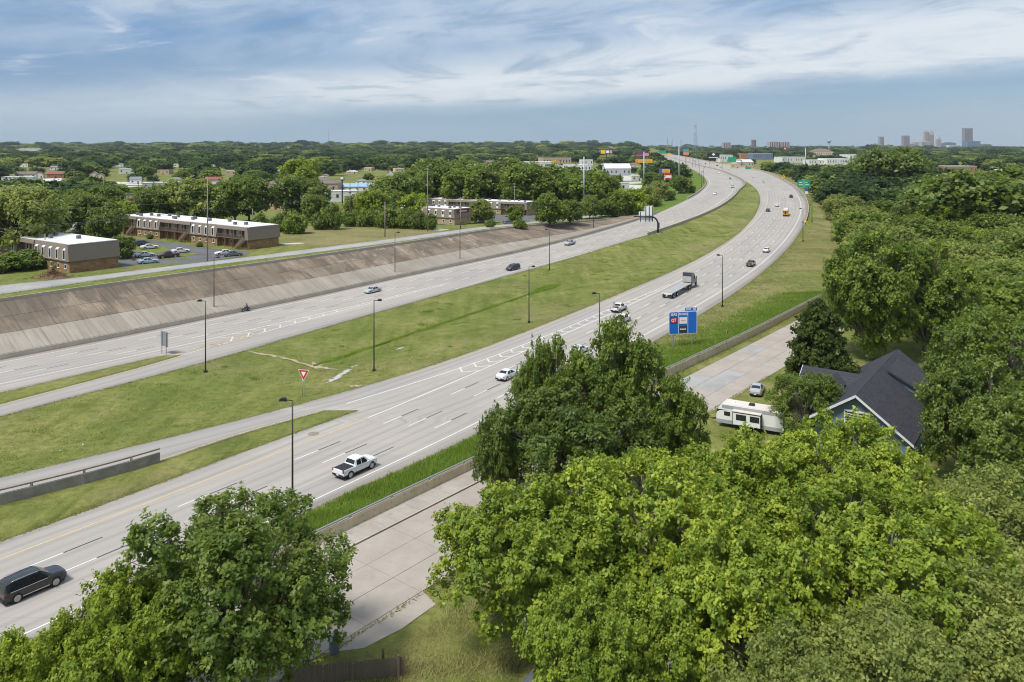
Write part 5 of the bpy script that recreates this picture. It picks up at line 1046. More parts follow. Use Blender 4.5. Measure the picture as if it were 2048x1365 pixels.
for i, (x, yt, Y) in enumerate([(90, 332, 620), (28, 336, 640), (148, 338, 640), (50, 318, 700), (207, 357, 480), (242, 357, 470), (342, 352, 520), (453, 348, 520), (842, 357, 420), (931, 366, 400), (1029, 372, 380), (716, 352, 470), (610, 362, 400), (563, 418, 300), (1150, 400, 375), (505, 418, 290), (1000, 316, 700), (1060, 314, 720), (362, 352, 530), (230, 330, 640)]):
    upole('x%d' % i, 'distant wooden power pole %s' % ['at the left edge by the houses', 'leftmost among the houses', 'with street lamp near the red roof', 'tallest above the left houses', 'behind the dark store, left one', 'behind the dark store, right one', 'over the apartment roof, left one', 'behind the left power pole', 'above the second apartment roof, left one', 'above the second apartment roof, middle one', 'white one behind the second apartments', 'beside the blue roofed shop', 'by the orange brick store', 'in the hedge of the dry field', 'short one by the dark roadside tree', 'short one by the long apartments', 'by the grey shed roof', 'by the white warehouse', 'over the apartment roof, right one', 'above the middle of the far houses'][i], x, 0, yt, arms=(.95,) if i % 3 else (), Y=Y, r=.2)
def wires(label, A, B, fa, fb, offs, sag=1.2, r=.035):
    (pa, ha), (pb, hb) = A, B
    for i, (dx, dz) in enumerate(offs):
        a = Vector((pa.x + dx, pa.y + dx * .5, pa.z + ha * fa + dz)); b = Vector((pb.x + dx, pb.y + dx * .5, pb.z + hb * fb + dz)); pts = []
        for k in range(13): t = k / 12; q = a.lerp(b, t); q.z -= sag * 4 * t * (1 - t); pts.append(q)
        tag(MB().tube(pts, r, 3, cap=False).build('power_line', 'wire'), label + ', ' + ['upper wire', 'second wire', 'third wire', 'lowest wire'][i], 'wire', 'overhead wires')
OUT = (Vector((-215, 175, 8)), 20); OUT2 = (Vector((120, 420, 6)), 26)
TRI = [(0, 0), (.5, -3), (-.5, -5.5)]
wires('power line from the lot pole off to the left', POLES['a'], OUT, .97, .9, TRI); wires('power line between lot pole and sign building pole', POLES['a'], POLES['b'], .97, .97, TRI, 1.8); wires('power line from sign building pole to steel pole', POLES['b'], POLES['s1'], .97, .8, TRI, 1.2)
wires('cable pair between lot pole and left edge', POLES['a'], OUT, .61, .42, [(0, 0), (.4, -.35)], 2.4); wires('cable pair between lot pole and field pole', POLES['a'], POLES['c'], .61, .6, [(0, 0), (.4, -.4)], 1.2); wires('cable pair from field pole to sign building pole', POLES['c'], POLES['b'], .6, .5, [(0, 0), (.4, -.4)], 1.); wires('cable between second pole and steel pole', POLES['b'], POLES['s1'], .55, .4, [(0, 0)], 1.5); wires('steel pole line towards the bend', POLES['s1'], POLES['s2'], .8, .8, TRI, 1.5)

# ------------------------------------------------------------------ masts, crane, skyline
mat('hazy_steel', rough=.6, col=(.30, .33, .37)); mat('city_brown', rough=.6, col=(.26, .22, .22)); mat('city_grey', rough=.6, col=(.34, .34, .37)); mat('city_pink', rough=.6, col=(.46, .38, .36)); mat('city_white', rough=.6, col=(.62, .61, .60)); mat('city_glass', rough=.2, spec=.6, col=(.10, .19, .32)); mat('city_tan', rough=.7, col=(.52, .42, .30))
def mast(label, x, ytop, Y, w, arms=True, guyed=False):
    X = (x - 1024) * Y / FPX; p = Vector((X, Y, G(X, Y))); h = HC - (ytop - HY) * Y / FPX - p.z; e = empty('radio_mast', p, .3, label, 'mast'); r = w / 2; n = max(6, int(h / (w * 2.2))) if not guyed else 6
    for i in range(3):
        q = i * 2.094; tp = .25 if not guyed else 1; a = Vector((math.cos(q) * r, math.sin(q) * r, 0)); MB().tube([a, Vector((a.x * tp, a.y * tp, h * .92))], .16 if not guyed else .35, 4).build('leg', 'hazy_steel', e)
    br = MB()
    for k in range(n):
        for i in range(3):
            t0, t1 = k / n, (k + 1) / n; q, q2 = i * 2.094, (i + 1) * 2.094; s0, s1 = r * (1 - .75 * t0 * (not guyed)), r * (1 - .75 * t1 * (not guyed)); br.tube([(math.cos(q) * s0, math.sin(q) * s0, t0 * h * .92), (math.cos(q2) * s1, math.sin(q2) * s1, t1 * h * .92)], .09 if not guyed else .2, 3, cap=False)
    br.build('bracing', 'hazy_steel', e); MB().tube([(0, 0, h * .9), (0, 0, h)], .12 if not guyed else .4, 5).build('tip', 'hazy_steel', e)
    if arms:
        for f in (.55, .62, .70, .86):
            a = MB()
            for i in range(3):
                q = i * 2.094 + .5; a.box(-.25, .25, -.25, .25, -1.3, 1.3, c=(math.cos(q) * 2.4 * (1.3 - f), math.sin(q) * 2.4 * (1.3 - f), h * f))
            a.tube([(-2.4 * (1.3 - f), 0, h * f), (2.4 * (1.3 - f), 0, h * f)], .08, 4); a.build('antenna_ring', 'city_grey', e)
mast('tall lattice radio mast behind the highway', 1391, 240, 1050, 9.5); mast('thin guyed mast on the left horizon', 657, 258, 4200, 3.5, False, True); mast('thin mast on the horizon left of the crane', 1344, 275, 2600, 2.2, False, True); mast('thin mast on the horizon by the radio mast', 1362, 277, 2600, 2.2, False, True); mast('thin mast far right on the horizon', 1997, 284, 7000, 5., False, True)
p = Vector(((1336 - 1024) * 2200 / FPX, 2200, 10)); cr = empty('crane', p, 0, 'thin crane boom on the horizon beyond the overpass', 'crane'); MB().tube([(4, 0, 0), (-2, 0, 44), (-8, 0, 58)], [1., .6, .35], 5).build('boom', 'hazy_steel', cr); MB().box(0, 9, -3, 3, -6, 4).build('cab', 'sign_yellow', cr)
mat('city_window', rough=.15, spec=.6, build=lambda t, b: (.035, .045, .06))
def tower(label, x0, x1, ytop, Y, m, shape='flat', ybase=300, name='skyscraper', cat='skyscraper'):
    k = Y / FPX; xc = (x0 + x1) / 2; X = (xc - 1024) * k; g = HC - (ybase - HY) * k; h = HC - (ytop - HY) * k - g; w = (x1 - x0) * k; e = empty(name, (X, Y, g), 0, label, cat); d = w * .8; hb = h if shape in ('flat', 'step') else h * .82
    MB().box(-w / 2, w / 2, -d / 2, d / 2, 0, hb).build('wall', m, e); n = max(3, int(w / 9)); nf = max(2, int(hb / 16))
    win = MB()
    for i in range(n): xx = -w / 2 + (i + .5) * w / n; MB().box(xx - w / n * .22, xx + w / n * .22, -d / 2 - .35, -d / 2, hb * .04, hb * .96).build('window_strip', 'city_window', e)
    if shape == 'spire': MB().prism([(-w * .42, hb), (w * .42, hb), (w * .12, hb + (h - hb) * .6), (0, h * 1.08), (-w * .12, hb + (h - hb) * .6)], 'y', -d * .3, d * .3).build('spire', m, e)
    elif shape == 'taper': MB().prism([(-w / 2, hb), (w / 2, hb), (w * .3, h), (-w * .3, h)], 'y', -d / 2, d / 2).build('crown', m, e)
    elif shape == 'step': MB().box(-w * .3, w * .3, -d * .3, d * .3, h, h * 1.06).build('penthouse', m, e)
    else: MB().box(-w / 2 - .5, w / 2 + .5, -d / 2 - .5, d / 2 + .5, hb, hb + 2).build('parapet', m, e)
DT = 8200
for q in [('tallest brown square skyscraper of the skyline', 1927, 1942, 257, DT, 'city_brown', 'flat'), ('low blue glass block in front of the tallest skyscraper', 1930, 1955, 283, DT - 300, 'city_glass', 'flat'), ('low dark blue block right of the tallest skyscraper', 1963, 1978, 289, DT, 'city_glass', 'flat'), ('slim brown skyscraper, left of the twin towers', 1847.5, 1856, 263.5, DT, 'city_pink', 'step'), ('slim tapering skyscraper, right of the twin towers', 1858, 1866, 261.5, DT, 'city_pink', 'taper'), ('short pale tower with pointed spire', 1873, 1881, 273, DT, 'city_pink', 'spire'), ('brown mid-rise tower left in the skyline cluster', 1805, 1817, 272, DT, 'city_brown', 'flat'), ('pale block beside the brown mid-rise tower', 1817, 1832, 288, DT, 'city_pink', 'flat'), ('lone pale tower left of the skyline', 1757.5, 1766.5, 274, 7000, 'city_grey', 'flat'), ('stepped pinkish block below the twin towers', 1840, 1860, 284, DT - 200, 'city_pink', 'step'), ('dark glass block between spire and tallest skyscraper', 1887, 1908, 286, DT, 'city_glass', 'step'), ('pinkish low block left of the twin towers', 1826, 1840, 285, DT, 'city_pink', 'step'), ('white block under the dark glass block', 1896, 1915, 291, DT - 400, 'city_white', 'flat')]: tower(q[0], q[1], q[2], q[3], q[4], q[5], q[6], 301)
tower('lone brown apartment tower on the horizon', 1503.5, 1511.5, 281, 3800, 'city_brown', 'flat', 295, 'apartment_tower', 'tower'); tower('pinkish hospital block on the horizon, left one', 1537, 1558, 284, 4300, 'city_pink', 'step', 296, 'hospital_block', 'building'); tower('pinkish hospital block on the horizon, right one', 1560, 1577, 284.5, 4300, 'city_pink', 'step', 296, 'hospital_block', 'building'); tower('flat pale block behind trees on the horizon', 1445, 1460, 286, 4200, 'city_pink', 'flat', 296, 'far_block', 'building')
wt = empty('water_tower', ((1658 - 1024) * 2600 / FPX, 2600, 8), 0, 'grey water tower on the horizon above the tan hotel', 'water tower'); h = HC - (280 - HY) * 2600 / FPX - 8; MB().tube([(0, 0, 0), (0, 0, h - 8)], [2.2, 1.6], 8).build('stem', 'hazy_steel', wt); MB().tube([(0, 0, h - 10), (0, 0, h - 8), (0, 0, h - 2), (0, 0, h)], [2, 6, 6, 3], 12).build('tank', 'city_grey', wt)
# ------------------------------------------------------------------ apartments
mat('mansard', rough=.9, spec=.15, build=b_lap((.255, .210, .172))); mat('apt_brick', rough=.9, spec=.15, build=b_brick((.36, .225, .115), (.24, .135, .070), (.30, .23, .16), 2.2)); mat('apt_stone', rough=.9, spec=.15, build=b_brick((.46, .36, .23), (.38, .29, .18), (.34, .27, .19), 1.6)); mat('roof_white', rough=.7, build=b_flat((.66, .65, .64), (.76, .755, .75), .15, (.46, .42, .38))); mat('apt_paint', rough=.8, col=(.60, .57, .53)); mat('apt_brown', rough=.8, col=(.17, .125, .090)); mat('door_red', rough=.5, col=(.22, .035, .022)); mat('trim_white', rough=.6, col=(.72, .71, .69)); mat('dark_glass', rough=.12, spec=.6, build=lambda t, b: (.03, .035, .042)); mat('ac_grey', rough=.6, col=(.14, .145, .15)); mat('sign_maroon', rough=.5, build=lambda t, b: (.22, .03, .04))
def window(e, x, y, z0, z1, w, side=1, sill=True, axis='y', frame='trim_white', glass='dark_glass'):
    """window on the facade plane y, facing +y (side 1) or -y"""
    s = side; W = MB().box(x - w / 2, x + w / 2, min(y, y + .09 * s), max(y, y + .09 * s), z0, z1).build('window', frame, e)
    MB().box(x - w / 2 + .12, x + w / 2 - .12, min(y + .09 * s, y + .11 * s), max(y + .09 * s, y + .11 * s), z0 + .12, z1 - .12).build('pane', glass, W)
    if sill: MB().box(x - w / 2 - .06, x + w / 2 + .06, min(y, y + .16 * s), max(y, y + .16 * s), z0 - .10, z0 - .003).build('sill', frame, W)
def apartment(label, corner, ang, L, D, H, mods, brick, acs=10, arch=False):
    e = empty('apartment_block', corner, ang, label, 'apartment building'); z1 = 2.75
    MB().box(.02, L - .02, -D, -1.55, 0, z1).build('lower_wall', brick, e); MB().box(.4, L - .4, -D, -1.75, z1, H - .3).build('upper_wall', 'apt_paint', e)
    for x0, x1, kind in mods:
        if kind == 'm':
            MB().prism([(.42, z1 - .05), (-.12, H), (-1.7, H), (-1.7, z1 - .05)], 'x', x0, x1).build('mansard_panel', 'mansard', e); MB().box(x0, x1, -1.6, 0, 0, z1 - .05).build('front_wall', brick, e)
            n = max(2, int((x1 - x0) / 3.1))
            for i in range(n):
                x = x0 + (i + .5) * (x1 - x0) / n; d = MB().prism([(.44, 3.0), (.44, 5.35), (.12, 5.65), (-.5, 5.65), (-.5, 3.0)], 'x', x - .62, x + .62).build('dormer_window', 'trim_white', e); MB().box(x - .42, x + .42, .44, .47, 3.2 if not arch else 4.0, 5.2).build('pane', 'dark_glass', d); window(e, x, 0, .9, 2.0, 1.0)
        else:
            MB().box(x0, x1, -1.6, .2, z1, z1 + .16).build('balcony_deck', 'apt_brown', e); MB().prism([(.25, H - .95), (.1, H), (-1.7, H), (-1.7, H - .95)], 'x', x0, x1).build('fascia', 'mansard', e)
            r = MB().box(x0, x1, .12, .19, z1 + 1.02, z1 + 1.1)
            xx = x0 + .1
            while xx < x1: r.box(xx, xx + .06, .13, .18, z1 + .16, z1 + 1.02); xx += .26
            r.build('railing', 'apt_brown', e); n = max(2, int((x1 - x0) / 3.6))
            for i in range(n + 1): x = x0 + .2 + i * (x1 - x0 - .4) / n; MB().box(x - .08, x + .08, .05, .2, 0, H - .95).build('post', 'apt_brown', e)
            for i in range(n):
                x = x0 + (i + .5) * (x1 - x0) / n
                for zz in (0, z1 + .16): MB().box(x - 1.15, x - .25, -1.745 if zz else -1.545, -1.68 if zz else -1.48, zz, zz + 2.05).build('door', 'door_red', e)
                window(e, x + .75, -1.74, z1 + 1.0, z1 + 2.25, 1.1, sill=False); window(e, x + .75, -1.54, .9, 2.1, 1.1, sill=False)
            st = MB(); sx = x0 + .5
            for i in range(14): st.box(sx + i * .27, sx + i * .27 + .3, .3, 1.35, 2.75 - (i + 1) * .195, 2.75 - i * .195 - .12)
            st.build('stair_tread', 'apt_brown', e)
            for yy in (.3, 1.35): MB().prism([(sx, 2.9), (sx + 3.9, .1), (sx + 3.9, 1.0), (sx, 3.85)], 'y', yy - .03, yy + .03).build('stair_rail', 'apt_brown', e)
    for s, x in ((1, 0.), (-1, L)):          # end walls
        MB().prism([(x - s * .42, z1 - .05), (x + s * .12, H), (x + s * 1.2, H), (x + s * 1.2, z1 - .05)], 'y', -D - .3, .38).build('end_mansard', 'mansard', e); MB().box(min(x, x + s * .6), max(x, x + s * .6), -D + .01, -.02, 0, z1 - .06).build('end_wall', brick, e)
    MB().prism([(-D - .42, z1 - .05), (-D + .12, H), (-D + 1.2, H), (-D + 1.2, z1 - .05)], 'x', .02, L - .02).build('back_mansard', 'mansard', e); MB().box(.03, L - .03, -D - .02, -D + .3, 0, z1 - .06).build('back_wall', brick, e)
    rf = MB().box(.15, L - .15, -D + .15, -.15, H - .3, H + .03).build('roof', 'roof_white', e); MB().box(0, L, -.32, -.1, H, H + .16).box(0, L, -D + .1, -D + .3, H, H + .16).box(.05, .27, -D + .3, -.32, H, H + .16).box(L - .27, L - .05, -D + .3, -.32, H, H + .16).build('parapet', 'roof_white', rf); r = random.Random(int(L * 10))
    for i in range(acs): x = r.uniform(2, L - 2); y = r.uniform(-D + 2, -1.6); MB().box(x - .45, x + .45, y - .4, y + .4, H + .03, H + .85).build('air_conditioner', 'ac_grey', rf)
    return e
FDA = math.atan2(.578, -.816)
def mods(L, seq, w):
    out = []; x = 0
    for s, q in zip(seq, w): out.append((x * L + .05, (x + q) * L - .05, s)); x += q
    return out
def corner(x, y): p = at(x, y); return p
apartment('long two-storey apartment block with balconies and stairs behind the parked cars', corner(497, 500), math.atan2(37.6, -52.7), 68, 10.5, 6.3, mods(68, 'bmbmb', (.22, .20, .25, .20, .13)), 'apt_brick', 14)
apartment('two-storey apartment block at the left edge behind the pine', corner(139, 547), FDA, 38, 11.5, 6.6, mods(38, 'mbm', (.46, .24, .30)), 'apt_brick', 9)
ec = apartment('two-storey apartment block with a red sign on its end wall', corner(909, 451), math.atan2(.59, -.8), 30, 10, 6.2, mods(30, 'mm', (.5, .5)), 'apt_stone', 7, True)
sgn = MB().box(-.30, -.22, -8.5, -1.2, 4.6, 5.9).build('wall_sign', 'sign_maroon', ec); [MB().box(-.33, -.30, -6.9 + i * .5, -6.55 + i * .5, 5.0, 5.45 + .12 * (i % 3 == 0)).build('sign_letter_block', 'sign_white', sgn) for i in range(9)]
apartment('long two-storey apartment block behind the red sign building', corner(1054, 432), math.atan2(.466, -.885), 70, 10, 6.2, mods(70, 'bmbmb', (.2, .2, .22, .2, .18)), 'apt_stone', 14, True)
# lots and lawns
def sheet(name, label, pts, m, dz=.03, z=None):
    mb = MB(); q = [at(*p) for p in pts]
    ar = sum(q[i].x * q[i - 1].y - q[i - 1].x * q[i].y for i in range(len(q)))
    mb.poly([(v.x, v.y, v.z + dz) for v in (q if ar < 0 else q[::-1])])
    return tag(mb.build(name, m), label, kind='structure')
sheet('parking_lot', 'dark asphalt lot between the two apartment blocks', [(250, 537), (335, 538), (410, 524), (492, 512), (500, 503), (430, 498), (300, 480), (180, 458), (120, 460), (150, 480), (225, 500), (240, 530)], 'parking_asphalt')
sheet('parking_lot', 'dark asphalt lot by the second apartments', [(950, 447), (1030, 452), (1082, 436), (1050, 430), (960, 433)], 'parking_asphalt')
sheet('lawn', 'small lawn tongue beside the maroon pickup', [(318, 520), (345, 518), (396, 508), (385, 505), (345, 511)], 'grass', .06)
sheet('footpath', 'pale path along the edge of the dry field', [(560, 488), (625, 499), (650, 496), (600, 486)], 'pale_pavement'); sheet('footpath', 'pale drive behind the dry field', [(690, 445), (860, 460), (880, 462), (900, 460), (780, 447), (700, 441)], 'pale_pavement')
sheet('paved_lot', 'pale paved lot by the far left shops', [(215, 378), (300, 372), (310, 366), (230, 364)], 'pale_pavement'); sheet('paved_lot', 'pale paved lot before the orange brick store', [(512, 402), (640, 398), (650, 388), (510, 386)], 'pale_pavement'); sheet('paved_lot', 'pale paved yard round the white warehouses', [(1200, 385), (1285, 380), (1280, 350), (1180, 345), (1050, 340), (1040, 350)], 'pale_pavement')

# ------------------------------------------------------------------ other buildings
for nm, c in (('w_cream', (.60, .49, .33)), ('w_tan', (.47, .36, .25)), ('w_white', (.70, .69, .67)), ('w_brick', (.36, .17, .10)), ('w_grey', (.40, .41, .42)), ('w_yellow', (.58, .46, .24)), ('r_grey', (.22, .22, .235)), ('r_brown', (.19, .145, .125)), ('r_red', (.27, .10, .075)), ('r_blue', (.28, .42, .58)), ('r_metal', (.56, .57, .58)), ('r_dark', (.075, .08, .10)), ('w_orange', (.46, .22, .12)), ('w_blue', (.16, .20, .30))): mat(nm, rough=.8, col=c)
BOXES = []
def building(label, x0, x1, ytop, ybase, wall, roof, kind='flat', rz=.25, name='building', cat='building', dep=.55, nw=None, door=True):
    p = at((x0 + x1) / 2, ybase); k = p.y / FPX; w = (x1 - x0) * k / (abs(math.cos(rz)) + .4 * abs(math.sin(rz))); h = max(2.5, (ybase - ytop) * k * (.80 if kind == 'flat' else .85)); d = max(5, w * dep); e = empty(name, (p.x, p.y + d / 2, p.z), rz, label, cat); BOXES.append((x0, x1, ytop, ybase, p.y))
    if kind == 'flat':
        MB().box(-w / 2, w / 2, -d / 2, d / 2, -.5, h).build('wall', wall, e); MB().box(-w / 2 - .15, w / 2 + .15, -d / 2 - .15, d / 2 + .15, h, h + .35).build('roof', roof, e)
    else:
        hw = h * .62; MB().box(-w / 2, w / 2, -d / 2, d / 2, -.5, hw).build('wall', wall, e); o = .35
        if kind == 'gable': MB().prism([(-d / 2 - o, hw - .1), (0, h), (d / 2 + o, hw - .1), (d / 2 + o, hw + .1), (0, h + .22), (-d / 2 - o, hw + .1)], 'x', -w / 2 - o, w / 2 + o).build('roof', roof, e); MB().prism([(-d / 2, hw), (0, h), (d / 2, hw)], 'x', -w / 2 + .03, w / 2 - .03).build('gable_wall', wall, e)
        elif kind == 'gablef': MB().prism([(-w / 2 - o, hw - .1), (0, h), (w / 2 + o, hw - .1), (w / 2 + o, hw + .1), (0, h + .22), (-w / 2 - o, hw + .1)], 'y', -d / 2 - o, d / 2 + o).build('roof', roof, e); MB().prism([(-w / 2, hw), (0, h), (w / 2, hw)], 'y', -d / 2 + .03, d / 2 - .03).build('gable_wall', wall, e)
        else: MB().add([(-w / 2 - o, -d / 2 - o, hw), (w / 2 + o, -d / 2 - o, hw), (w / 2 + o, d / 2 + o, hw), (-w / 2 - o, d / 2 + o, hw), (-w * .22, 0, h), (w * .22, 0, h)], [(0, 1, 5, 4), (1, 2, 5), (2, 3, 4, 5), (3, 0, 4), (3, 2, 1, 0)]).build('roof', roof, e)
        h = hw
    n = nw if nw is not None else max(2, min(9, int(w / 4.5)))
    for i in range(n):
        x = -w / 2 + (i + .5) * w / n
        if door and i == n // 2: MB().box(x - .6, x + .6, -d / 2 - .08, -d / 2, 0, min(2.2, h * .75)).build('door', 'door_red' if wall != 'w_white' else 'ac_grey', e)
        else: window(e, x, -d / 2, h * .38, h * .75, min(1.6, w / n * .55), -1, False)
    return e
for q in [('dark-roofed store behind the left trees', 222, 272, 385, 412, 'w_tan', 'r_dark'), ('white low building at the left edge', 0, 60, 352, 366, 'w_white', 'r_metal'), ('cream block left of the red roofed house', 36, 62, 353, 364, 'w_cream', 'w_cream'), ('brown-roofed house with blue tarp at far left', 28, 68, 342, 356, 'w_white', 'r_brown', 'gable'), ('small white gabled house at far left', 69, 85, 342, 357, 'w_white', 'r_red', 'gablef'), ('red-roofed house at far left', 92, 125, 341, 357, 'w_brick', 'r_red', 'gable'), ('cream gabled house, left of the pair', 178, 194, 341, 358, 'w_cream', 'r_grey', 'gablef'), ('cream gabled house, right of the pair', 190, 206, 345, 358, 'w_cream', 'r_brown', 'gablef'), ('white house with grey roof behind the left wood', 258, 280, 352, 368, 'w_white', 'r_grey', 'gable'), ('white house between the trees behind the long apartments', 333, 362, 353, 368, 'w_white', 'r_grey', 'hip'), ('white house near the poplar', 408, 440, 352, 370, 'w_white', 'r_red', 'gable'), ('low white strip building above the long apartments', 280, 350, 364, 376, 'w_grey', 'roof_white'),
          ('brown-roofed orange brick store with deep canopy', 517, 672, 350, 388, 'w_tan', 'r_brown', 'hip', .12), ('yellow house with grey hip roof by the hedge', 513, 560, 384, 420, 'w_yellow', 'r_grey', 'hip'), ('long shop with pale blue roof', 676, 748, 366, 383, 'w_white', 'r_blue', 'gable', .1), ('flat white shop in front of the blue roof', 645, 712, 378, 404, 'w_white', 'roof_white'), ('grey gabled house right of the blue roof', 745, 780, 360, 380, 'w_grey', 'r_grey', 'gablef'), ('small grey house behind the second apartments, left', 772, 790, 381, 394, 'w_grey', 'r_grey', 'gable'), ('small grey house behind the second apartments, right', 810, 838, 377, 392, 'w_cream', 'r_brown', 'gablef'),
          ('big shed with ribbed grey roof beyond the trees', 928, 1000, 327, 347, 'r_metal', 'r_metal', 'gable', .05), ('small pinkish house over the grey shed', 966, 988, 320, 330, 'w_cream', 'r_brown', 'gable'), ('long beige store with flat roof', 1078, 1142, 311, 332, 'w_tan', 'r_brown'), ('long white warehouse before the beige store', 1032, 1110, 321, 340, 'w_white', 'roof_white'), ('white canopy building beside the steel pole', 1112, 1182, 328, 344, 'w_white', 'roof_white'), ('white block right of the beige store', 1160, 1186, 317, 332, 'w_white', 'roof_white'), ('large white gabled warehouse left of the bend', 1208, 1262, 324, 352, 'w_grey', 'roof_white', 'gable', .1), ('small white shed below the warehouse', 1240, 1258, 362, 384, 'w_white', 'roof_white'), ('long low white shed among the trees', 1260, 1284, 350, 362, 'w_white', 'roof_white'), ('grey shed by the arched shop sign', 1292, 1325, 362, 384, 'w_grey', 'roof_white'),
          ('white shop beyond the highway, left of the orange one', 1436, 1466, 307, 324, 'w_white', 'roof_white'), ('orange fronted shop beyond the highway', 1478, 1503, 305, 318, 'w_orange', 'w_orange'), ('long white store with blue front', 1502, 1546, 304, 320, 'w_blue', 'roof_white', 'flat', .15), ('metal-roofed shed beyond the parapet', 1468, 1508, 317, 334, 'w_cream', 'r_metal', 'gable'), ('tan arcade building beside the far gantry', 1458, 1480, 326, 338, 'w_cream', 'w_cream'), ('tan hotel with hip roof on the right horizon', 1624, 1668, 295, 314, 'w_cream', 'r_brown', 'hip', .15), ('long white store left of the tan hotel', 1556, 1612, 312, 326, 'w_white', 'roof_white'), ('low white building in front of the tan hotel', 1612, 1650, 318, 330, 'w_white', 'roof_white'), ('wide white mall building on the right', 1690, 1752, 306, 324, 'w_white', 'roof_white'), ('white store below the mall building', 1645, 1702, 315, 330, 'w_white', 'roof_white'), ('white and grey block right of the round tree', 1803, 1830, 312, 328, 'w_grey', 'roof_white'), ('cream block near the skyline', 1795, 1818, 300, 309, 'w_cream', 'w_cream'), ('brick building with white roof in the right wood', 1893, 1955, 330, 346, 'w_brick', 'roof_white', 'flat', .08), ('long white school on the left horizon', 36, 76, 296, 303, 'w_white', 'roof_white'), ('small white house at the right edge in the wood', 1990, 2010, 338, 348, 'w_white', 'r_metal', 'gable'), ('white house right of the blue roof, between the trees', 772, 786, 336, 362, 'w_white', 'r_red', 'gablef')]: building(*q)

rbx = random.Random(12); HS = []
for i in range(60):
    x = rbx.choice([rbx.uniform(5, 520), rbx.uniform(560, 1020), rbx.uniform(1030, 1270)]); yb = rbx.uniform(333, 372) if x < 1030 else rbx.uniform(330, 362); w_ = rbx.uniform(16, 34) * (yb - 290) / 62
    if any(abs(x - a) < (w_ + b) * .55 + 4 and abs(yb - c) < 9 for a, b, c in HS) or any(x0 - w_ < x < x1 + w_ and abs(b - yb) < 12 for x0, x1, a, b, c in BOXES): continue
    HS.append((x, w_, yb)); kd = rbx.choice(['gable', 'gable', 'hip', 'flat', 'flat']); building('small pale house or shop among the trees beyond the apartments', x - w_ / 2, x + w_ / 2, yb - w_ * rbx.uniform(.34, .46), yb, rbx.choice(['w_white', 'w_cream', 'w_grey', 'w_white', 'w_tan']), rbx.choice(['roof_white', 'r_metal', 'r_grey', 'roof_white', 'r_brown', 'r_metal']), kd, rbx.uniform(-.4, .5), 'small_building', dep=.7)['group'] = 'small buildings among the far trees'
# ------------------------------------------------------------------ the near house and yard
mat('shingle', rough=.9, spec=.2, build=b_shingle((.060, .060, .070), (.043, .043, .052))); mat('siding', rough=.75, build=b_lap((.135, .185, .235))); mat('fascia_white', rough=.6, col=(.62, .63, .65)); mat('shingle_blue', rough=.9, spec=.2, build=b_shingle((.11, .12, .155), (.085, .095, .125)))
hp = Vector(((1713 - 1024) * 95.5 / FPX, 95.5, 0)); hs = empty('house', (hp.x, hp.y, G(hp.x, hp.y)), -math.radians(36), 'blue-grey sided house with dark shingle roof and white trim', 'house')
RW, LWd, RZ, EZR, EZL, LH = 6.3, 5.4, 7.6, 2.9, 4.0, 26.
MB().prism([(-LWd + .5, 0), (RW - .6, 0), (RW - .6, EZR + .35), (.15, RZ - .25), (-LWd + .5, EZL + .25)], 'y', .4, LH).build('wall', 'siding', hs)
MB().prism([(-.05, RZ), (RW, EZR), (RW, EZR + .22), (-.05, RZ + .24)], 'y', -.35, LH + .3).build('roof', 'shingle', hs); MB().prism([(-LWd, EZL), (.0, RZ), (.0, RZ + .24), (-LWd, EZL + .22)], 'y', -.35, LH + .3).build('roof', 'shingle', hs)
MB().prism([(-.05, RZ - .08), (RW + .05, EZR - .08), (RW + .05, EZR + .24), (-.05, RZ + .26)], 'y', -.42, -.36).build('fascia', 'fascia_white', hs); MB().prism([(-LWd - .05, EZL - .08), (.0, RZ - .08), (.0, RZ + .26), (-LWd - .05, EZL + .24)], 'y', -.42, -.36).build('fascia', 'fascia_white', hs)
gv = MB().box(-1.5, 1.5, .28, .40, 3.9, 5.7).build('gable_window', 'trim_white', hs)
for i in range(5): MB().box(-1.35, -.06, .24, .30, 4.05 + i * .32, 4.22 + i * .32).build('slat', 'dark_glass', gv); MB().box(.06, 1.35, .24, .30, 4.05 + i * .32, 4.22 + i * .32).build('slat', 'dark_glass', gv)
wg = MB().prism([(8.5, 0), (18, 0), (18, 3.5), (13.2, 6.4), (8.5, 3.5)], 'x', -9.5, -1).build('wing_wall', 'siding', hs)
MB().prism([(7.9, 3.25), (13.2, 6.5), (13.2, 6.75), (7.9, 3.5)], 'x', -10, -.5).build('wing_roof', 'shingle', hs); MB().prism([(18.5, 3.25), (13.2, 6.5), (13.2, 6.75), (18.5, 3.5)], 'x', -10, -.5).build('wing_roof', 'shingle', hs); MB().prism([(7.85, 3.05), (13.2, 6.3), (13.2, 6.8), (7.85, 3.5)], 'x', -10.08, -10.01).build('fascia', 'fascia_white', hs); MB().prism([(18.55, 3.05), (13.2, 6.3), (13.2, 6.8), (18.55, 3.5)], 'x', -10.08, -10.01).build('fascia', 'fascia_white', hs)
dm = MB().box(-6.5, -4.2, 8.6, 12.5, 4.0, 5.6).build('dormer', 'siding', hs); MB().prism([(-6.9, 5.45), (-5.35, 6.35), (-3.8, 5.45), (-3.8, 5.65), (-5.35, 6.6), (-6.9, 5.65)], 'y', 8.2, 13).build('dormer_roof', 'shingle', dm)
MB().prism([(1.2, RZ - 1.2), (5.2, EZR + 1.4), (5.2, EZR + 2.2), (1.2, RZ - .2)], 'y', 14.5, 21).build('shed_dormer', 'siding', hs); MB().prism([(.8, RZ - .2), (5.6, EZR + 2.1), (5.6, EZR + 2.3), (.8, RZ + .05)], 'y', 14.1, 21.4).build('shed_dormer_roof', 'shingle', hs); window(hs, 3.2, .40, 1.0, 2.4, 1.2, -1); window(hs, -2.6, .40, 1.0, 2.4, 1.2, -1)
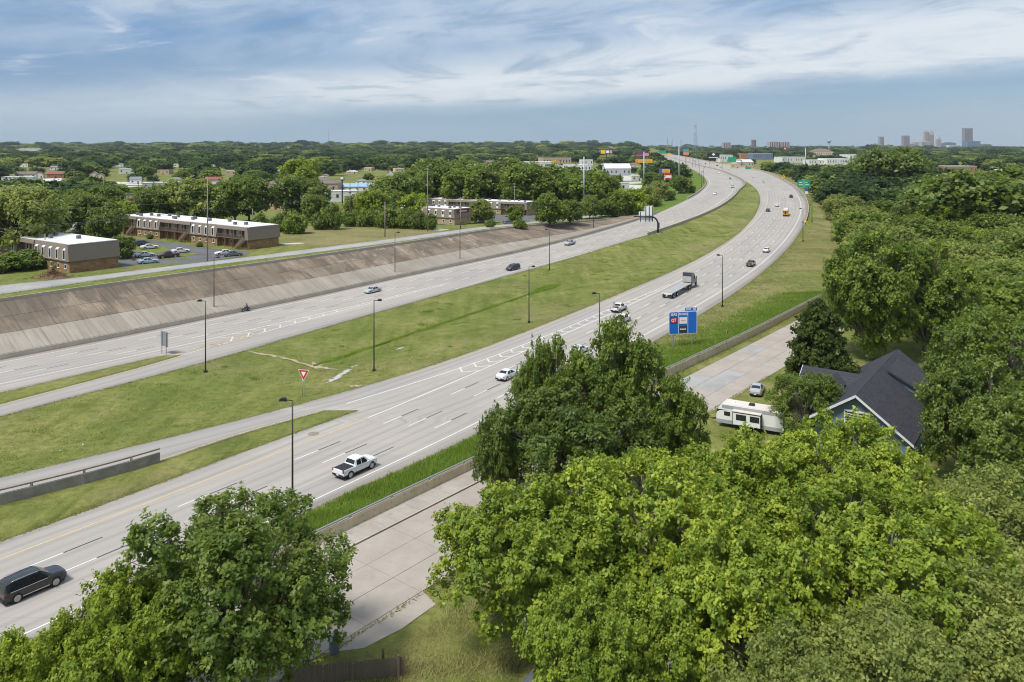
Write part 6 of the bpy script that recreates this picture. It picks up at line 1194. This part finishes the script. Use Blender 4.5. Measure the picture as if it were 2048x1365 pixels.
sp = Vector((7., 55.5, 0)); sh = empty('shed', (sp.x, sp.y, G(sp.x, sp.y)), -.55, 'small outbuilding with blue-grey shingle roof under the bright trees', 'shed'); MB().prism([(-3.2, 0), (3.2, 0), (3.2, 2.5), (0, 4.1), (-3.2, 2.5)], 'y', -6, 6).build('wall', 'w_white', sh)
for s in (-1, 1): MB().prism([(0, 4.2), (s * 3.7, 2.35), (s * 3.7, 2.5), (0, 4.4)], 'y', -6.4, 6.4).build('roof', 'shingle_blue', sh)
window(sh, 1.2, -6, 1, 2, 1., -1)
fA, fB = Vector((-15.5, 55.4)), Vector((-7.6, 56.6)); fn = empty('yard_fence', (fA.x, fA.y, G(fA.x, fA.y)), math.atan2(fB.y - fA.y, fB.x - fA.x), 'weathered dark plank fence at the bottom edge of the yard', 'fence'); fl_ = (fB - fA).length; PL = MB().box(-.085, .085, -.012, .012, 0, 1.35).mesh('plank', 'apt_brown')
for i in range(int(fl_ / .19)): o = inst('plank', PL, fn, (i * .19, 0, random.uniform(-.06, .03))); o.rotation_euler[1] = random.uniform(-.03, .03)
for z in (.35, 1.0): MB().box(0, fl_, .013, .06, z, z + .09).build('rail', 'apt_brown', fn)
for i, (x, y) in enumerate([(766, 1342), (797, 1355), (706, 1372)]):
    p = at(x, y); tag(MB().box(-.09, .09, -.09, .09, -.2, 1.6, tx=.01, ty=.01).build('fence_post', 'apt_brown', None, p), ['dark wooden post in the yard, left of two', 'dark wooden post in the yard, right of two', 'dark wooden post at the fence end'][i], 'post')
p = at(668, 1305); bn = empty('wheelie_bin', p, .4, 'blue wheeled bin half hidden under the multi-stemmed tree', 'bin'); MB().box(-.3, .3, -.35, .35, .05, 1.0, tx=-.04, ty=-.05).build('body', 'w_blue', bn); MB().box(-.36, .36, -.42, .42, 1.0, 1.08).build('lid', 'w_blue', bn); MB().tube([(-.32, .3, .1), (.32, .3, .1)], .1, 8).build('wheel', 'tyre', bn)
# ------------------------------------------------------------------ middle-distance trees
KS = {'m1': (M1, 13), 'm2': (M2, 14), 'm3': (M3, 12), 'm4': (M4, 10), 'bu': (BU, 3.2)}
GL_ = 'trees among the apartments and shops'
def T(k, x, yt, Y, label, sx=1., mats=None, name='tree', cat='tree', group=GL_):
    pr, h = KS[k]; return tpx(pr, h, x, yt, Y, label=label, sx=sx, mats=mats, name=name, cat=cat, group=group)
T('m2', 45, 378, 204, 'large open-crowned tree in front of the left apartment block', 1.0, 'leaf_olive'); T('m3', 8, 395, 215, 'leafy tree cut by the left edge'); T('m3', 212, 418, 240, 'round dark tree at the left end of the long apartments', .9); T('m4', 246, 474, 208, 'small tree over the parked cars', .95, 'leaf_dark')
for i, (k, x, yt, Y, m, lb) in enumerate([('m3', 105, 393, 262, None, 'tree behind the left apartment block'), ('m1', 150, 381, 300, None, 'wide tree behind the campers'), ('m1', 60, 386, 280, None, 'tree behind the large open-crowned one'), ('m2', 205, 372, 300, None, 'tall tree above the campers'), ('m3', 178, 386, 275, None, 'dark tree right of the campers'), ('m4', 250, 403, 280, 'leaf_lime', 'small lime green tree by the long apartment roof'), ('m2', 298, 374, 310, None, 'dark tree behind the long apartment roof, left'), ('m1', 338, 368, 320, None, 'dark tree behind the long apartment roof, middle'), ('m4', 383, 358, 316, 'leaf_olive', 'thin olive tree behind the power pole'), ('m3', 420, 371, 320, None, 'dark tree behind the long apartment roof, right'), ('m1', 470, 360, 325, None, 'leafy tree at the right end of the long apartments'), ('m2', 498, 352, 332, None, 'tall tree left of the yellow house'), ('m3', 600, 353, 340, None, 'big dark tree in front of the orange brick store'), ('m2', 632, 390, 325, 'leaf_mid', 'slim tree right of the big dark one'), ('m2', 745, 380, 322, 'leaf_lime', 'yellow green willow by the dry field'), ('m2', 715, 388, 330, 'leaf_olive', 'thin tree left of the willow'), ('m1', 790, 384, 335, None, 'tree over the left end of the sign building'), ('m4', 600, 318, 520, 'leaf_lime', 'lime green tree above the orange brick store'), ('m1', 1100, 387, 312, None, 'full green tree at the top of the slope'), ('m2', 1140, 400, 322, 'leaf_dark', 'dark thin tree beside the full green one'), ('m4', 1265, 378, 372, 'leaf_lime', 'yellow green tree above the slope end'), ('m4', 1240, 384, 366, 'leaf_mid', 'green tree left of the yellow green one'), ('m4', 1293, 372, 420, 'leaf_olive', 'olive tree behind the gantry'), ('m2', 1320, 362, 450, 'leaf_olive', 'slender tree on the grass bank'), ('m4', 1342, 382, 455, 'leaf_dark', 'small round tree on the grass bank'), ('m3', 1362, 352, 500, None, 'dark round tree on the grass bank below the steel pole'), ('m4', 1384, 372, 500, 'leaf_mid', 'small bush-like tree low on the bank'), ('m2', 1307, 345, 520, None, 'tree behind the slender one'), ('m1', 1180, 392, 350, 'leaf_mid', 'tree behind the steel pole'), ('m3', 1210, 398, 362, None, 'dark tree right of the steel pole'), ('m4', 825, 388, 322, 'leaf_lime', 'small tree between the second apartment blocks'), ('m4', 966, 400, 320, 'leaf_olive', 'small tree right of the red sign'), ('m4', 1030, 412, 325, 'leaf_mid', 'small tree before the second apartments')]): T(k, x, yt, Y, lb, 1., m)
for i, (x, yt) in enumerate([(800, 345), (835, 337), (868, 330), (893, 320), (925, 340), (955, 336), (985, 328), (1012, 320), (1042, 330), (1070, 328), (1098, 338), (1128, 335), (1160, 345), (1192, 344), (1215, 360)]): T('m2' if i % 3 else 'm3', x, yt, 400 + 12 * (i % 4), 'tall dark tree in the belt behind the second apartments', 1.15, 'leaf_dark' if i % 4 else 'leaf_mid', group='tree belt behind the second apartments')
for i, (x, yt, Y, sx) in enumerate([(20, 505, 188, 1.6), (55, 500, 192, 1.6), (85, 505, 193, 1.3), (118, 518, 190, 1), (590, 424, 268, 0.82), (560, 428, 275, 0.77), (665, 408, 285, 0.58), (780, 412, 292, 0.86), (812, 418, 290, 0.77), (838, 424, 286, 0.72), (862, 428, 284, 0.62), (758, 418, 300, 0.82), (730, 420, 300, 0.77), (268, 517, 205, 1.1), (312, 520, 205, 0.8), (400, 484, 232, 0.9), (300, 468, 252, 0.9), (1038, 440, 298, 1), (980, 440, 296, 0.9), (640, 425, 285, 0.77), (700, 424, 300, 0.77), (520, 428, 285, 0.67)]):
    T('bu', x, yt, Y, 'leafy bush %s' % ['in the hedge at the left edge', 'in the hedge, second from the left edge', 'in the hedge by the short pole', 'below the short wooden pole', 'rounded, at the back of the dry field', 'left of the rounded field bush', 'tall round one behind the dry field', 'overgrown at the sign building, left', 'overgrown at the sign building, second', 'overgrown at the sign building, third', 'against the sign building wall', 'under the willow', 'left of the willow', 'round, by the pale blue sedan', 'dark, by the lot entrance stones', 'at the wall of the long apartments, right', 'at the wall of the long apartments, left', 'clipped, by the dark suv', 'clipped, by the second lot', 'behind the field, beside the tall round one', 'behind the field pole', 'at the edge of the yellow house yard'][i], sx, ['leaf_mid', 'leaf_dark'][i % 2], 'bush', 'bush', 'bushes on the far side')
# wood on the right of the highway: the nearest trees one by one
rw = np.random.default_rng(5); WOOD = []; k = 0
while len(WOOD) < 150 and k < 20000:
    k += 1; Y = rw.uniform(150, 360); X = rw.uniform(40, .72 * Y + 12)
    lim = float(LR(Y)) + np.interp(Y, [150, 200, 260, 330, 420], [46, 34, 24, 17, 14])
    if X < lim or (Y < 165 and X < 92): continue
    if all((X - a) ** 2 + (Y - b) ** 2 > np.interp(Y, [150, 360], [7.5, 10.5]) ** 2 for a, b in WOOD): WOOD.append((X, Y))
for i, (X, Y) in enumerate(WOOD):
    kk = ['m1', 'm3', 'm2', 'm4', 'm1', 'm3'][i % 6]; pr, h = KS[kk]; hh = rw.uniform(7.5, 15.5); m = ['leaf_mid', 'leaf_dark', 'leaf_mid', 'leaf_olive', 'leaf_dark', 'leaf_olive', 'leaf_lime', 'leaf_mid'][int(rw.integers(8))]
    tree(pr, X, Y, label='leafy tree in the dense wood right of the highway', group='wood right of the highway', sc=(hh / h * 1.15, hh / h * 1.15, hh / h), mats=m)
tpx(M3, 12, 1960, 338, 300, label='big dark rounded tree rising above the right-hand wood', sx=1.35, mats='leaf_dark', group='wood right of the highway'); tpx(M3, 12, 1775, 297, 560, label='dark round tree standing before the mall building', sx=1.2, mats='leaf_dark', group='wood right of the highway')
# shade under that wood: low brush
# ------------------------------------------------------------------ far woodland as one mass
HID = bpy.data.collections.new('woodland_sources')
for i, (sd, h, R, shp, m) in enumerate([(31, 12, 6.6, 'round', 'wood_far'), (32, 13, 5.6, 'vase', 'wood_far'), (33, 10, 6., 'round', 'leaf_dark'), (34, 11, 5.4, 'round', 'leaf_mid'), (35, 12, 6.4, 'round', 'wood_far'), (36, 12, 6., 'vase', 'leaf_olive')]):
    c, t_, _ = proto(sd, h, R, m, 1.1, 24, 14, 6, .02, lobe_r=.36, tuft=.8, shape=shp, twig=False); o = bpy.data.objects.new('woodland_tree_%d' % i, c); HID.objects.link(o)
def px(X, Y, Z): return 1024 + X * FPX / Y, HY + (HC - Z) * FPX / Y
def woodland(name, label, n, y0, y1, ok, seed, smax=2.6):
    r = np.random.default_rng(seed); P, S, I, A = [], [], [], []
    for _ in range(n):
        Y = y0 * math.exp(r.uniform() * math.log(y1 / y0)); X = r.uniform(-.74, .74) * Y; z = G(X, Y); h = r.uniform(6.5, 15.5) * (1 + .15 * min(Y / 3000, 2)) * (1.7 if Y > 2500 and r.random() < .10 else 1); sx, sy = px(X, Y, z + h)
        if not ok(X, Y, sx, sy): continue
        s = h / 12; P.append((X, Y, z - .4)); S.append((s * min(smax, 1.15 + Y / 1800),) * 2 + (s,)); I.append(int(r.choice(6, p=[.25, .18, .17, .16, .16, .08]))); A.append((0, 0, r.uniform(0, 6.28)))
    me = bpy.data.meshes.new(name); me.from_pydata(P, [], [])
    for nm, tp, d in (('scl', 'FLOAT_VECTOR', S), ('rot', 'FLOAT_VECTOR', A)): a = me.attributes.new(nm, tp, 'POINT'); a.data.foreach_set('vector', np.array(d, np.float32).ravel())
    a = me.attributes.new('idx', 'INT', 'POINT'); a.data.foreach_set('value', np.array(I, np.int32)); o = link(bpy.data.objects.new(name, me)); tag(o, label, kind='stuff')
    ng = bpy.data.node_groups.new(name, 'GeometryNodeTree'); ng.interface.new_socket('Geometry', in_out='INPUT', socket_type='NodeSocketGeometry'); ng.interface.new_socket('Geometry', in_out='OUTPUT', socket_type='NodeSocketGeometry'); N = ng.nodes
    gi, go, ip, ci = N.new('NodeGroupInput'), N.new('NodeGroupOutput'), N.new('GeometryNodeInstanceOnPoints'), N.new('GeometryNodeCollectionInfo'); ci.inputs['Collection'].default_value = HID; ci.inputs['Separate Children'].default_value = True; ci.inputs['Reset Children'].default_value = True
    def na(nm, dt): q = N.new('GeometryNodeInputNamedAttribute'); q.data_type = dt; q.inputs['Name'].default_value = nm; return q.outputs[0]
    L = ng.links; L.new(gi.outputs[0], ip.inputs['Points']); L.new(ci.outputs[0], ip.inputs['Instance']); ip.inputs['Pick Instance'].default_value = True; L.new(na('idx', 'INT'), ip.inputs['Instance Index']); L.new(na('scl', 'FLOAT_VECTOR'), ip.inputs['Scale'])
    er = N.new('FunctionNodeEulerToRotation'); L.new(na('rot', 'FLOAT_VECTOR'), er.inputs[0]); L.new(er.outputs[0], ip.inputs['Rotation']); L.new(ip.outputs[0], go.inputs[0]); md = o.modifiers.new('scatter', 'NODES'); md.node_group = ng
    return len(P)
APT = [(230, 562, 400, 520), (0, 235, 455, 550), (785, 1075, 392, 455), (515, 905, 440, 500)]
def free_of_buildings(X, Y, sx, sy):
    for x0, x1, yt, yb, Yb in BOXES:
        mg = 3 + 9. * FPX / Y
        if x0 - mg < sx < x1 + mg and Y < Yb + 25 and sy < yt + .8 * (yb - yt): return False
        if x0 - 6 < sx < x1 + 6 and abs(Y - Yb) < 14 + Y * .01: return False
    return True
def ok_left(X, Y, sx, sy):
    if X > float(UL(Y)) - (22 if Y > 380 else 60) - (26 if 380 < Y < 640 else 0): return False
    if Y < 430 and sx > 240: return False
    if Y < 330: return False
    return free_of_buildings(X, Y, sx, sy)
def ok_right(X, Y, sx, sy):
    if X < float(LR(Y)) + np.interp(Y, [300, 420, 700, 1200], [17, 12, 8, 14]): return False
    if Y < 365 and X < .70 * Y: return False
    if Y < 340: return False
    if 780 < Y < 1700 and sx < 1750 and random.random() < .35: return False
    return free_of_buildings(X, Y, sx, sy)
woodland('woodland', 'continuous dark green woodland stretching to the left horizon', 9500, 300, 8500, ok_left, 41); woodland('woodland', 'dense green woodland right of the highway out to the skyline', 7500, 300, 8500, ok_right, 42)

# ------------------------------------------------------------------ grass, reeds, litter
def blades(name, label, pts, hgt, wid, m, seed, lean=.35):
    r = np.random.default_rng(seed); P = np.array(pts, np.float32); n = len(P); a = r.uniform(0, 6.283, n); h = hgt * r.uniform(.5, 1.3, n); l = r.normal(0, lean, (n, 2)) * h[:, None]
    b = np.stack([np.cos(a), np.sin(a), np.zeros(n)], 1) * (wid * r.uniform(.6, 1.4, n))[:, None]; tip = P + np.stack([l[:, 0], l[:, 1], h], 1); V = np.stack([P - b, P + b, tip], 1).reshape(-1, 3); i = np.arange(n) * 3
    me = mesh_np(name, V, np.stack([i, i + 1, i + 2], 1), m); at_ = me.attributes.new('tint', 'FLOAT', 'POINT'); at_.data.foreach_set('value', np.repeat(np.clip(r.normal(.5, .28, n), 0, 1), 3).astype(np.float32)); o = link(bpy.data.objects.new(name, me)); return tag(o, label, kind='stuff')
def gfast(xs, Y): k = knots(Y); return np.interp(xs, k[0], k[1])
def strip(lo, hi, a, b, n, seed, pw=1.):
    r = np.random.default_rng(seed); out = []; Ys = r.uniform(a, b, max(60, n // 120))
    for Y in Ys:
        m = max(1, n // len(Ys)); u = r.uniform(0, 1, m) ** pw; x = float(lo(Y)) + (float(hi(Y)) - float(lo(Y))) * u; yy = Y + r.uniform(-.8, .8, m); out += list(zip(x, yy, gfast(x, Y) - .04))
    return out
blades('tall_grass', 'tall lush grass between highway shoulder and beige wall', strip(off(LR, .5), off(WA, -.25), 54, 140, 60000, 1), .50, .045, 'blade', 1)
blades('tall_grass', 'tall green and straw grass on the slope above the wall', strip(off(WA, -11.), off(WA, -.25), 132, 200, 30000, 2, .5), .55, .07, 'blade', 2, .6)
blades('dry_grass', 'straw coloured grass on the upper slope and verge', strip(off(LR, .6), off(WA, -4), 140, 330, 26000, 3, 1.6), .30, .09, 'blade_dry', 3, .6)
blades('yard_grass', 'rough yard grass at the bottom of the driveway', strip(tab(RB(YG) + 4.6), tab(RB(YG) + 16), 45, 70, 24000, 4), .30, .03, 'blade_dry', 4, .7)
mid_ = tab(UR(YG) + .42 * (LL(YG) - UR(YG)))
rr5 = np.random.default_rng(5); rd = []
for _ in range(9000):
    Y = rr5.uniform(140, 210); w = .30 + .22 * math.sin(Y * .8) + .15 * math.sin(Y * .31); x = float(mid_(Y)) + rr5.normal(0, max(w, .12)); rd.append((x, Y, float(gfast(x, Y)) - .03))
for _ in range(5000):
    a_, d_ = rr5.uniform(0, 6.28), math.sqrt(rr5.uniform()); Y = 212 + math.sin(a_) * d_ * 5; x = float(mid_(Y)) + math.cos(a_) * d_ * 1.8; rd.append((x, Y, float(gfast(x, Y)) - .03))
blades('reeds', 'dark green reeds along the median ditch', rd, .42, .05, 'blade', 5, .5)
ed = []
for c_, a_, b_ in ((LL, 60, 320), (UR, 100, 305), (LE, 60, 113), (RLW, 90, 113), (off(LR, .1), 56, 330), (SU, 100, 142), (MR, 110, 142), (off(RB, .2), 50, 130), (off(FB, .2), 130, 330), (off(WA, .35), 55, 190)):
    for Y in rr5.uniform(a_, b_, int((b_ - a_) * 26)):
        x = float(c_(Y)) + rr5.normal(0, .16) + .10 * math.sin(Y * 1.7) ; rd2 = max(float(gfast(x, Y)), float(zh(Y)) - .05 if c_ in (LL, UR, LE, RLW, SU, MR) else -9); ed.append((x, Y, rd2))
blades('verge_grass', 'ragged grass creeping over the pavement edges', ed, .20, .07, 'blade_dry', 12, .9)
md = []; md2 = []
for Y in rr5.uniform(72, 250, 900):
    n = 110; l_, r_w = float(UR(Y)) + .2, float(LL(Y)) - .2; xs = rr5.uniform(l_, r_w, n); z_ = gfast(xs, Y) - .03; (md if rr5.random() < .5 else md2).extend(zip(xs, Y + rr5.uniform(-.5, .5, n), z_))
blades('median_grass', 'short mown grass blades across the median', md, .16, .05, 'blade', 14, .8); blades('median_grass', 'straw coloured blades mixed through the median', md2, .16, .05, 'blade_dry', 15, .8)
cl = []; rc = np.random.default_rng(9)
for _ in range(260):
    Y = rc.uniform(80, 330); u = rc.uniform(.04, .96); X = float(UR(Y)) + (float(LL(Y)) - float(UR(Y))) * u; n = int(rc.integers(30, 120)); s = rc.uniform(.4, 1.6); xs = X + rc.normal(0, s, n); cl += list(zip(xs, Y + rc.normal(0, s, n), gfast(xs, Y) - .03))
blades('grass_clumps', 'uneven clumps of grass over the median', cl, .22, .06, 'blade', 6, .6)
mat('paper', rough=.8, col=(.72, .71, .68)); lt = MB(); r_ = random.Random(3)
def scrap(X, Y, s):
    z = G(X, Y) + .05; lt.add([(X + r_.uniform(-s, s), Y + r_.uniform(-s, s), z + r_.uniform(0, s * .5)) for _ in range(5)], [(0, 1, 2), (0, 2, 3), (1, 3, 4), (0, 4, 2)])
for _ in range(80):
    x, y = r_.gauss(1240, 110), r_.gauss(540, 45); p = PH(x, y)
    if float(UR(p[1])) + 1 < p[0] < float(LL(p[1])) - 1: scrap(p[0], p[1], r_.uniform(.10, .30))
for _ in range(70):
    Y = r_.uniform(75, 260); scrap(float(UR(Y)) + (float(LL(Y)) - float(UR(Y))) * r_.uniform(.05, .95), Y, r_.uniform(.06, .2))
for _ in range(60): Y = r_.uniform(120, 330); scrap(float(LR(Y)) + r_.uniform(2, 14), Y, r_.uniform(.08, .24))
tag(lt.build('litter', 'paper'), 'white scraps of litter scattered over the grass', kind='stuff')
# bare earth: gully, wash-outs and silt along kerbs
mat('bare_earth', rough=.95, spec=.1, build=b_flat((.34, .265, .185), (.46, .38, .285), .8, (.23, .19, .13))); mat('wet_stone', rough=.6, spec=.3, build=b_flat((.40, .39, .37), (.55, .53, .50), 1.5, (.25, .25, .22)))
def track(name, label, pts, w, m, dz=.05):
    q = [Vector((*PH(*p), 0)) for p in pts]; mb = MB(); vs = []
    P = []
    for i in range(len(q) - 1):
        for k in range(6): P.append(q[i].lerp(q[i + 1], k / 6))
    P.append(q[-1]); rr = random.Random(len(label))
    for i, p in enumerate(P):
        t = (P[min(i + 1, len(P) - 1)] - P[max(i - 1, 0)]).normalized(); n = Vector((t.y, -t.x, 0)); p = p + n * rr.gauss(0, w * .35); e = min(1, i / 3, (len(P) - 1 - i) / 3); a = p - n * w * e * rr.uniform(.3, 1); b = p + n * w * e * rr.uniform(.3, 1); vs += [(a.x, a.y, G(a.x, a.y) + dz), (b.x, b.y, G(b.x, b.y) + dz)]
    mb.add(vs, [(2 * i, 2 * i + 1, 2 * i + 3, 2 * i + 2) for i in range(len(P) - 1)]); return tag(mb.build(name, m), label, kind='structure')
track('dirt_gully', 'bare earth gully running down the median', [(492, 702), (540, 708), (600, 716), (640, 722), (680, 732)], .5, 'bare_earth'); track('dirt_gully', 'pale wash-out at the bend of the gully', [(620, 714), (640, 720), (655, 727)], 1.2, 'bare_earth'); track('stony_ditch', 'pale stony ditch bed in the median', [(655, 762), (672, 750), (690, 740), (705, 730), (720, 722)], .8, 'wet_stone'); track('stony_ditch', 'stony patch farther up the ditch', [(790, 692), (808, 686), (822, 680)], .5, 'wet_stone'); track('dirt_gully', 'worn earth across the ramp verge', [(330, 930), (350, 916), (372, 908), (384, 900)], 2.0, 'bare_earth', .07); track('dirt_gully', 'worn earth beside the ramp joint', [(695, 770), (720, 772), (740, 770)], .7, 'bare_earth')
dk = MB(); rr = random.Random(8)
for _ in range(70):
    t = rr.random(); x, y = 350 + 170 * t + rr.gauss(0, 4), 709 - 42 * t + rr.gauss(0, 1.2); p = PH(x, y); s = rr.uniform(.1, .5); dk.add([(p[0] + s * 1.6 * math.cos(a + .9), p[1] + s * 1.6 * math.sin(a + .9) * .9, float(zh(p[1])) + .02) for a in (0, 1.1, 2.3, 3.4, 4.6, 5.5)], [(0, 1, 2, 3, 4, 5)])
tag(dk.build('dirt_streaks', 'bare_earth'), 'dirt washed along the gore of the exit ramp', kind='stuff')
p = PH(627, 868); tag(MB().prism([(p[0] + .75 * math.cos(i * .5236), p[1] + .75 * math.sin(i * .5236)) for i in range(12)], 'z', -.1, .015).build('manhole_cover', 'rail_rust'), 'rusty round manhole cover on the near shoulder', 'manhole')
# brush pile
br = MB(); p0 = at(106, 556); rb2 = random.Random(4)
for _ in range(420):
    a = rb2.uniform(0, 6.28); d = abs(rb2.gauss(0, .45)); b = Vector((p0.x + math.cos(a) * d * 5.2, p0.y + math.sin(a) * d * 3, p0.z + rb2.uniform(0, 2.1) * max(0, 1 - d))); v = Vector((rb2.gauss(0, 1), rb2.gauss(0, 1), rb2.gauss(0, .45))).normalized() * rb2.uniform(.6, 1.6); br.tube([b - v * .5, b + v * .5], [.05, .015], 3, cap=False)
br.add([(p0.x + 3.6 * math.cos(i * .524), p0.y + 2.2 * math.sin(i * .524), p0.z) for i in range(12)] + [(p0.x, p0.y, p0.z + 1.3)], [(i, (i + 1) % 12, 12) for i in range(12)]); mat('brush', rough=.95, spec=.1, build=b_flat((.13, .075, .045), (.21, .13, .085), 1.2, (.07, .045, .03))); tag(br.build('brush_pile', 'brush'), 'heap of brown cut brush beside the far frontage road', 'brush pile')

# ------------------------------------------------------------------ haze
HZ = True
if HZ:
    mb = MB(); mb.box(-11000, 11000, -300, 12500, -3, 320); o = mb.build('haze', []); tag(o, 'thin summer haze in the air', kind='stuff')
    m = bpy.data.materials.new('haze_air'); m.use_nodes = True; t = NT(m.node_tree); v = t.new('ShaderNodeVolumePrincipled'); v.inputs['Color'].default_value = (.80, .88, .97, 1); v.inputs['Density'].default_value = .000042; v.inputs['Anisotropy'].default_value = .2; oo = t.new('ShaderNodeOutputMaterial'); t.l.new(v.outputs[0], oo.inputs['Volume']); o.data.materials.append(m)
